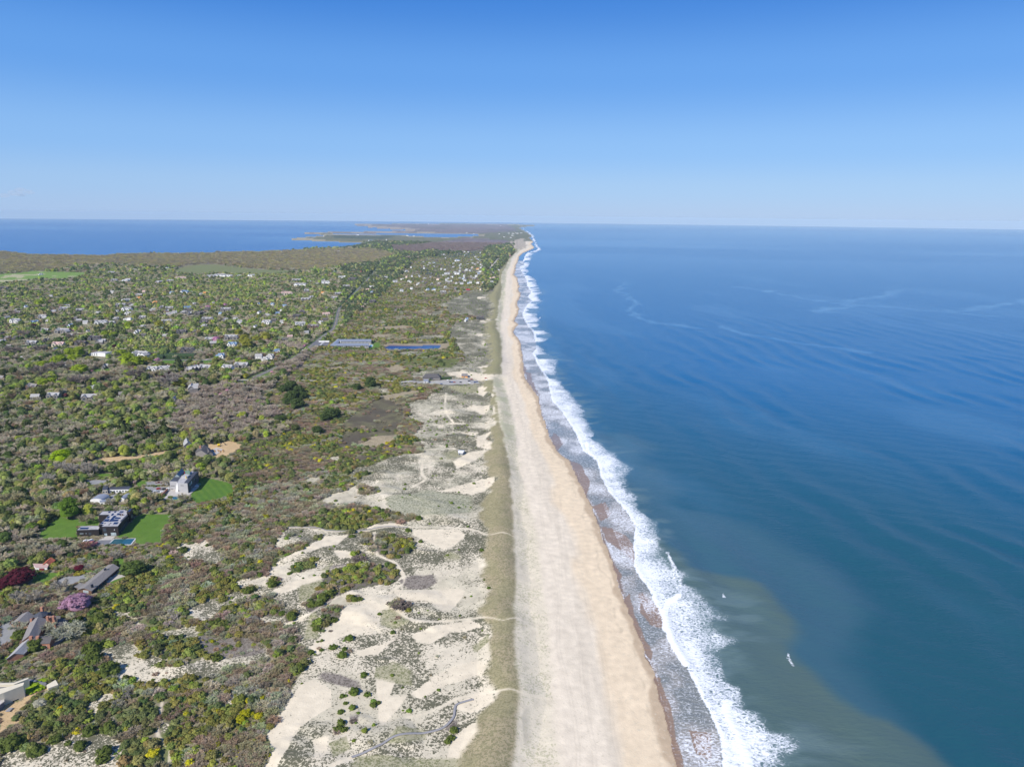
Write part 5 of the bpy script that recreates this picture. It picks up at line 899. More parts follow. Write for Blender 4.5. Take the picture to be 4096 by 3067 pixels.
# ---- motel
x0, y0 = pt(R12, 1460, 1200); h = Bld('motel', x0, y0, 'long U-shaped grey motel with balconies beside the blue pond', 'motel'); gz = h.g
F = R12([(1180, 1225), (1225, 1192), (1742, 1192), (1748, 1224)], gz + 6.5); Bk = R12([(1290, 1130), (1782, 1130), (1786, 1162), (1340, 1162)], gz + 6.5); Lw = R12([(1200, 1206), (1290, 1130), (1340, 1134), (1268, 1206)], gz + 6.5)
for q, nm in ((F, 'front'), (Bk, 'back')):
    a, b, c, d = q; order = [a, b, c, d] if nm == 'front' else [q[0], q[3], q[2], q[1]]
    # ridge runs along the long side
    h.gable([tuple(order[0]), tuple(order[1]), tuple(order[2]), tuple(order[3])], -1.5, 6.2, 7.6, M_white, M_metal, .8)
h.gable([tuple(Lw[0]), tuple(Lw[3]), tuple(Lw[2]), tuple(Lw[1])], -1.5, 6.0, 7.4, M_white, M_metal, .6)
for e0, e1, n in ((F[0], F[3], 26), (Bk[3], Bk[2], 22)):
    for z0, z1 in ((.4, 2.4), (3.4, 5.5)):
        for k in range(n): h.window(tuple(e0), tuple(e1), (k + .12) / n, (k + .80) / n, z0, z1, M_glass, out=.12)
    w = h.window(tuple(e0), tuple(e1), 0, 1, 2.75, 3.0, M_stone, 'gallery', .7)
foot(F, 1.12); foot(Bk, 1.12); foot(Lw, 1.15); foot(R12([(1250, 1210), (1290, 1140), (1790, 1135), (1800, 1250), (1740, 1262), (1170, 1262)], 4))
pq = R12([(1740, 1235), (1760, 1200), (1818, 1203), (1815, 1230), (1790, 1245)], 4); t_ = Bld('swimming_pool', *pq.mean(0), 'small turquoise motel pool on white paving near the pond', 'pool'); t_.prism('rim', pq, -1, .2, M_stone); c_ = pq.mean(0); t_.prism('water', c_ + (pq - c_) * .6, .2, .3, plain('turquoise_water', (.08, .42, .5), .1, .1)); foot(pq, 1.3)
lotq = R12([(930, 1180), (1010, 1150), (1180, 1160), (1140, 1240), (1060, 1250), (920, 1240)], 4); foot(lotq, 1.1); lz = Bld('car_park', *lotq.mean(0), None, None); lz.root['kind'] = 'structure'; o_ = lz.prism('asphalt', lotq, -1, .25, M_asph); o_['kind'] = 'structure'

# ------------------------------------------------------------------ ordinary houses: templates, copied and scaled
STY = {'W': (M_white, M_shinl, 'white house with grey roof'), 'G': (M_shin, M_shinl, 'grey shingled house'), 'D': (M_shin2, M_shin2, 'dark-roofed house'), 'U': (M_white, M_blueroof, 'white house with blue-grey roof'), 'R': (M_red, M_shin, 'dark red barn'),
       'B': (M_brown, M_shin, 'brown house with pale trim'), 'O': (M_cream, M_orange, 'small orange-roofed house'), 'C': (M_cream, M_pinkr, 'cream house with tan roof'), 'M': (M_white, M_rgravel, 'flat-roofed white modern house'), 'X': (M_shin, M_redroof, 'red-roofed beach house')}
_tpl = {}
def gable_bm(bw, br, cx, cy, w, d, eave, rh, rot, over=.5, mw=0):
    """gable block, ridge along its own x"""
    c, s_ = math.cos(rot), math.sin(rot); T = lambda u, v_, z: (cx + c * u - s_ * v_, cy + s_ * u + c * v_, z)
    q = [bw.verts.new(T(u, v_, z)) for z in (-1.5, eave) for u, v_ in ((-w / 2, -d / 2), (w / 2, -d / 2), (w / 2, d / 2), (-w / 2, d / 2))]; r0, r1 = bw.verts.new(T(-w / 2, 0, eave + rh)), bw.verts.new(T(w / 2, 0, eave + rh))
    for f in ((q[0], q[1], q[5], q[4]), (q[2], q[3], q[7], q[6]), (q[1], q[2], q[6], r1, q[5]), (q[3], q[0], q[4], r0, q[7]), (q[3], q[2], q[1], q[0])): bw.faces.new(f)
    k = rh * over / (d / 2)
    for sg in (-1, 1): add_slab(br, T(-w / 2 - over, sg * (d / 2 + over), eave - k + .15), T(w / 2 + over, sg * (d / 2 + over), eave - k + .15), T(w / 2 + over, 0, eave + rh + .15), T(-w / 2 - over, 0, eave + rh + .15), .22 + .003 * sg)
SHAPES = {0: [(0, 0, 14, 8, 4.6, 3.2, 0)], 1: [(0, 0, 18, 8, 4.8, 3.2, 0), (-5, -3, 7, 7, 4.6, 3.0, math.pi / 2), (5.5, -3, 6, 6, 4.4, 2.6, math.pi / 2)], 2: [(0, 0, 15, 8, 4.8, 3.4, 0), (4, -3.5, 8, 7, 4.7, 3.2, math.pi / 2), (-10, 1, 7, 6, 3, 2.2, 0)],
          3: [(0, 2, 22, 8, 5.2, 3.4, 0), (-7, -2.5, 9, 8, 5.1, 3.3, math.pi / 2), (2, -2, 6, 6, 5, 2.4, math.pi / 2), (9.5, -3, 8, 9, 4.6, 3.0, math.pi / 2)]}
def template(style, shape):
    key = (style, shape)
    if key in _tpl: return _tpl[key]
    wm, rm, _ = STY[style]; bw, br = bmesh.new(), bmesh.new(); parts = []
    if style == 'M':
        add_boxc(bw, 0, 0, 1.5, 16, 9, 6, 0); add_boxc(bw, 6, -2, 3.4, 9, 8, 5.6, 0); add_boxc(bw, -9, 1, .6, 6, 7, 4.4, 0)
        add_boxc(br, -2, .2, 4.65, 12, 8.6, .3, 0); add_boxc(br, 6, -2, 6.35, 8.6, 7.6, .3, 0); add_boxc(br, -9, 1, 2.95, 5.6, 6.6, .3, 0)
        SH = [(0, 0, 16, 9, 4.5, 0, 0)]
    else:
        SH = SHAPES[shape]
        for b in SH: gable_bm(bw, br, *b)
    def md(name, bm, mat): me = bpy.data.meshes.new(name); bmesh.ops.recalc_face_normals(bm, faces=bm.faces); bm.to_mesh(me); bm.free(); me.materials.append(mat); return (name, me)
    parts += [md('wall', bw, wm), md('roof', br, rm)]
    cx, cy, w, d, e, rh, r = SH[0]; nwin = 4 if w < 16 else 6
    for k in range(nwin):
        for zz_ in (1.5, 3.6):
            bm = bmesh.new(); add_boxc(bm, cx - w / 2 + (k + .5) * w / nwin, cy - d / 2 - .03, zz_, 1.3, .12, 1.2, 0); parts.append(md('window', bm, M_glass))
    for b in SH[1:]:
        if b[6]: bm = bmesh.new(); add_boxc(bm, b[0], b[1] - b[2] / 2 - .03, 2.9, b[3] * .45, .14, 2.6, 0); parts.append(md('window', bm, M_glass))
    if style != 'M' and style != 'R': bm = bmesh.new(); add_boxc(bm, cx + w * .3, cy + 1.0, e + rh * .7, 1.1, 1.1, 3.2, 0); parts.append(md('chimney', bm, M_brick if style in 'GDB' else M_white))
    # one joined small version for the far ones
    bs_, be_ = bmesh.new(), None
    me = bpy.data.meshes.new('house'); vs = []; fs = []; mi = []
    for nm, pm in parts[:2]:
        off_ = len(vs); vs += [v.co[:] for v in pm.vertices]
        for p_ in pm.polygons: fs.append([off_ + i for i in p_.vertices]); mi.append(0 if nm == 'wall' else 1)
    me.from_pydata(vs, [], fs); me.materials.append(wm); me.materials.append(rm); me.polygons.foreach_set('material_index', mi); me.update()
    _tpl[key] = (parts, me); return _tpl[key]
HOUSES = []
def H(R, L):
    for it in L: HOUSES.append((R,) + it)
H(R13, [(262, 160, 75, 'B'), (390, 112, 70, 'U'), (775, 192, 130, 'G'), (960, 150, 150, 'G'), (1190, 165, 100, 'G'), (1455, 205, 80, 'W'), (640, 265, 110, 'G'), (235, 322, 140, 'W'), (510, 345, 110, 'U'), (720, 328, 80, 'W'), (790, 322, 85, 'D'), (1265, 338, 65, 'W'), (1350, 325, 90, 'G'),
        (1490, 345, 165, 'W'), (1660, 345, 70, 'W'), (1890, 285, 110, 'M'), (1720, 182, 75, 'W'), (1880, 150, 150, 'W'), (1900, 208, 90, 'W'), (1780, 95, 140, 'G'), (1860, 22, 120, 'W'), (1940, 72, 80, 'D'), (2105, 112, 85, 'D'), (930, 472, 200, 'G'), (670, 458, 100, 'G'), (1300, 475, 45, 'W'),
        (1400, 580, 170, 'D'), (1480, 632, 180, 'G'), (2030, 480, 100, 'W'), (130, 568, 80, 'B'), (40, 625, 100, 'G'), (870, 672, 145, 'C'), (1210, 650, 160, 'D'), (480, 650, 140, 'G'), (820, 742, 70, 'G'), (990, 782, 85, 'B'), (1140, 775, 90, 'W'), (355, 875, 75, 'W'), (1005, 965, 80, 'W'),
        (1500, 800, 300, 'M'), (2080, 815, 260, 'W'), (1550, 1000, 110, 'G'), (500, 1300, 165, 'B'), (530, 1450, 110, 'G'), (680, 1425, 120, 'G'), (800, 1430, 160, 'G'), (1330, 1460, 190, 'G'), (1370, 1300, 130, 'M'), (1820, 1415, 110, 'R'), (1895, 1375, 120, 'R'), (35, 1172, 80, 'B'), (1040, 390, 90, 'U'), (110, 270, 60, 'G')])
H(R14, [(270, 50, 80, 'O'), (360, 110, 65, 'G'), (430, 172, 75, 'G'), (550, 190, 85, 'W'), (460, 215, 90, 'W'), (235, 152, 80, 'W'), (750, 162, 140, 'D'), (690, 190, 85, 'G'), (915, 208, 165, 'D'), (1040, 148, 85, 'D'), (1305, 155, 155, 'G'), (1225, 212, 55, 'U'), (1795, 198, 70, 'W'), (2125, 162, 60, 'W'), (1915, 238, 65, 'G'),
        (1030, 300, 155, 'G'), (985, 345, 125, 'D'), (1450, 295, 90, 'W'), (1495, 340, 130, 'W'), (1280, 310, 130, 'G'), (1545, 275, 60, 'W'), (1910, 345, 130, 'W'), (1740, 412, 75, 'W'), (2140, 335, 85, 'W'), (430, 332, 125, 'G'), (660, 488, 140, 'D'), (870, 482, 90, 'D'), (1080, 595, 140, 'G'), (1380, 570, 190, 'G'),
        (1410, 672, 140, 'U'), (740, 755, 200, 'D'), (1240, 838, 130, 'U'), (2060, 772, 110, 'U'), (1900, 890, 120, 'W'), (1970, 850, 120, 'W'), (1790, 850, 100, 'W'), (230, 1038, 150, 'W'), (400, 1030, 150, 'W'), (820, 1040, 230, 'G'), (1010, 1020, 190, 'G'), (1340, 1020, 170, 'W'), (1540, 985, 190, 'G'), (820, 1320, 250, 'G'), (545, 1478, 110, 'G'), (1120, 650, 90, 'G'), (90, 410, 80, 'G'), (600, 410, 80, 'G')])
H(R12, [(690, 275, 145, 'G'), (740, 338, 190, 'W'), (1110, 302, 125, 'W'), (990, 328, 45, 'W'), (880, 292, 55, 'G'), (1420, 362, 95, 'G'), (1345, 228, 80, 'W'), (1510, 255, 140, 'D'), (830, 428, 120, 'G'), (540, 475, 165, 'C'), (1300, 472, 95, 'G'), (900, 525, 85, 'G'), (820, 562, 145, 'G'), (1250, 535, 105, 'G'), (335, 625, 70, 'U'), (120, 622, 65, 'U'),
        (1075, 460, 60, 'O'), (465, 722, 65, 'W'), (135, 755, 70, 'W'), (260, 795, 75, 'G'), (760, 745, 130, 'D'), (700, 805, 130, 'D'), (1145, 685, 65, 'D'), (1125, 780, 110, 'C'), (1110, 855, 75, 'D'), (1050, 897, 90, 'W'), (255, 895, 130, 'W'), (740, 920, 145, 'W'), (490, 892, 75, 'G'), (935, 960, 175, 'B'), (80, 970, 85, 'W'), (835, 1042, 65, 'W'),
        (515, 1150, 75, 'D'), (590, 1110, 80, 'C'), (670, 1095, 90, 'G'), (400, 1305, 110, 'U'), (1750, 412, 80, 'C'), (1790, 448, 75, 'U'), (1650, 532, 65, 'D'), (1815, 582, 95, 'D'), (1660, 672, 45, 'C'), (1990, 228, 75, 'W'), (1875, 212, 75, 'D'), (2010, 225, 50, 'O'), (1810, 272, 45, 'W'), (2140, 285, 65, 'W'), (1065, 112, 45, 'W'), (1200, 115, 40, 'W'), (1230, 152, 80, 'U'), (1640, 148, 40, 'X'), (1080, 272, 60, 'G')])
H(R1, [(1340, 460, 50, 'W'), (1700, 520, 70, 'W'), (1770, 512, 90, 'W'), (1835, 518, 80, 'W'), (1015, 548, 140, 'M'), (900, 492, 40, 'G'), (1075, 472, 38, 'W'), (1455, 535, 80, 'C'), (1370, 558, 60, 'G'), (1285, 568, 70, 'G'), (1490, 648, 70, 'U'), (1385, 652, 38, 'U'), (1160, 645, 28, 'C'), (1125, 672, 60, 'G'), (1110, 698, 60, 'O'), (35, 615, 70, 'D'), (1930, 518, 35, 'W'), (2025, 516, 60, 'W'),
        (1655, 655, 30, 'O'), (905, 645, 28, 'W'), (130, 708, 30, 'C'), (920, 552, 50, 'G'), (330, 505, 24, 'W'), (1620, 665, 36, 'G'), (410, 680, 26, 'W'), (680, 705, 28, 'G'), (1480, 690, 30, 'W'), (1900, 705, 30, 'D'), (2070, 735, 36, 'U'), (1720, 735, 34, 'G')])
H(R2, [(290, 470, 24, 'G'), (600, 275, 26, 'W'), (830, 510, 34, 'W'), (1030, 535, 36, 'W'), (510, 475, 48, 'W'), (930, 445, 30, 'D'), (985, 470, 30, 'W'), (1100, 520, 20, 'W'), (640, 440, 40, 'M'), (720, 455, 50, 'W')])
H(R11, [(30, 398, 50, 'M'), (125, 432, 50, 'W'), (238, 480, 30, 'W'), (355, 462, 48, 'D'), (425, 472, 55, 'G'), (520, 405, 48, 'C'), (630, 405, 42, 'W'), (665, 442, 45, 'G'), (715, 372, 45, 'W'), (640, 328, 70, 'W'), (780, 328, 75, 'W'), (820, 388, 45, 'G'), (905, 388, 45, 'D'), (880, 418, 40, 'W'), (960, 448, 40, 'W'), (1010, 392, 60, 'G'), (1065, 452, 55, 'W'), (840, 462, 45, 'W'),
         (765, 465, 30, 'W'), (540, 465, 55, 'G'), (340, 392, 50, 'G'), (90, 372, 30, 'C'), (85, 293, 45, 'W'), (150, 245, 25, 'W'), (400, 190, 32, 'W'), (465, 192, 40, 'U'), (155, 195, 34, 'W'), (780, 165, 75, 'U'), (610, 278, 30, 'W'), (900, 278, 60, 'W'), (950, 292, 45, 'W'), (1060, 268, 45, 'O'), (1150, 248, 40, 'G'), (1180, 318, 55, 'U'), (1255, 303, 50, 'W'), (1250, 328, 45, 'D'),
         (1040, 358, 40, 'W'), (1095, 298, 45, 'W'), (1340, 248, 45, 'O'), (1340, 278, 40, 'W'), (1310, 228, 40, 'W'), (1300, 255, 35, 'G'), (1250, 440, 45, 'W'), (1240, 408, 40, 'W'), (1280, 382, 45, 'C'), (1300, 352, 40, 'D'), (1225, 468, 30, 'D'), (1265, 462, 35, 'W'), (1100, 205, 30, 'W'), (1060, 192, 28, 'G'), (990, 192, 26, 'W'), (920, 218, 30, 'G'), (830, 212, 26, 'W'), (730, 198, 26, 'W'),
         (1090, 160, 26, 'G'), (1180, 190, 28, 'W'), (1210, 172, 28, 'W'), (1130, 122, 26, 'G'), (1230, 130, 26, 'W'), (1030, 102, 30, 'W'), (1105, 47, 40, 'W'), (1200, 52, 40, 'W'), (1280, 28, 34, 'W'), (1330, 62, 45, 'W'), (1400, 42, 34, 'W'), (1440, 42, 34, 'W'), (1475, 72, 34, 'W'), (1410, 112, 34, 'G'), (1380, 142, 34, 'W'), (925, 560, 55, 'X'), (590, 585, 80, 'G'), (375, 548, 60, 'U'), (465, 548, 55, 'U'),
         (615, 515, 50, 'W'), (25, 562, 60, 'W'), (755, 540, 50, 'G'), (1100, 545, 45, 'C'), (1090, 935, 110, 'D'), (900, 965, 80, 'U')])
H(R9, [(935, 522, 60, 'M'), (1410, 354, 95, 'U'), (1530, 360, 95, 'X'), (1630, 392, 65, 'W'), (1660, 435, 34, 'W'), (720, 277, 14, 'W'), (1225, 264, 40, 'W'), (1640, 345, 30, 'W'), (1950, 275, 30, 'W'), (2050, 280, 26, 'W'), (1400, 388, 30, 'G'), (1270, 500, 20, 'W')])
H(R10, [(490, 106, 42, 'M'), (1300, 124, 22, 'W'), (1540, 236, 60, 'W'), (1480, 240, 40, 'W'), (1470, 268, 34, 'W'), (1350, 292, 26, 'W'), (1450, 300, 26, 'W'), (1420, 236, 26, 'W'), (900, 240, 24, 'W'), (800, 228, 24, 'W'), (1280, 252, 22, 'W'), (1600, 232, 34, 'W'), (560, 485, 34, 'W'), (520, 492, 20, 'G'), (395, 520, 28, 'W'), (820, 520, 30, 'W'), (775, 525, 26, 'W')])
rv = random.Random(5)
for _ in range(16): H(R13, [(rv.uniform(20, 2180), rv.uniform(10, 760), rv.uniform(60, 100), rv.choice('GGDBG'))]); H(R14, [(rv.uniform(20, 2180), rv.uniform(10, 560), rv.uniform(60, 100), rv.choice('GGDGU'))])
for _ in range(95):                                              # rest of the beach village
    H(R11, [(rv.uniform(560, 1420), rv.uniform(20, 470), rv.uniform(20, 34), rv.choice('WWWGGGDUC'))])
for _ in range(26): H(R11, [(rv.uniform(20, 560), rv.uniform(130, 470), rv.uniform(20, 32), rv.choice('WGGDC'))])
items = []; placed = []
HROOT = {}
for k, (R, px, py, wpx, st) in enumerate(HOUSES):
    s_ = {id(R13): 3.687, id(R14): 3.687, id(R12): 3.687, id(R1): 2.011, id(R2): 1.7015, id(R11): 3.403, id(R9): 3.687, id(R10): 3.687}[id(R)]
    x, y = R([(px, py)], 5.0)[0]
    if any(abs(x - a) < (9 + y * .003) and abs(y - b) < (14 + y * .008) for a, b in placed): continue
    if R is R11 and x > curve_x(np.array([y]), CREST_L)[0] - 25 and k > 300: continue
    if seg_dist(np.array([x]), np.array([y]), smooth_line(ROAD_MAIN, 2))[0] < 14: continue
    placed.append((x, y)); depth = math.hypot(x, y) * .985; W_ = wpx / s_ / 4 * depth / FPX
    shape = 3 if W_ > 30 else (1 if W_ > 20 else (2 if W_ > 15 else 0))
    if st == 'R' or st == 'X': shape = 0
    parts, joined = template(st, shape); tw = 22 if st == 'M' else {0: 15, 1: 19, 2: 22, 3: 26}[shape]; sc = min(max(W_ / tw, .62), 2.4); zs = .85 + .35 * min(sc, 1.4)
    rz = rv.uniform(-.45, .45) + (.0 if rv.random() < .75 else math.pi / 2)
    nm = {'R': 'barn', 'M': 'modern_house', 'X': 'beach_house'}.get(st, 'house')
    gzv = float(grid_z(np.array([x]), np.array([y]))[0]) + .1
    if y < 2700:
        r = bpy.data.objects.new(nm, None); scene.collection.objects.link(r)
        for pn, me in parts: o = bpy.data.objects.new(pn, me); scene.collection.objects.link(o); o.parent = r
    else: r = bpy.data.objects.new(nm, joined); scene.collection.objects.link(r)
    r.location = (x, y, gzv); r.rotation_euler = (0, 0, rz); r.scale = (sc, sc, zs)
    size = 'large ' if sc > 1.35 else ('small ' if sc < .8 and not STY[st][2].startswith('small') else '')
    r['category'] = 'barn' if st == 'R' else 'house'; r['group'] = {'R': 'dark red barns'}.get(st, 'houses of the coastal village' if x > -.28 * y else 'houses among the inland trees')
    items.append((r, size + STY[st][2], x, y)); w2 = W_ * .62 + 2
    if y < 4200: FOOT.append(np.array([(x - w2, y - w2 * 1.25 - 8 - .008 * (y - 900)), (x + w2, y - w2 * 1.25 - 8 - .008 * (y - 900)), (x + w2, y + w2 * .6), (x - w2, y + w2 * .6)]))
label_all(items)
# huts and roofs by the beach car park
flat = [('lifeguard_hut', R4, [(1398, 352), (1434, 352), (1434, 338), (1398, 338)], 5.2, M_white, M_metal, 'small white hut with grey roof on the landward edge of the beach car park', 'hut'), ('dune_hut', R4, [(1676, 925), (1710, 928), (1728, 908), (1680, 905)], 4.0, M_metal, M_white, 'lone pale blue-grey hut standing among the open dunes', 'hut')]
for nm, R, pts, Hh, wm, rm, lb_, ct in flat:
    q0 = R(pts, 4.0); c = q0.mean(0); h = Bld(nm, *c, lb_, ct); q = R(pts, h.g + 3.2); h.gable([tuple(p) for p in (q[0], q[3], q[2], q[1])], -1.2, 3.2, Hh, wm, rm, .4); h.window(tuple(q[0]), tuple(q[1]), .2, .45, .2, 2.2, M_dgrey, 'door'); h.window(tuple(q[0]), tuple(q[1]), .6, .85, 1.0, 2.0, M_glass, frame=M_white); foot(q, 1.6)
q0 = R4([(1388, 322), (1530, 322), (1520, 292), (1415, 292)], 4); h = Bld('bath_house', *q0.mean(0), 'wide low building with brown-grey hipped roof behind the car park hedge', 'building'); q = R4([(1388, 322), (1530, 322), (1518, 293), (1412, 292)], h.g + 3.5)
bm = bmesh.new(); L4 = h.L(q); add_prism(bm, L4, -1, 3.4); bm_obj('wall', bm, M_shin, h.root); bm = bmesh.new(); cc = np.mean(L4, 0); e4 = [bm.verts.new((p[0] + (p[0] - cc[0]) * .04, p[1] + (p[1] - cc[1]) * .06, 3.45)) for p in L4]; ra = bm.verts.new((cc[0] - (cc[0] - L4[0][0]) * .55, cc[1], 7.2)); rb = bm.verts.new((cc[0] + (L4[1][0] - cc[0]) * .55, cc[1], 7.2))
for f in ((e4[0], e4[1], rb, ra), (e4[1], e4[2], rb), (e4[2], e4[3], ra, rb), (e4[3], e4[0], ra), (e4[3], e4[2], e4[1], e4[0])): bm.faces.new(f)
bm_obj('roof', bm, M_shin2, h.root); h.window(tuple(q[0]), tuple(q[1]), .4, .6, .2, 2.4, M_dgrey, 'door'); foot(q, 1.2)
q0 = R4([(1703, 318), (1750, 318), (1750, 292), (1706, 292)], 4); h = Bld('orange_house', *q0.mean(0), 'small orange-walled house with grey roof at the seaward end of the car park', 'house'); q = R4([(1703, 310), (1750, 310), (1748, 292), (1706, 292)], h.g + 4); h.gable([tuple(p) for p in (q[0], q[3], q[2], q[1])], -1, 4, 6.6, M_orange, M_shin, .5); h.window(tuple(q[0]), tuple(q[1]), .3, .6, 1, 2.4, M_glass, frame=M_white); foot(q, 1.3)
# water tower far away
p = R10([(235, 101)], 25)[0]; t_ = Bld('water_tower', p[0], p[1], 'white water tower rising over the far wooded headland', 'tower'); bm = bmesh.new(); add_cyl(bm, 0, 0, -5, 26, 4, 4, 12); bm_obj('stem', bm, M_white, t_.root); bm = bmesh.new(); add_cyl(bm, 0, 0, 26, 34, 5, 14, 14); add_cyl(bm, 0, 0, 34, 48, 14, 14, 14); add_cyl(bm, 0, 0, 48, 55, 14, 3, 14); bm_obj('tank', bm, M_white, t_.root)
# poles and masts
def pole(R, px, py_base, py_top, mat, label, cat='utility pole', name='utility_pole', group=None, arm=True):
    x, y = R([(px, py_base)], 4)[0]; g = float(grid_z(np.array([x]), np.array([y]))[0]); s_ = 3.687 if R in (R14, R9, R12) else (2.011 if R in (R1, R4) else (3.403 if R is R11 else 2.684)); Hh = (py_base - py_top) / s_ / 4 * math.hypot(x, y) / FPX * 1.02
    rad = max(.16, y * .00018); t_ = Bld(name, x, y, label, cat, group); bm = bmesh.new(); add_cyl(bm, 0, 0, -.5, Hh, rad, rad * .7, 8); bm_obj('pole', bm, mat, t_.root)
    if arm: t_.box('crossarm', x, y, Hh * .93, 2.4, .2, .2, .3, mat)
pole(R14, 660, 1150, 1062, M_shinl, 'pale pole with a white lamp beside the leafless orchard trees', group='utility poles')
pole(R14, 1355, 1165, 1105, M_shin, 'short grey pole inland of the road junction', group='utility poles'); pole(R14, 1460, 1162, 1048, M_shin, 'tall brown-grey pole just inland of the road junction', group='utility poles')
pole(R14, 1925, 1072, 998, M_shinl, 'pale pole on the verge where the main road climbs from the junction', group='utility poles'); pole(R14, 2018, 1175, 1105, M_shin, 'grey pole in the grassy triangle seaward of the road junction', group='utility poles')
pole(R11, 670, 592, 515, M_shinl, 'tall pale mast beside the grey building on the village beach road', 'mast', 'mast', arm=False); pole(R1, 212, 628, 568, M_shinl, 'tall thin striped mast rising from trees near the golf course', 'mast', 'mast', arm=False)
pole(R9, 1232, 428, 395, M_shin, 'dark mast standing at the edge of the harbour cove', 'mast', 'mast', arm=False); pole(R4, 1158, 348, 318, M_shinl, 'thin pole beside the beach car park entrance road', group='utility poles'); pole(R4, 1650, 335, 300, M_shinl, 'slim pole behind the parked cars of the beach car park', group='utility poles')
pole(RE, 678, 1345, 1290, M_shinl, 'short pale post at the scrub edge above the nearest sand hollow', 'post', 'post', arm=False)
# hedges
M_hedge = plain('clipped_hedge', (0.028, 0.055, 0.018), .9, .35, .6)
def hedge(R, a, b, dpx, Hm, label, group='clipped hedges'):
    p0, p1 = R([a, b], 4); c = (p0 + p1) / 2; L_ = np.hypot(*(p1 - p0)); r_ = math.atan2(*(p1 - p0)[::-1]); g = float(grid_z(np.array([c[0]]), np.array([c[1]]))[0]); n = max(6, int(L_ / 1.6)); m = 6; W_ = dpx
    vs = []; fs = []; c_, s_ = math.cos(r_), math.sin(r_); prof = [(-W_ / 2, -1), (-W_ / 2, Hm * .55), (-W_ / 2 + .5, Hm), (W_ / 2 - .5, Hm), (W_ / 2, Hm * .55), (W_ / 2, -1)]
    for i in range(n + 1):
        u = (i / n - .5) * L_
        for w, z in prof: j = rng.normal(0, .22, 3); w2 = w + j[0]; vs.append((c_ * u - s_ * w2 + j[1], s_ * u + c_ * w2, z + j[2] * .9))
    for i in range(n):
        for k in range(5): a_ = i * 6 + k; fs.append((a_, a_ + 1, a_ + 7, a_ + 6))
    fs.append((0, 5, 4, 1)); fs.append((1, 4, 3, 2)); e = n * 6; fs.append((e, e + 1, e + 4, e + 5)); fs.append((e + 1, e + 2, e + 3, e + 4))
    o = mesh_np('hedge', vs, fs, M_hedge); o.location = (c[0], c[1], g); add_tags(o, label, 'hedge', group)
    nx, ny = -s_ * (W_ / 2 + 3), c_ * (W_ / 2 + 3); FOOT.append(np.array([(p0[0] - nx, p0[1] - ny), (p1[0] - nx, p1[1] - ny), (p1[0] + nx, p1[1] + ny), (p0[0] + nx, p0[1] + ny)]))
hedge(R14, (398, 850), (858, 846), 14, 9, 'huge dark green box hedge behind the long narrow lawn', 'clipped hedges'); hedge(R14, (296, 862), (388, 858), 12, 8.5, 'short dark hedge block at the inland end of the huge box hedge')
hedge(R14, (400, 870), (850, 868), 2, 2, 'low clipped hedge along the foot of the huge box hedge'); hedge(R13, (400, 712), (742, 700), 7, 8, 'long dark conifer hedge beyond the leafy inland gardens'); hedge(R13, (60, 725), (385, 720), 7, 8, 'dark conifer hedge at the inland edge of the picture, in line with the longer one')
hedge(R14, (680, 748), (1085, 745), 5, 6, 'dark green hedge behind the dark-roofed house beyond the box hedge'); hedge(R14, (60, 715), (450, 710), 6, 7, 'tall conifer hedge beyond the white house with the round drive'); hedge(R14, (0, 862), (110, 860), 2.5, 2, 'low hedge by the white house at the street')
hedge(R14, (160, 625), (470, 622), 4, 4, 'dark low hedge two gardens beyond the tall clipped hedge'); hedge(R14, (1140, 165), (1420, 160), 4, 3, 'yellow-green hedge around the long house with dark chimneys'); hedge(R13, (345, 352), (440, 318), 5, 4, 'dark slanting hedge between two white inland houses'); hedge(R14, (835, 172), (1100, 168), 4, 4, 'dark hedge behind the brick-chimney house far inland')
hedge(R12, (1320, 660), (1440, 520), 4, 3, 'lower hedge along the inland side of the main road'); hedge(R12, (1450, 505), (1560, 385), 4, 3, 'upper hedge along the inland side of the main road'); hedge(R12, (1060, 1050), (1110, 1025), 3, 2.5, 'small hedge at the drive mouth near the motel'); hedge(R12, (390, 745), (600, 742), 4, 3, 'dark hedge in front of the square white house inland')
hedge(R4, (1440, 340), (1620, 328), 7, 3.2, 'rough green hedge row behind the beach car park hut')

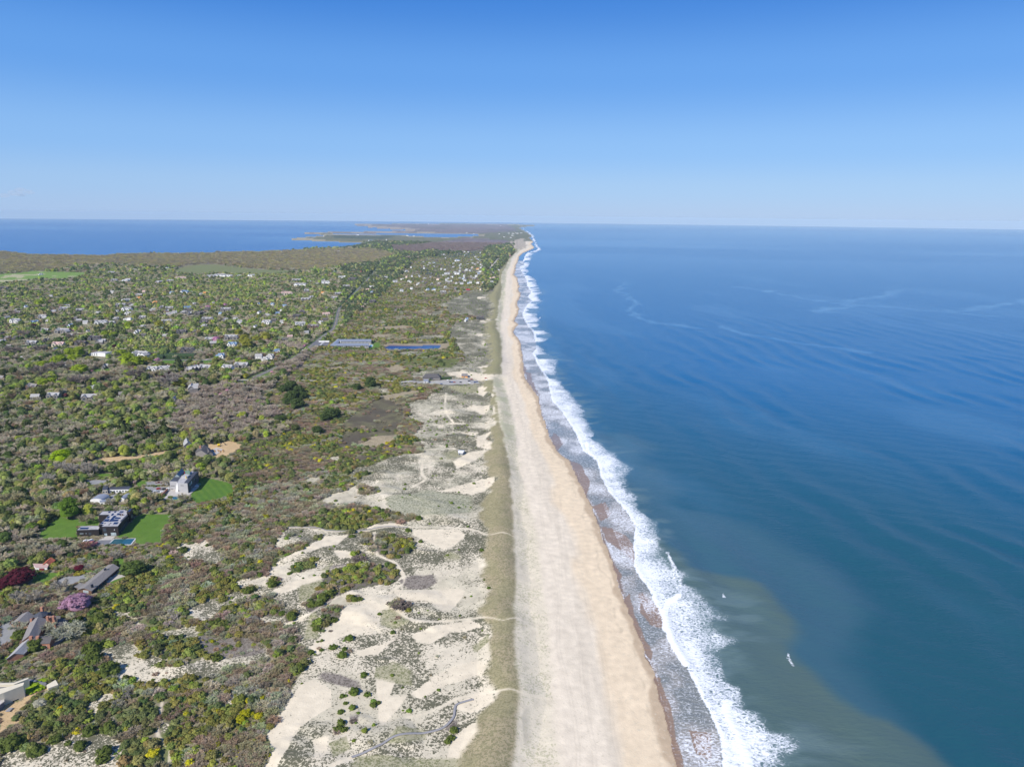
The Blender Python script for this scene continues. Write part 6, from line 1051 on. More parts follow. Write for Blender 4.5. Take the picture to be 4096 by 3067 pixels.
# ------------------------------------------------------------------ cars
CARC = {'white': (.75, .75, .75), 'black': (.02, .02, .025), 'red': (.30, .03, .02), 'grey': (.25, .26, .28), 'blue': (.03, .07, .22), 'dark green': (.02, .06, .04), 'silver': (.5, .52, .55)}
_carm = {k: plain('car_paint_' + k.replace(' ', '_'), v, .3, .03, 1, .0, .6) for k, v in CARC.items()}
def car_parts(van=False):
    if ('v' if van else 'c') in _tpl: return _tpl['v' if van else 'c']
    prof = [(-2.3, .35), (-2.35, .85), (-2.1, 1.0), (-1.75, 1.55), (.55, 1.6), (1.15, 1.05), (2.2, .88), (2.35, .4)] if not van else [(-2.6, .35), (-2.6, 2.1), (1.4, 2.15), (2.1, 1.3), (2.6, 1.1), (2.65, .4)]
    bm = bmesh.new(); ins = .92; L1 = [bm.verts.new((x, -.92 * (1 if z < 1.1 else .84), z)) for x, z in prof]; L2 = [bm.verts.new((x, .92 * (1 if z < 1.1 else .84), z)) for x, z in prof]; n = len(prof)
    bm.faces.new(L1); bm.faces.new(L2[::-1]); [bm.faces.new((L1[i], L2[i], L2[(i + 1) % n], L1[(i + 1) % n])) for i in range(n)]
    bmesh.ops.recalc_face_normals(bm, faces=bm.faces); bmesh.ops.bevel(bm, geom=bm.edges[:], offset=.06, segments=1); body = bpy.data.meshes.new('body'); bm.to_mesh(body); bm.free()
    bm = bmesh.new()
    if not van: add_boxc(bm, -.6, 0, 1.33, 1.9, 1.62, .34, 0); add_slab(bm, (.62, -.72, 1.56), (.62, .72, 1.56), (1.12, .8, 1.12), (1.12, -.8, 1.12), .02)
    else: add_slab(bm, (1.5, -.75, 2.12), (1.5, .75, 2.12), (2.1, .8, 1.38), (2.1, -.8, 1.38), .02)
    win = bpy.data.meshes.new('windows'); bm.to_mesh(win); bm.free(); win.materials.append(M_glass)
    bm = bmesh.new(); n = 12; v0 = [bm.verts.new((.34 * math.cos(2 * math.pi * k / n), -.1, .34 * math.sin(2 * math.pi * k / n))) for k in range(n)]; v1 = [bm.verts.new((.34 * math.cos(2 * math.pi * k / n), .1, .34 * math.sin(2 * math.pi * k / n))) for k in range(n)]
    bm.faces.new(v0); bm.faces.new(v1[::-1]); [bm.faces.new((v0[k], v0[(k + 1) % n], v1[(k + 1) % n], v1[k])) for k in range(n)]; wh = bpy.data.meshes.new('wheel'); bm.to_mesh(wh); bm.free(); wh.materials.append(M_tyre)
    _tpl['v' if van else 'c'] = (body, win, wh); return body, win, wh
def car(R, px, py, colr, rot, label, group='cars in the beach car park', van=False, lift=.3):
    x, y = R([(px, py)], 4)[0]; g = float(grid_z(np.array([x]), np.array([y]))[0]) + lift; body, win, wh = car_parts(van)
    key = ('b', colr, van)
    if key not in _tpl: m_ = body.copy(); m_.materials.clear(); m_.materials.append(_carm[colr]); _tpl[key] = m_
    r = bpy.data.objects.new('parked_van' if van else 'parked_car', None); scene.collection.objects.link(r); r.location = (x, y, g); r.rotation_euler = (0, 0, rot); add_tags(r, label, 'van' if van else 'car', group)
    for nm, me, loc in [('body', _tpl[key], (0, 0, 0)), ('window', win, (0, 0, 0))] + [('wheel', wh, (sx_ * 1.45, sy_ * .86, .34)) for sx_ in (-1, 1) for sy_ in (-1, 1)]:
        o = bpy.data.objects.new(nm, me); scene.collection.objects.link(o); o.parent = r; o.location = loc
for px, py, c, rot, lb_ in [(1540, 376, 'blue', .3, 'blue car alone at the near edge of the beach car park'), (1592, 344, 'white', .1, 'white car behind the middle rank of the beach car park'), (1612, 358, 'black', .2, 'black car at the inland end of the row of three'), (1628, 359, 'blue', .2, 'dark blue car in the middle of the row of three'),
                            (1645, 359, 'red', .2, 'red car at the seaward end of the row of three'), (1695, 358, 'black', .1, 'black car parked alone in the middle of the beach car park'), (1763, 357, 'black', .3, 'black car seaward of the lone middle one in the car park'), (1768, 370, 'white', .3, 'white car on the near edge, seaward half of the car park'),
                            (1783, 340, 'red', .4, 'dark red car by the back edge of the beach car park'), (1810, 361, 'blue', .9, 'nearer of two blue cars at the seaward end of the car park'), (1828, 353, 'blue', .9, 'farther of two blue cars at the seaward end of the car park'), (1897, 336, 'red', .2, 'red truck on the sand where the car park meets the beach'),
                            (1902, 352, 'white', .1, 'white truck on the sand beside the red one'), (1225, 376, 'dark green', .2, 'first dark car at the entrance end of the car park'), (1250, 374, 'black', .2, 'second dark car at the entrance end of the car park'), (1834, 366, 'silver', .2, 'silver car at the near seaward corner of the car park'), (168, 345, 'white', .0, 'white car on the cross road seaward of the junction')]:
    car(R4, px, py, c, rot, lb_)
for px, py, c, rot, lb_ in [(190, 745, 'red', .4, 'red car parked inland of the grey modern house'), (315, 750, 'black', .6, 'black car between the red and the white one at the grey house'), (413, 742, 'white', .6, 'white car parked against the wall of the grey modern house'), (278, 815, 'white', .7, 'white car nearest the brick wall at the grey house'), (130, 800, 'silver', .5, 'silver car half hidden by a leafless tree at the grey house')]: car(RA, px, py, c, rot, lb_, 'cars at the grey modern house')
car(RB, 470, 1055, 'white', 1.0, 'white car beside the base wall of the black house', 'cars at the black house'); car(RB, 610, 1060, 'white', 1.0, 'white van on the drive of the black house', 'cars at the black house', True)
car(R12, 785, 1294, 'white', 1.15, 'white car driving on the main road above the junction', 'cars on the main road'); car(R12, 1290, 698, 'black', 1.5, 'dark car at the verge of the main road, farthest of three', 'cars on the main road'); car(R12, 1295, 742, 'black', 1.5, 'dark car at the verge of the main road, middle of three', 'cars on the main road'); car(R12, 1292, 798, 'black', 1.5, 'dark car at the verge of the main road, nearest of three', 'cars on the main road'); car(R12, 1232, 912, 'black', 1.4, 'dark car by the road bend below the three parked cars', 'cars on the main road')
for px, py, c, lb_ in [(1070, 1190, 'white', 'white car, farthest in the motel car park'), (1058, 1203, 'white', 'white car, second in the row at the motel'), (1045, 1217, 'white', 'white car, nearest in the row at the motel'), (1112, 1245, 'white', 'white car beside the bushes at the motel entrance'), (1085, 1192, 'silver', 'silver car next to the farthest white car at the motel')]: car(R12, px, py, c, .3, lb_, 'cars at the motel', False, .35)
for px, py, lb_ in [(1060, 1174, 'white box trailer at the back of the motel car park, inland one'), (1140, 1174, 'white box trailer at the back of the motel car park, seaward one')]:
    x, y = R12([(px, py)], 4)[0]; t_ = Bld('box_trailer', x, y, lb_, 'trailer', 'white box trailers'); t_.box('box', x, y, 2.3, 14, 3, 3.0, 0, M_white); t_.box('chassis', x, y, .6, 13, 2.4, .3, 0, M_tyre)
car(RE, 540, 15, 'blue', .2, 'bright blue car beside the octagon turret of the brick house', 'cars at the brick house'); car(R11, 1453, 940, 'white', .1, 'white truck driving on the open beach beyond the car park', 'cars on the beach', False, .05)
# people on the beach: tiny standing and sitting figures
def figure_mesh(pose):
    j = {'stand': [((0, 0, .95), .14), ((0, 0, 1.25), .15), ((0, 0, 1.47), .07), ((0, 0, 1.62), .10), ((0, 0, 1.74), .07)], }
    me = bpy.data.meshes.new('person'); hip = .93; vs = [(0, 0, hip), (0, 0, 1.2), (0, 0, 1.42), (0, 0, 1.52), (0, .01, 1.64), (0, 0, 1.74)]; rr = [.14, .13, .15, .055, .10, .07]; es = [(0, 1), (1, 2), (2, 3), (3, 4), (4, 5)]
    for sg in (-1, 1):
        b = len(vs); vs += [(sg * .10, 0, .85), (sg * .11, .03 * sg, .48), (sg * .11, -.04, .08), (sg * .11, .12, .03)]; rr += [.09, .06, .045, .04]; es += [(0, b), (b, b + 1), (b + 1, b + 2), (b + 2, b + 3)]
        b = len(vs); vs += [(sg * .20, 0, 1.38), (sg * .26, 0, 1.10), (sg * .27, .08, .86), (sg * .27, .1, .76)]; rr += [.06, .045, .035, .03]; es += [(2, b), (b, b + 1), (b + 1, b + 2), (b + 2, b + 3)]
    me.from_pydata(vs, es, []); o = bpy.data.objects.new('person', me); scene.collection.objects.link(o); sk = o.modifiers.new('skin', 'SKIN')
    for i, r in enumerate(rr): me.skin_vertices[0].data[i].radius = (r, r * .8)
    me.skin_vertices[0].data[0].use_root = True
    ss = o.modifiers.new('sub', 'SUBSURF'); ss.levels = 1; ss.render_levels = 1; dg = bpy.context.evaluated_depsgraph_get(); m2_ = bpy.data.meshes.new_from_object(o.evaluated_get(dg)); bpy.data.objects.remove(o); return m2_
PM = figure_mesh('stand'); M_cloth = plain('dark_clothes', (.05, .06, .10), .9, .2); PM.materials.clear(); PM.materials.append(M_cloth)
for px, py, lb_ in [(2062, 292, 'person in dark clothes standing on the sand beyond the car park path'), (2097, 422, 'person in dark clothes on the beach below the car park path'), (2150, 374, 'person in dark clothes on mid-beach opposite the car park'), (2172, 434, 'person in dark clothes nearest the water opposite the car park'), (2110, 318, 'person in dark clothes farthest along the mid-beach opposite the car park')]:
    x, y = R4([(px, py)], 2)[0]; o = bpy.data.objects.new('person', PM); scene.collection.objects.link(o); o.location = (x, y, float(grid_z(np.array([x]), np.array([y]))[0])); o.rotation_euler = (0, 0, rv.uniform(0, 6)); add_tags(o, lb_, 'person', 'people on the beach')
# ------------------------------------------------------------------ plants
def leaf_mat(name, transl=.25, var=.30):
    m = bpy.data.materials.new(name); m.use_nodes = True; nt = m.node_tree; nt.nodes.clear()
    out = N(nt, 'ShaderNodeOutputMaterial'); at = N(nt, 'ShaderNodeAttribute', attribute_name='tint', attribute_type='INSTANCER'); va = N(nt, 'ShaderNodeAttribute', attribute_name='leafvar')
    mr = N(nt, 'ShaderNodeMapRange'); mr.inputs[3].default_value = 1 - var; mr.inputs[4].default_value = 1 + var; nt.links.new(va.outputs['Fac'], mr.inputs[0])
    sc = N(nt, 'ShaderNodeVectorMath', operation='SCALE'); nt.links.new(at.outputs['Color'], sc.inputs[0]); nt.links.new(mr.outputs[0], sc.inputs['Scale'])
    d = N(nt, 'ShaderNodeBsdfDiffuse'); t = N(nt, 'ShaderNodeBsdfTranslucent'); mx = N(nt, 'ShaderNodeMixShader'); mx.inputs[0].default_value = transl
    nt.links.new(sc.outputs[0], d.inputs['Color']); nt.links.new(sc.outputs[0], t.inputs['Color']); nt.links.new(d.outputs[0], mx.inputs[1]); nt.links.new(t.outputs[0], mx.inputs[2]); nt.links.new(mx.outputs[0], out.inputs[0]); return m
M_leaf = leaf_mat('foliage', .30, .16); M_twig = leaf_mat('twigs', 0.30, .15); M_bark = plain('bark', (0.17, 0.15, 0.135), .9, .2, 2)
def quads_mesh(name, C, A, B, mat, extra=None):
    """parallelogram leaves centred at C with half axes A, B"""
    n = len(C); v = np.stack([C - A - B, C + A - B, C + A + B, C - A + B], 1).reshape(-1, 3); f = np.arange(n * 4).reshape(-1, 4)
    lv = np.repeat(rng.random(n), 4)
    if extra is not None: v2, f2 = extra; f = V([f, f2 + len(v)]); v = V([v, v2]); lv = np.r_[lv, np.full(len(v2), .5)]
    me = bpy.data.meshes.new(name); me.vertices.add(len(v)); me.vertices.foreach_set('co', v.astype(np.float32).ravel()); me.loops.add(f.size); me.loops.foreach_set('vertex_index', f.ravel().astype(np.int32))
    me.polygons.add(len(f)); me.polygons.foreach_set('loop_start', np.arange(0, f.size, 4, dtype=np.int32)); me.polygons.foreach_set('loop_total', np.full(len(f), 4, np.int32)); me.update(calc_edges=True)
    a = me.attributes.new('leafvar', 'FLOAT', 'POINT'); a.data.foreach_set('value', lv.astype(np.float32)); me.materials.append(mat); return me
def unit(v): return v / (np.linalg.norm(v, axis=1)[:, None] + 1e-9)
def leafy(name, n, nc, hh, base, size, mat=None, flat=.35, squash=1.0, cone=False):
    """crown of unit radius: clumps on a lumpy dome, many leaf cards each. hh height, base bottom"""
    th = rng.random(nc) * 2 * np.pi; u = rng.random(nc) ** .6
    if cone:
        z = rng.random(nc) ** 1.3; r = (1 - z) * .92 + .06; cc = np.stack([r * np.cos(th), r * np.sin(th), base + z * (hh - base)], 1); cr = .30 * (1.1 - z)
    else:
        ph = np.arcsin(np.clip(rng.random(nc) * 1.15 - .15, -.15, 1)); rr = .62 + .25 * rng.random(nc)
        cc = np.stack([rr * np.cos(ph) * np.cos(th), rr * np.cos(ph) * np.sin(th), base + (hh - base) * (.32 + .60 * np.sin(ph) * (.75 + .35 * rng.random(nc)))], 1); cr = np.full(nc, .30) * (.75 + .6 * rng.random(nc))
    k = rng.integers(0, nc, n); d = unit(rng.normal(size=(n, 3))); d[:, 2] = np.abs(d[:, 2]) * .9 - .12
    C = cc[k] + d * cr[k][:, None] * (.55 + .5 * rng.random(n))[:, None] * np.array([1, 1, .75]); C[:, 2] = np.maximum(C[:, 2], base * .5 + .03)
    nr = unit(d + rng.normal(size=(n, 3)) * .22 + np.array([0, 0, flat])); t = unit(np.cross(nr, rng.normal(size=(n, 3)))); b = np.cross(nr, t); s = size * (.6 + .8 * rng.random(n))[:, None]
    # dense body under the leaves
    m = 10; ex = []; lo = []
    for i in range(5):
        for j in range(m):
            a = 2 * np.pi * j / m; zz = i / 4; r = (.78 * math.sqrt(max(0, 1 - (zz * .95) ** 2)) if not cone else .75 * (1 - zz * .95)); lo.append((r * math.cos(a) * (1 + .12 * math.sin(3 * a + i)), r * math.sin(a), base + (hh - base) * .82 * zz))
    for i in range(4):
        for j in range(m): ex.append((i * m + j, i * m + (j + 1) % m, (i + 1) * m + (j + 1) % m, (i + 1) * m + j))
    return quads_mesh(name, C, t * s, b * s * .8, mat or M_leaf, (np.array(lo), np.array(ex)))
def sticks(P0, P1, r0, r1):
    """tapered three-sided sticks as quads"""
    P0 = np.asarray(P0, float); P1 = np.asarray(P1, float); d = unit(P1 - P0); s = unit(np.cross(d, np.array([[.3, .2, 1.]]) + 0 * d)); t = np.cross(d, s); vs = []; n = len(P0); r0 = np.broadcast_to(r0, n)[:, None]; r1 = np.broadcast_to(r1, n)[:, None]
    for k in range(3):
        a = 2 * np.pi * k / 3; o = s * math.cos(a) + t * math.sin(a); vs += [P0 + o * r0, P1 + o * r1]
    v = np.stack(vs, 1).reshape(-1, 3); b = np.arange(n)[:, None] * 6; f = np.concatenate([b + np.array([[0, 2, 3, 1]]), b + np.array([[2, 4, 5, 3]]), b + np.array([[4, 0, 1, 5]])], 0); return v, f
def bare(name, n, hh, trunk, spread=1.0, w=.013, bush=False):
    """leafless crown of unit radius: limbs, branches, and a haze of twigs; returns (limbs mesh, twigs mesh)"""
    L0 = []; L1 = []; R0_ = []; R1_ = []; tips = []; top = np.array([0, 0, trunk])
    if not bush: L0.append((0, 0, 0)); L1.append(top); R0_.append(.06); R1_.append(.045)
    nl = 9 if not bush else 14
    for i in range(nl):
        a = 2 * np.pi * (i + rng.random() * .7) / nl; el = (.35 + .9 * rng.random()) if not bush else (.3 + 1.0 * rng.random()); s0 = top * (.75 + .25 * rng.random()) if not bush else np.array([math.cos(a), math.sin(a), 0]) * .25 * rng.random()
        r = .62 * spread; e = s0 + np.array([math.cos(a) * math.cos(el) * r, math.sin(a) * math.cos(el) * r, math.sin(el) * (hh - trunk) * .62]); L0.append(s0); L1.append(e); R0_.append(.034); R1_.append(.018)
        for j in range(5):
            s1 = s0 + (e - s0) * (.45 + .55 * rng.random()); dv = unit((rng.normal(size=(1, 3)) * .5 + np.array([[math.cos(a), math.sin(a), .75]])))[0]; e1 = s1 + dv * (.34 + .2 * rng.random()) * np.array([1, 1, (hh - trunk) * .8]); L0.append(s1); L1.append(e1); R0_.append(.016); R1_.append(.008); tips.append((s1, e1))
    lv, lf = sticks(L0, L1, np.array(R0_), np.array(R1_)); me1 = bpy.data.meshes.new(name + '_limbs'); me1.from_pydata(lv.tolist(), [], lf.tolist()); me1.materials.append(M_twig); a_ = me1.attributes.new('leafvar', 'FLOAT', 'POINT'); a_.data.foreach_set('value', np.full(len(lv), .95, np.float32))
    k = rng.integers(0, len(tips), n); S = np.array([t[0] for t in tips]); E = np.array([t[1] for t in tips]); u = rng.random(n)[:, None]; b0 = S[k] * (1 - u) + E[k] * u
    d = unit(unit(E[k] - S[k]) + rng.normal(size=(n, 3)) * .55 + np.array([0, 0, .35])); Lh = (.08 + .10 * rng.random(n))[:, None]; C = b0 + d * Lh; sd = unit(np.cross(d, rng.normal(size=(n, 3)))); Wd = w * (.6 + .8 * rng.random(n))[:, None]
    me2 = quads_mesh(name + '_twigs', C, d * Lh, sd * Wd, M_twig); return me1, me2
def merge(name, a, b):
    me = bpy.data.meshes.new(name); bm = bmesh.new(); bm.from_mesh(a); bm.from_mesh(b); bm.to_mesh(me); bm.free()
    if len(me.materials) == 0: me.materials.append(M_twig)
    return me
T = {}
T['evergreen_shrub'] = [leafy('evergreen_shrub', 900, 22, h_, 0, .075, flat=.4) for h_ in (.85, 1.05, .7)] + [leafy('evergreen_shrub', 900, 14, .8, 0, .075)]
T['cedar'] = [leafy('cedar', 620, 30, 2.1, .1, .10, cone=True), leafy('cedar', 620, 30, 1.7, .1, .10, cone=True)]
T['leafy_tree'] = [leafy('leafy_tree', 2200, 44, h_, b_, .048, flat=.5) for h_, b_ in ((1.6, .35), (1.9, .45), (1.45, .3))]
T['bare_shrub'] = [merge('bare_shrub', *bare('bare_shrub', 1100, h_, .05, 1.25, .022, True)) for h_ in (.85, 1.0, .75)]
_bt = [bare('bare_tree', 950, h_, t_, 1.25, .016) for h_, t_ in ((1.75, .55), (1.55, .45), (1.95, .6))]
T['bare_tree'] = [merge('bare_tree', a, b) for a, b in _bt]
T['low_evergreen'] = [leafy('far_crown', 110, 12, 1.1, 0, .19, flat=.5), leafy('far_crown', 110, 12, 1.35, .1, .19, flat=.5)]
T['low_bare'] = [merge('far_bare', *bare('far_bare', 230, 1.35, .4, 1.25, .032))]
T['low_cone'] = [leafy('far_cone', 100, 12, 2.2, .1, .18, cone=True)]
tr_bm = bmesh.new(); add_cyl(tr_bm, 0, 0, -.1, .75, .075, .04, 7)
for k_ in range(4): a_ = k_ * 1.6; add_slab(tr_bm, (0, 0, .45), (.04, .03, .45), (.42 * math.cos(a_) + .03, .42 * math.sin(a_), .95), (.42 * math.cos(a_), .42 * math.sin(a_), .95), .05)
TRUNK = bpy.data.meshes.new('trunk'); tr_bm.to_mesh(TRUNK); tr_bm.free(); TRUNK.materials.append(M_bark)

# ---- where plants stand
EDGE_IN = V([RD([(-300, 1260), (0, 1235), (260, 1185), (400, 1090), (500, 1040), (500, 960), (640, 930), (560, 860), (640, 800), (720, 720), (820, 640), (900, 560)], 3.0)])
THICKET = V([EDGE_IN, RD([(1040, 540), (1060, 1000), (1060, 1800), (-300, 1800)], 3.0)])
cands = []
def jitter(y0, y1, sp, keep=1.0):
    ys = np.arange(y0, y1, sp); out = []
    for y in ys:
        xl = -.80 * (y + 60) - 30; xr = curve_x(np.array([y]), CREST_R)[0]; xs = np.arange(xl, xr, sp)
        if len(xs): out.append(np.stack([xs + rng.uniform(-.48, .48, len(xs)) * sp, y + rng.uniform(-.48, .48, len(xs)) * sp], 1))
    return V(out)
bands = [(300, 700, 3.3), (700, 1050, 3.9), (1050, 1600, 5.0), (1600, 2400, 7.2), (2400, 3600, 10.5), (3600, 5200, 15.0), (5200, 8000, 24.0)]
allp = []; spc = []
for y0_, y1_, s_ in bands: p = jitter(y0_, y1_, s_); allp.append(p); spc.append(np.full(len(p), s_))
PX = V(allp); SPC = np.concatenate(spc); X_, Y_ = PX[:, 0], PX[:, 1]
fx, fy = warp(X_, Y_, 3.2, 14.0); fx2, fy2 = warp(X_, Y_, 1.4, 7.0, 91)
island = anypoly(fx, fy, ISLANDS); hth = anypoly(fx, fy, HEATH)
dn = ((inpoly(fx, fy, SAND_MAIN) | inpoly(fx, fy, DUNE2)) & ~island) | anypoly(fx, fy, SAND_PATCH)
bad = ~inpoly(fx2, fy2, LAND) | (X_ > curve_x(Y_, CREST_L) - 4) | anypoly(X_, Y_, LAWN + PAVE + POND) | anypoly(fx2, fy2, GOLF + FIELD + REED + CLEAR) | inpoly(X_, Y_, PARK)
LI = anypoly(X_, Y_, FOOT); bad |= LI
small_nf = np.nonzero(Y_ < 9000)[0]
for L, w in NOVEG_LINES:
    dd = seg_dist(X_[small_nf], Y_[small_nf], resample(L, 25)); bad[small_nf[dd < w]] = True
ii_ = np.nonzero(Y_ < 3200)[0]
for k_ in (7, 14, 22): bad[ii_[seg_dist(X_[ii_], Y_[ii_] + k_, resample(road_m, 25)) < 6.5]] = True
prob = np.ones(len(X_)); prob[dn] = .022; prob[dn & (Y_ > 900)] = .06; prob[dn & (Y_ > 1250)] = .13; prob[hth] = .5; prob[island] = .8
gh = fbm(X_, Y_, 28, 3, 201); prob *= np.where(dn, sstep(.42, .6, gh) * 2.0, sstep(.22, .40, gh) * .5 + .5)
bare_b = anypoly(fx, fy, BARE); prob[bare_b & (Y_ < 1400)] *= .12
mm_ = anypoly(fx, fy, MARSH); prob[mm_] = .03 + .55 * sstep(.56, .66, fbm(X_, Y_, 26, 3, 240))[mm_]; prob[anypoly(fx, fy, MARSH_G)] = .12; prob[anypoly(fx, fy, [F_DUNEFAR])] = .08
keep = (rng.random(len(X_)) < prob) & ~bad
X_, Y_, SPC, dn, hth, island = X_[keep], Y_[keep], SPC[keep], dn[keep], hth[keep], island[keep]; fx, fy = fx[keep], fy[keep]
n = len(X_); ZZ = grid_z(X_, Y_); thick = inpoly(fx, fy, THICKET) | dn | island | hth
c1 = fbm(X_, Y_, 34, 3, 211); c2 = fbm(X_, Y_, 70, 3, 212); c3 = fbm(X_, Y_, 16, 2, 213); u = rng.random(n); gw = anypoly(fx, fy, F_GREYWOOD); pine = anypoly(fx, fy, F_PINE); tan = anypoly(fx, fy, F_TAN); purp = anypoly(fx, fy, F_PURPLE)
kind = np.empty(n, object); tint = np.zeros((n, 3)); rad = np.zeros(n); hs = np.ones(n)
TB = np.array([2.06, 2.0, 1.66])
def J(m, base, j=.22, hue=.12):
    k = int(m.sum()); b = np.array(base)[None] * TB * (1 + rng.uniform(-j, j, (k, 1))) * (1 + rng.uniform(-hue, hue, (k, 3))); tint[m] = b
sel = rng.random(n)
# coastal thicket
ev = thick & ((c1 + (u - .5) * .34) > .50); bs = thick & ~ev
kind[ev] = 'evergreen_shrub'; J(ev, (0.084, 0.098, 0.042)); m = ev & (c2 > .52); J(m, (0.115, 0.118, 0.038)); m = ev & (sel < .16); J(m, (0.062, 0.082, 0.034)); m = ev & (sel > .90); J(m, (0.13, 0.165, 0.035)); m = ev & (sel > .80) & (sel < .88); J(m, (0.15, 0.13, 0.062))
kind[bs] = 'bare_shrub'; J(bs, (0.205, 0.175, 0.14)); m = bs & (c3 > .56); J(m, (0.245, 0.235, 0.205)); m = bs & (c2 < .45); J(m, (0.18, 0.148, 0.12)); m = bs & (sel < .08); J(m, (0.22, 0.235, 0.17))
yl = thick & ~dn & (fbm(X_, Y_, 40, 2, 220) > .60) & (sel > .965) | (inpoly(X_, Y_, RD([(350, 1480), (560, 1470), (560, 1640), (280, 1640)], 3)) & (sel > .975) & ~dn)
kind[yl] = 'yellow_shrub'; J(yl, (0.25, 0.235, 0.018), .15, .05)
rad[thick] = (1.5 + rng.random(thick.sum()) ** 1.5 * 2.6) * np.where(Y_[thick] > 1100, 1.35, 1) ; hs[thick] = rng.uniform(.8, 1.25, thick.sum()); m = dn; rad[m] = .8 + rng.random(m.sum()) ** 2 * 1.4; kind[m & bs & (sel < .6)] = 'evergreen_shrub'; J(m & (kind == 'evergreen_shrub'), (0.085, 0.125, 0.028))
m = hth & ~dn; rad[m] *= .6; hs[m] *= .6
tall = thick & ~dn & ~hth & (c2 > .50) & (sel < .25) & (Y_ > 560); rad[tall] = rng.uniform(2.4, 3.6, tall.sum()); hs[tall] *= 1.4
# inland trees
tr_ = ~thick; a1 = fbm(X_, Y_, 85, 3, 230); a2 = u
d = tr_ & ((a1 + (a2 - .5) * .5) > .595); kind[d] = 'leafy_tree'; rest = tr_ & ~d
evg = rest & (sel < .20); kind[evg] = 'evergreen_tree'; con = rest & (sel >= .20) & (sel < .27); kind[con] = 'conifer'; bt = rest & (sel >= .27); kind[bt] = 'bare_tree'
J(d, (0.125, 0.150, 0.055), .25, .12); m = d & (sel < .14); J(m, (0.17, 0.22, 0.04), .15); m = d & (sel > .6); J(m, (0.165, 0.162, 0.088)); m = d & (sel > .92); J(m, (0.085, 0.125, 0.045))
J(evg, (0.058, 0.078, 0.03)); J(con, (0.048, 0.066, 0.026)); J(bt, (0.26, 0.238, 0.205), .25, .05); m = bt & (sel > .78); J(m, (0.20, 0.205, 0.145), .2, .08); m = bt & (sel > .92); J(m, (0.175, 0.125, 0.095), .2, .08)
m = tr_ & gw; kind[m & (u < .9)] = 'bare_tree'; J(m & (kind == 'bare_tree'), (0.235, 0.205, 0.19), .15, .05)
m = tr_ & pine; kind[m & (u < .8)] = 'evergreen_tree'; J(m & (kind == 'evergreen_tree'), (0.055, 0.078, 0.038)); m = tr_ & (X_ > -.24 * Y_) & (Y_ > 1900) & ~purp; kind[m & (u < .5)] = 'evergreen_tree'; J(m & (kind == 'evergreen_tree'), (0.058, 0.075, 0.042))
mr_ = tr_ & (rng.random(n) < .010) & (Y_ > 900); kind[mr_] = 'maroon_tree'; J(mr_, (0.065, 0.018, 0.025)); pk = tr_ & (rng.random(n) < .011) & (Y_ > 1100); kind[pk] = 'blossom_tree'; J(pk, (0.40, 0.20, 0.33), .15, .05)
m = tr_; rad[m] = (3.4 + 5.2 * rng.random(m.sum()) ** 1.5) * np.where(Y_[m] < 1000, .78, 1.0); hs[m] = rng.uniform(.85, 1.15, m.sum()); m = kind == 'conifer'; rad[m] = rng.uniform(1.8, 3.0, m.sum()); hs[m] = 1.25; m = (kind == 'blossom_tree') | (kind == 'maroon_tree'); rad[m] = rng.uniform(2.6, 4.2, m.sum()); hs[m] = .75
m = tr_ & (Y_ > 2400); rad[m] *= np.clip(SPC[m] / 10.5, .9, 1.7)
m = purp & tr_; kind[m] = 'bare_tree'; J(m, (0.165, 0.13, 0.135), .12, .05); m = tan & tr_; kind[m] = 'bare_tree'; J(m, (0.185, 0.165, 0.125), .18, .06); m2 = m & (sel > .6); J(m2, (0.215, 0.195, 0.105), .15, .06)
LOWP = CLEAR + LAWN + PAVE + NEARFOOT + [PARK] + POND
hid = np.zeros(n, bool)
for k_ in (6, 13, 20): hid |= anypoly(X_, Y_ + k_, LOWP) & (Y_ < 1900)
m = hid & tr_; rad[m] = rng.uniform(1.2, 2.2, m.sum()); kind[m & ((kind == 'bare_tree') | (kind == 'leafy_tree'))] = 'bare_shrub'; kind[m & ((kind == 'evergreen_tree') | (kind == 'conifer'))] = 'evergreen_shrub'; m = hid & ~tr_; hs[m] *= .75; rad[m] = np.minimum(rad[m], 1.8)
# density: trees need more room than the candidate grid
need = np.where(tr_, np.clip((SPC / (rad * 1.28)) ** 2, 0, 1), np.clip((SPC / (rad * 1.12)) ** 2, 0, 1)); kp = rng.random(n) < need
X_, Y_, ZZ, rad, hs, kind, tint, SPC = X_[kp], Y_[kp], ZZ[kp], rad[kp], hs[kp], kind[kp], tint[kp], SPC[kp]

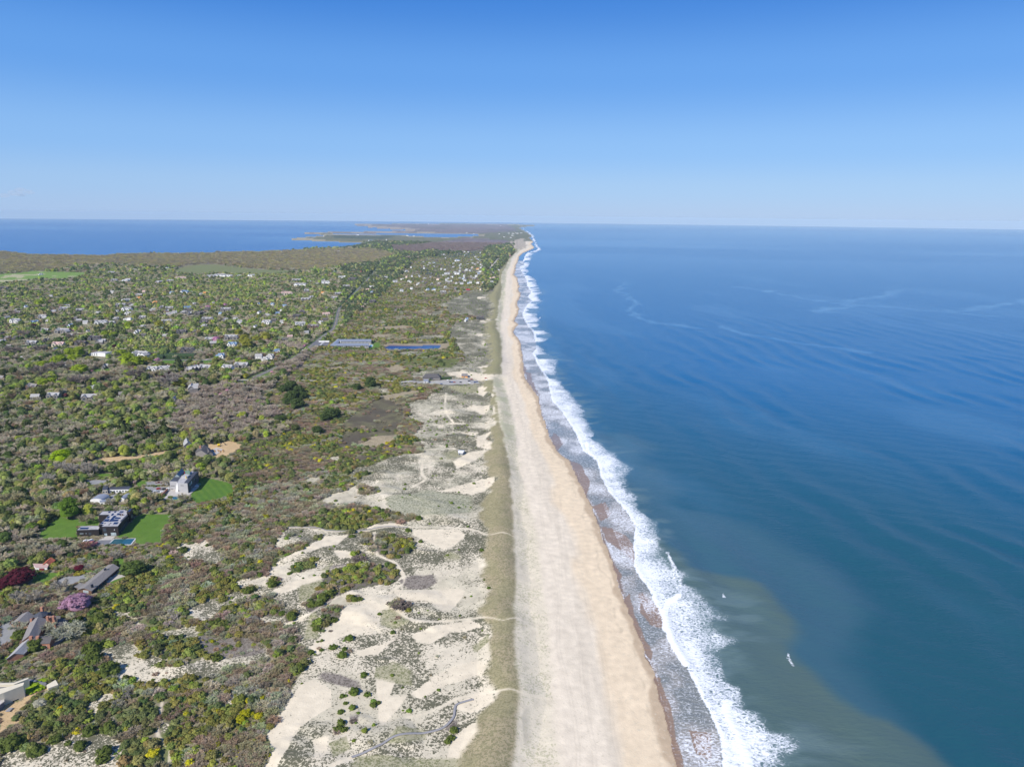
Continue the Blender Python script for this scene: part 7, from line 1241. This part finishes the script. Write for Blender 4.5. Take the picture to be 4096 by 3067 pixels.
# ---- single plants the photo shows, placed by hand
HAND = []
def hp(R, L, kd, col_, desc=None, hsv=1.0):
    s_ = {id(R7): 1.419, id(RC): 3.687, id(R6): 1.91, id(RE): 2.684, id(R5): 2.212, id(R15): 3.687, id(R13): 3.687, id(R14): 3.687, id(R3): 2.011, id(R4): 2.011, id(R1): 2.011, id(RA): 5.52, id(RB): 7.373}[id(R)]
    for px, py, w in L:
        x, y = R([(px, py)], 4.0)[0]; sl = math.hypot(math.hypot(x, y), 300); HAND.append((x, y, w / s_ / 4 * sl / FPX / 2, hsv, kd, np.array(col_) * np.array([1.3, 1.25, 1.15]), desc))
GJ = (0.085, 0.125, 0.028)
hp(R7, [(850, 925, 44), (756, 975, 44), (820, 985, 32), (806, 1020, 52), (690, 988, 26), (630, 1005, 38), (692, 935, 20), (668, 940, 18), (1018, 785, 24), (1092, 888, 30), (930, 1130, 38), (875, 1230, 60), (950, 1240, 38), (808, 1250, 30), (826, 1288, 28), (1600, 420, 28), (1640, 640, 26), (1614, 588, 14), (1150, 1195, 16),
        (1355, 182, 14), (1092, 355, 44), (1252, 372, 26), (1180, 312, 34), (862, 350, 38), (606, 408, 26), (507, 345, 24), (575, 318, 16), (342, 570, 34), (585, 583, 14), (1242, 245, 42), (1165, 50, 18), (770, 145, 22), (1128, 460, 34), (1045, 440, 36), (465, 785, 36), (1476, 788, 16), (220, 758, 26), (800, 1340, 40), (505, 560, 24), (560, 545, 26)], 'evergreen_shrub', GJ)
hp(R7, [(780, 1440, 44), (815, 1445, 46), (800, 1410, 50), (1440, 1440, 50), (1425, 1480, 44), (1405, 1500, 36), (985, 1300, 36), (1010, 1285, 30), (640, 740, 60), (700, 700, 60), (740, 680, 50), (875, 705, 44), (905, 700, 40), (680, 735, 48), (410, 625, 60), (520, 810, 60), (100, 1040, 52), (570, 1100, 62), (660, 870, 44), (760, 820, 44), (650, 850, 40), (270, 660, 56), (290, 655, 50), (70, 850, 50), (100, 840, 50), (130, 860, 40)], 'evergreen_shrub', (0.09, 0.12, 0.03))
hp(R7, [(1140, 750, 100), (905, 480, 80), (1070, 730, 30), (870, 1395, 36), (740, 880, 20)], 'bare_shrub', (0.17, 0.145, 0.135), hsv=.7)
hp(RC, [(300, 650, 330)], 'maroon_tree', (0.075, 0.016, 0.028), 'largest dark maroon tree, spreading over the lawn inland of the ranch house', .62)
hp(RC, [(30, 730, 190)], 'maroon_tree', (0.075, 0.016, 0.028), 'dark maroon tree cut by the inland edge of the picture', .75); hp(RC, [(1165, 455, 120)], 'maroon_tree', (0.10, 0.015, 0.03), 'small bright maroon bush beside the curved dark hedge at the cottage', .6)
hp(RC, [(1150, 1020, 350)], 'blossom_tree', (0.30, 0.18, 0.27), 'big bright pink blossom tree between the ranch house and the brick house', .62); hp(RB, [(590, 1190, 340)], 'blossom_tree', (0.36, 0.16, 0.18), 'dusky pink blossom tree beside the white van at the black house', .45)
hp(RC, [(1170, 525, 130)], 'evergreen_shrub', (0.22, 0.20, 0.035), 'round yellow-green clipped bush on the lawn near the ranch house', .75); hp(RE, [(815, 100, 125)], 'evergreen_shrub', (0.055, 0.08, 0.018), 'round dark clipped tree standing in front of the narrow dark pool', 1.1)
hp(RC, [(1050, 1165, 125)], 'leafy_tree', (0.30, 0.31, 0.22), 'pale whitish round bush at the seaward end of the brick house', .7); hp(RE, [(375, 800, 210)], 'evergreen_shrub', (0.20, 0.30, 0.02), 'bright lime-green vine mass over the courtyard of the cream house', .45)
hp(RE, [(430, 990, 110)], 'leafy_tree', (0.34, 0.34, 0.28), 'white-flowering shrub in the scrub below the cream house yard', .55)
hp(R7, [(115, 1335, 40), (270, 1360, 60), (230, 1390, 60), (330, 1300, 34), (355, 1265, 30), (250, 1345, 44), (95, 1525, 34), (20, 1590, 30), (190, 1280, 24), (243, 1222, 28), (375, 235, 34), (385, 310, 26), (265, 545, 30), (150, 1265, 0.1), (70, 945, 24), (440, 455, 22), (730, 745, 20), (770, 740, 12), (390, 180, 26), (355, 230, 26), (25, 1580, 26), (60, 1560, 18)], 'yellow_shrub', (0.26, 0.26, 0.015))
hp(RE, [(655, 1040, 76)], 'yellow_shrub', (0.45, 0.33, 0.01), 'golden-yellow bush alone in grey scrub seaward of the cream house yard', 1.0); hp(R6, [(1350, 1180, 88), (1505, 1490, 80), (1095, 1540, 90), (1040, 1055, 36), (1430, 1040, 50), (1470, 1110, 40)] if False else [], 'yellow_shrub', (0.4, 0.36, 0.01))
hp(R15, [(1025, 480, 100)], 'yellow_shrub', (0.34, 0.36, 0.01), 'round lime-yellow bush beside the bright sand hollow', 1.0); hp(R15, [(1215, 370, 150), (1580, 290, 60), (1340, 500, 40), (1300, 455, 40), (1690, 650, 130), (1820, 170, 110)], 'evergreen_shrub', (0.08, 0.11, 0.03))
hp(R5, [(620, 600, 165)], 'leafy_tree', (0.085, 0.15, 0.022), 'big dense green tree on the inland lawn of the black house', 1.0); hp(R5, [(290, 710, 90)], 'leafy_tree', (0.10, 0.16, 0.03), 'smaller green tree at the inland edge of the black house lawn', 1.0); hp(R5, [(550, 115, 140)], 'leafy_tree', (0.22, 0.33, 0.015), 'vivid lime-green tree standing inland of the sandy access track', .75)
hp(R5, [(770, 650, 130)], 'bare_tree', (0.25, 0.23, 0.16), 'pale half-leafed tree on the lawn behind the black house wing', .8); hp(R5, [(1050, 265, 80)], 'evergreen_tree', (0.05, 0.08, 0.03), 'dark rounded cedar on the garden lawn beyond the studio', 1.15); hp(R5, [(410, 520, 150), (115, 500, 165)], 'bare_tree', (0.30, 0.28, 0.17), None, .95)
hp(R5, [(640, 230, 110), (780, 230, 90), (830, 220, 90), (540, 200, 90), (430, 330, 120), (735, 210, 90)], 'bare_tree', (0.33, 0.31, 0.28), None, 1.25); hp(R5, [(1175, 1090, 165)], 'leafy_tree', (0.085, 0.125, 0.035), 'broad green tree seaward of the ranch house patio', .8); hp(R5, [(1025, 1030, 60)], 'evergreen_tree', (0.06, 0.09, 0.03), 'round dark tree at the far end of the ranch house roof', 1)
hp(RC, [(1700, 300, 160), (280, 980, 200), (530, 960, 200), (900, 790, 220), (800, 220, 150)], 'bare_tree', (0.34, 0.32, 0.28), None, 1.0); hp(RE, [(200, 190, 160), (520, 200, 150), (720, 290, 260), (780, 240, 220)], 'bare_tree', (0.33, 0.34, 0.27), None, .7); hp(RE, [(1000, 400, 190), (1100, 350, 110), (1010, 520, 170), (1070, 80, 130), (210, 260, 130), (380, 380, 170), (450, 370, 120)], 'evergreen_shrub', (0.085, 0.115, 0.03), None, 1.0)
hp(RE, [(400, 1500, 150), (860, 1440, 110), (730, 1400, 60), (960, 1290, 130), (1160, 650, 190), (1165, 1250, 130), (545, 1230, 80), (150, 1420, 180), (60, 1440, 180), (230, 1420, 120), (1130, 1500, 140), (1100, 1580, 120), (600, 1370, 110)], 'evergreen_shrub', (0.088, 0.118, 0.032))
hp(R14, [(1160, 610, 100), (290, 895, 70), (930, 130, 50), (1040, 125, 85), (1290, 95, 60), (1490, 485, 60), (960, 265, 40), (660, 275, 50), (1620, 330, 60), (1490, 20, 50), (1900, 40, 60), (1670, 925, 60), (950, 940, 50)], 'blossom_tree', (0.44, 0.23, 0.38), None, .8)
hp(R13, [(1425, 950, 100), (1690, 720, 90), (1930, 570, 70), (510, 410, 80), (945, 1390, 95), (1075, 1060, 110)], 'maroon_tree', (0.07, 0.02, 0.03), None, .75); hp(R14, [(330, 1190, 170), (60, 1180, 60), (180, 200, 60)], 'maroon_tree', (0.07, 0.02, 0.03), None, .6)
hp(R13, [(1105, 910, 180), (880, 960, 210), (650, 1000, 150), (1190, 1100, 230), (1035, 830, 150), (1170, 820, 160), (1800, 800, 130), (1320, 1350, 100), (1630, 270, 120), (950, 75, 130), (580, 90, 100), (1900, 420, 120), (1560, 545, 110), (1680, 550, 120), (1900, 990, 250), (2020, 1000, 200), (1900, 1120, 150), (650, 1260, 140), (760, 1240, 140)], 'leafy_tree', (0.19, 0.26, 0.022), None, .8)
hp(R14, [(325, 410, 125), (630, 1270, 200), (220, 265, 90), (1580, 640, 170), (1750, 620, 150), (1900, 600, 160), (1620, 720, 190), (1480, 760, 100), (1500, 530, 130), (100, 960, 200), (1600, 1150, 90), (370, 1330, 80), (950, 70, 80), (1790, 280, 90)], 'leafy_tree', (0.20, 0.21, 0.035), None, .8)
hp(R14, [(480, 1160, 150), (610, 1165, 110), (775, 1160, 140), (1100, 300, 60), (280, 1000, 0.1), (480, 1300, 260), (1850, 500, 120), (900, 560, 100)], 'bare_tree', (0.26, 0.235, 0.22), None, .85); hp(R13, [(1170, 1260, 260), (2000, 1200, 260), (1680, 1240, 170), (600, 1130, 220), (850, 1060, 220), (600, 790, 190), (200, 820, 210), (370, 570, 170), (1060, 600, 150), (1180, 680, 120)], 'bare_tree', (0.22, 0.19, 0.17), None, .8)
hp(R3, [(80, 770, 90), (910, 760, 70), (1000, 780, 120), (1160, 820, 130), (620, 830, 90), (1330, 780, 110), (940, 1120, 70), (370, 740, 80), (700, 860, 80), (1440, 260, 110), (500, 560, 60)], 'conifer', (0.058, 0.078, 0.03), None, 1.0); hp(R4, [(330, 420, 110), (390, 450, 110), (270, 440, 90), (340, 500, 120), (420, 490, 90), (380, 560, 120), (300, 530, 90), (650, 640, 120), (600, 660, 90), (690, 630, 90), (240, 680, 110), (540, 760, 90), (860, 420, 90), (970, 400, 110), (160, 480, 60)], 'evergreen_tree', (0.058, 0.088, 0.03), None, .8)
hk = {}
for (x, y, r, hv, kd, c_, desc) in HAND:
    if r < .2: continue
    hk.setdefault(kd, []).append((x, y, r, hv, c_, desc))
# remove random plants under the placed ones
HX = np.array([h_[0] for h_ in HAND if h_[2] >= .2]); HY = np.array([h_[1] for h_ in HAND if h_[2] >= .2]); HR = np.array([h_[2] for h_ in HAND if h_[2] >= .2]); ok = np.ones(len(X_), bool)
for x, y, r in zip(HX, HY, HR): ok &= (np.hypot(X_ - x, Y_ - y) > r * .8) 
X_, Y_, ZZ, rad, hs, kind, tint, SPC = X_[ok], Y_[ok], ZZ[ok], rad[ok], hs[ok], kind[ok], tint[ok], SPC[ok]

KINDS = {  # kind: (templates near, template far, object name, category, part names, description, group)
    'evergreen_shrub': ('evergreen_shrub', 'low_evergreen', 'evergreen_shrub', 'shrub', None, 'evergreen shrubs of the coastal thicket'),
    'yellow_shrub': ('evergreen_shrub', 'low_evergreen', 'yellow_shrub', 'shrub', None, 'yellow-flowering bushes'),
    'bare_shrub': ('bare_shrub', 'low_bare', 'bare_shrub', 'shrub', None, 'leafless grey shrubs of the coastal thicket'),
    'bare_tree': ('bare_tree', 'low_bare', 'bare_tree', 'tree', 'bare', 'leafless trees'),
    'leafy_tree': ('leafy_tree', 'low_evergreen', 'leafy_tree', 'tree', 'trunk', 'trees in fresh leaf'),
    'evergreen_tree': ('leafy_tree', 'low_evergreen', 'evergreen_tree', 'tree', 'trunk', 'dark evergreen trees'),
    'conifer': ('cedar', 'low_cone', 'conifer_tree', 'tree', 'trunk', 'pointed conifers'),
    'maroon_tree': ('leafy_tree', 'low_evergreen', 'maroon_tree', 'tree', 'trunk', 'maroon-leaved trees'),
    'blossom_tree': ('leafy_tree', 'low_evergreen', 'blossom_tree', 'tree', 'trunk', 'pink blossom trees')}
STUFFN = {'evergreen_shrub': 'evergreen_thicket', 'yellow_shrub': 'flowering_thicket', 'bare_shrub': 'leafless_thicket', 'bare_tree': 'leafless_woodland', 'leafy_tree': 'green_woodland', 'evergreen_tree': 'evergreen_woodland', 'conifer': 'conifer_woodland', 'maroon_tree': 'maroon_woodland', 'blossom_tree': 'blossom_woodland'}
STUFFL = {'evergreen_shrub': 'mass of low dark evergreen shrubs filling the scrub between houses and dunes', 'yellow_shrub': 'scattered far bushes in yellow flower', 'bare_shrub': 'mass of leafless grey-brown shrubs filling the scrub behind the dunes', 'bare_tree': 'wide mass of leafless grey woodland stretching inland',
          'leafy_tree': 'mass of fresh green trees between the inland houses', 'evergreen_tree': 'dark evergreen woodland around the far village', 'conifer': 'far pointed conifers among the gardens', 'maroon_tree': 'far maroon-leaved garden trees', 'blossom_tree': 'far pink blossom trees among the gardens'}
def gn_scatter(name, pts, scl, rot, tints, idx, meshes, label):
    srcs = []
    coll = bpy.data.collections.new(name + '_forms')
    for i, me in enumerate(meshes): o = bpy.data.objects.new('%s_form_%02d' % (name, i), me); coll.objects.link(o)
    me = bpy.data.meshes.new(name); me.vertices.add(len(pts)); me.vertices.foreach_set('co', pts.astype(np.float32).ravel()); me.update()
    o = bpy.data.objects.new(name, me); scene.collection.objects.link(o); add_tags(o, label, None, None, 'stuff')
    for an, arr, kd in (('scl', scl, 'FLOAT_VECTOR'), ('rot', rot, 'FLOAT'), ('idx', idx, 'INT')):
        a = me.attributes.new(an, kd, 'POINT'); a.data.foreach_set('vector' if kd == 'FLOAT_VECTOR' else 'value', arr.astype(np.int32 if kd == 'INT' else np.float32).ravel())
    a = me.attributes.new('tint', 'FLOAT_COLOR', 'POINT'); a.data.foreach_set('color', np.concatenate([tints, np.ones((len(tints), 1))], 1).astype(np.float32).ravel())
    g = bpy.data.node_groups.new(name + '_scatter', 'GeometryNodeTree'); g.interface.new_socket('Geometry', in_out='INPUT', socket_type='NodeSocketGeometry'); g.interface.new_socket('Geometry', in_out='OUTPUT', socket_type='NodeSocketGeometry')
    gi, go = g.nodes.new('NodeGroupInput'), g.nodes.new('NodeGroupOutput'); ip = g.nodes.new('GeometryNodeInstanceOnPoints'); ci = g.nodes.new('GeometryNodeCollectionInfo'); ci.inputs['Collection'].default_value = coll; ci.inputs['Separate Children'].default_value = True; ci.inputs['Reset Children'].default_value = True
    def na(nm, ty): q = g.nodes.new('GeometryNodeInputNamedAttribute'); q.data_type = ty; q.inputs[0].default_value = nm; return q
    s_, r_, i_ = na('scl', 'FLOAT_VECTOR'), na('rot', 'FLOAT'), na('idx', 'INT'); cx = g.nodes.new('ShaderNodeCombineXYZ'); L = g.links.new
    L(gi.outputs[0], ip.inputs['Points']); L(ci.outputs[0], ip.inputs['Instance']); ip.inputs['Pick Instance'].default_value = True; L(i_.outputs[0], ip.inputs['Instance Index']); L(r_.outputs[0], cx.inputs[2]); L(cx.outputs[0], ip.inputs['Rotation']); L(s_.outputs[0], ip.inputs['Scale']); L(ip.outputs[0], go.inputs[0])
    md = o.modifiers.new('scatter', 'NODES'); md.node_group = g; return o
def tone(kd, c):
    l = .3 * c[0] + .6 * c[1] + .1 * c[2]
    if kd == 'evergreen_shrub': return 'dark green shrub' if l < .088 else ('bright green shrub' if c[1] > 1.15 * c[0] else 'olive green shrub')
    if kd == 'bare_shrub': return 'brownish leafless shrub' if l < .15 else ('pale grey leafless shrub' if l > .2 else 'grey leafless shrub')
    if kd == 'yellow_shrub': return 'yellow-flowering bush'
    if kd == 'bare_tree': return 'pale leafless tree' if l > .24 else ('brown leafless tree' if l < .155 else 'grey leafless tree')
    if kd == 'leafy_tree': return 'lime-green tree' if l > .19 else ('olive-green tree' if c[1] < 1.15 * c[0] else 'fresh green tree')
    return {'evergreen_tree': 'dark evergreen tree', 'conifer': 'pointed dark conifer', 'maroon_tree': 'maroon-leaved tree', 'blossom_tree': 'pink blossom tree'}[kd]
plant_items = []; NIND = 300; NTOT = 0
for kd, (tn, tf, oname, cat, parts, grp) in KINDS.items():
    hl = hk.get(kd, []); m = kind == kd; ix = np.nonzero(m)[0]
    gxk = X_[ix]; inview = np.abs(gxk) < .735 * (np.hypot(Y_[ix], 300) + 12); app = rad[ix] / np.hypot(Y_[ix], np.abs(gxk)) * inview * (Y_[ix] > 325); order = ix[np.argsort(-app)]
    nind = max(0, min(NIND - len(hl), int((app > 0).sum()))); ind = order[:nind]; rest_ = order[nind:]
    rec = [(x, y, r, hv, c_, desc) for x, y, r, hv, c_, desc in hl] + [(X_[i], Y_[i], rad[i], hs[i], tint[i], None) for i in ind]
    for (x, y, r, hv, c_, desc) in rec:
        tid = int(rng.integers(0, len(T[tn]))); me = T[tn][tid]; z = float(grid_z(np.array([x]), np.array([y]))[0]) - .1; rz = float(rng.random() * 6.28); sc = (r, r * float(rng.uniform(.85, 1.15)), r * hv)
        if parts is None:
            o = bpy.data.objects.new(oname, me); scene.collection.objects.link(o); o.location = (x, y, z); o.rotation_euler = (0, 0, rz); o.scale = sc; o['tint'] = [float(v_) for v_ in c_]; root = o
        else:
            root = bpy.data.objects.new(oname, None); scene.collection.objects.link(root); root.location = (x, y, z); root.rotation_euler = (0, 0, rz); root.scale = sc; root.empty_display_size = .5
            if parts == 'bare':
                for nm, mm in (('trunk', _bt[tid][0]), ('crown', _bt[tid][1])): o = bpy.data.objects.new(nm, mm); scene.collection.objects.link(o); o.parent = root; o['tint'] = [float(v_) * (1.15 if nm == 'trunk' else 1) for v_ in c_]
            else:
                o = bpy.data.objects.new('crown', me); scene.collection.objects.link(o); o.parent = root; o['tint'] = [float(v_) for v_ in c_]
                o = bpy.data.objects.new('trunk', TRUNK); scene.collection.objects.link(o); o.parent = root
        root['category'] = cat; root['group'] = grp
        if desc: root['label'] = desc
        else:
            big = 'large ' if r > (6.2 if cat == 'tree' else 2.6) else ('small ' if r < (4.2 if cat == 'tree' else 1.5) else ''); plant_items.append((root, big + tone(kd, c_), x, y))
    if len(rest_):
        near = Y_[rest_] < 1500; ml = T[tn] + T[tf]; idx = np.where(near, rng.integers(0, len(T[tn]), len(rest_)), len(T[tn]) + rng.integers(0, len(T[tf]), len(rest_)))
        far_flat = np.where((~near) & (tf == 'low_evergreen') & (tn == 'leafy_tree'), 1.25, 1.0)
        scl = np.stack([rad[rest_], rad[rest_] * rng.uniform(.85, 1.15, len(rest_)), rad[rest_] * hs[rest_] * far_flat], 1)
        gn_scatter(STUFFN[kd], np.stack([X_[rest_], Y_[rest_], ZZ[rest_] - .1], 1), scl, rng.random(len(rest_)) * 6.28, tint[rest_], idx, ml, STUFFL[kd]); NTOT += len(rest_)
label_all(plant_items); print('scattered', NTOT, 'individual', len(plant_items))
# ------------------------------------------------------------------ the air
bm = bmesh.new(); bmesh.ops.create_cube(bm, size=1.0)
M_haze = bpy.data.materials.new('haze'); M_haze.use_nodes = True; nt = M_haze.node_tree; nt.nodes.clear()
pv = nt.nodes.new('ShaderNodeVolumePrincipled'); pv.inputs['Color'].default_value = (.64, .83, 1.0, 1); pv.inputs['Density'].default_value = 1.9e-5; pv.inputs['Anisotropy'].default_value = -0.12
mo = nt.nodes.new('ShaderNodeOutputMaterial'); nt.links.new(pv.outputs[0], mo.inputs['Volume'])
hz = bm_obj('haze', bm, M_haze); hz.scale = (164000, 164000, 1100); hz.location = (0, 0, 305 - 550 - 240); hz['kind'] = 'stuff'; hz['label'] = 'thin blue haze over the far land and sea'
zlow = float(min(Z.min(), 0)); top = 312.0; bot = zlow - 5.0; hz.scale = (164000, 164000, top - bot); hz.location = (0, 0, (top + bot) / 2)

# ---- the one small cloud, far off over the bay
def cloud_spot(px, py, dist):
    sx = (px / 4.0 - 512.0) / FPX; sy = -(py / 4.0 - 383.4) / FPX; d = (_f + _r * sx + _u * sy); d /= math.hypot(d.x, d.y); return Vector((0, 0, CAM_H)) + d * dist
bm = bmesh.new(); c0 = cloud_spot(55, 772, 60000)
for dx, dz, rr, rz in [(0, 0, 420, 200), (-600, -170, 380, 150), (500, 150, 460, 210), (950, 60, 380, 170), (-1050, -260, 300, 110), (300, -60, 520, 170)]:
    m_ = Matrix.Translation((dx, dx * .1, dz)) @ Matrix.Diagonal((rr, rr * .8, rz, 1)); bmesh.ops.create_icosphere(bm, subdivisions=3, radius=1.0, matrix=m_)
for v in bm.verts: k = 1 + .16 * (float(vnoise(np.array([v.co.x / 130]), np.array([v.co.z / 90 + v.co.y / 200]), 9)[0]) - .5); v.co *= k
M_cloud = bpy.data.materials.new('cloud'); M_cloud.use_nodes = True; nt = M_cloud.node_tree; nt.nodes.clear(); pv = nt.nodes.new('ShaderNodeVolumePrincipled'); pv.inputs['Color'].default_value = (1, .97, .97, 1); pv.inputs['Density'].default_value = .0004; mo = nt.nodes.new('ShaderNodeOutputMaterial'); nt.links.new(pv.outputs[0], mo.inputs['Volume'])
cl = bm_obj('cloud', bm, M_cloud); cl.location = c0; add_tags(cl, 'small pale pinkish cloud low in the clear sky over the bay', 'cloud', None, 'stuff')
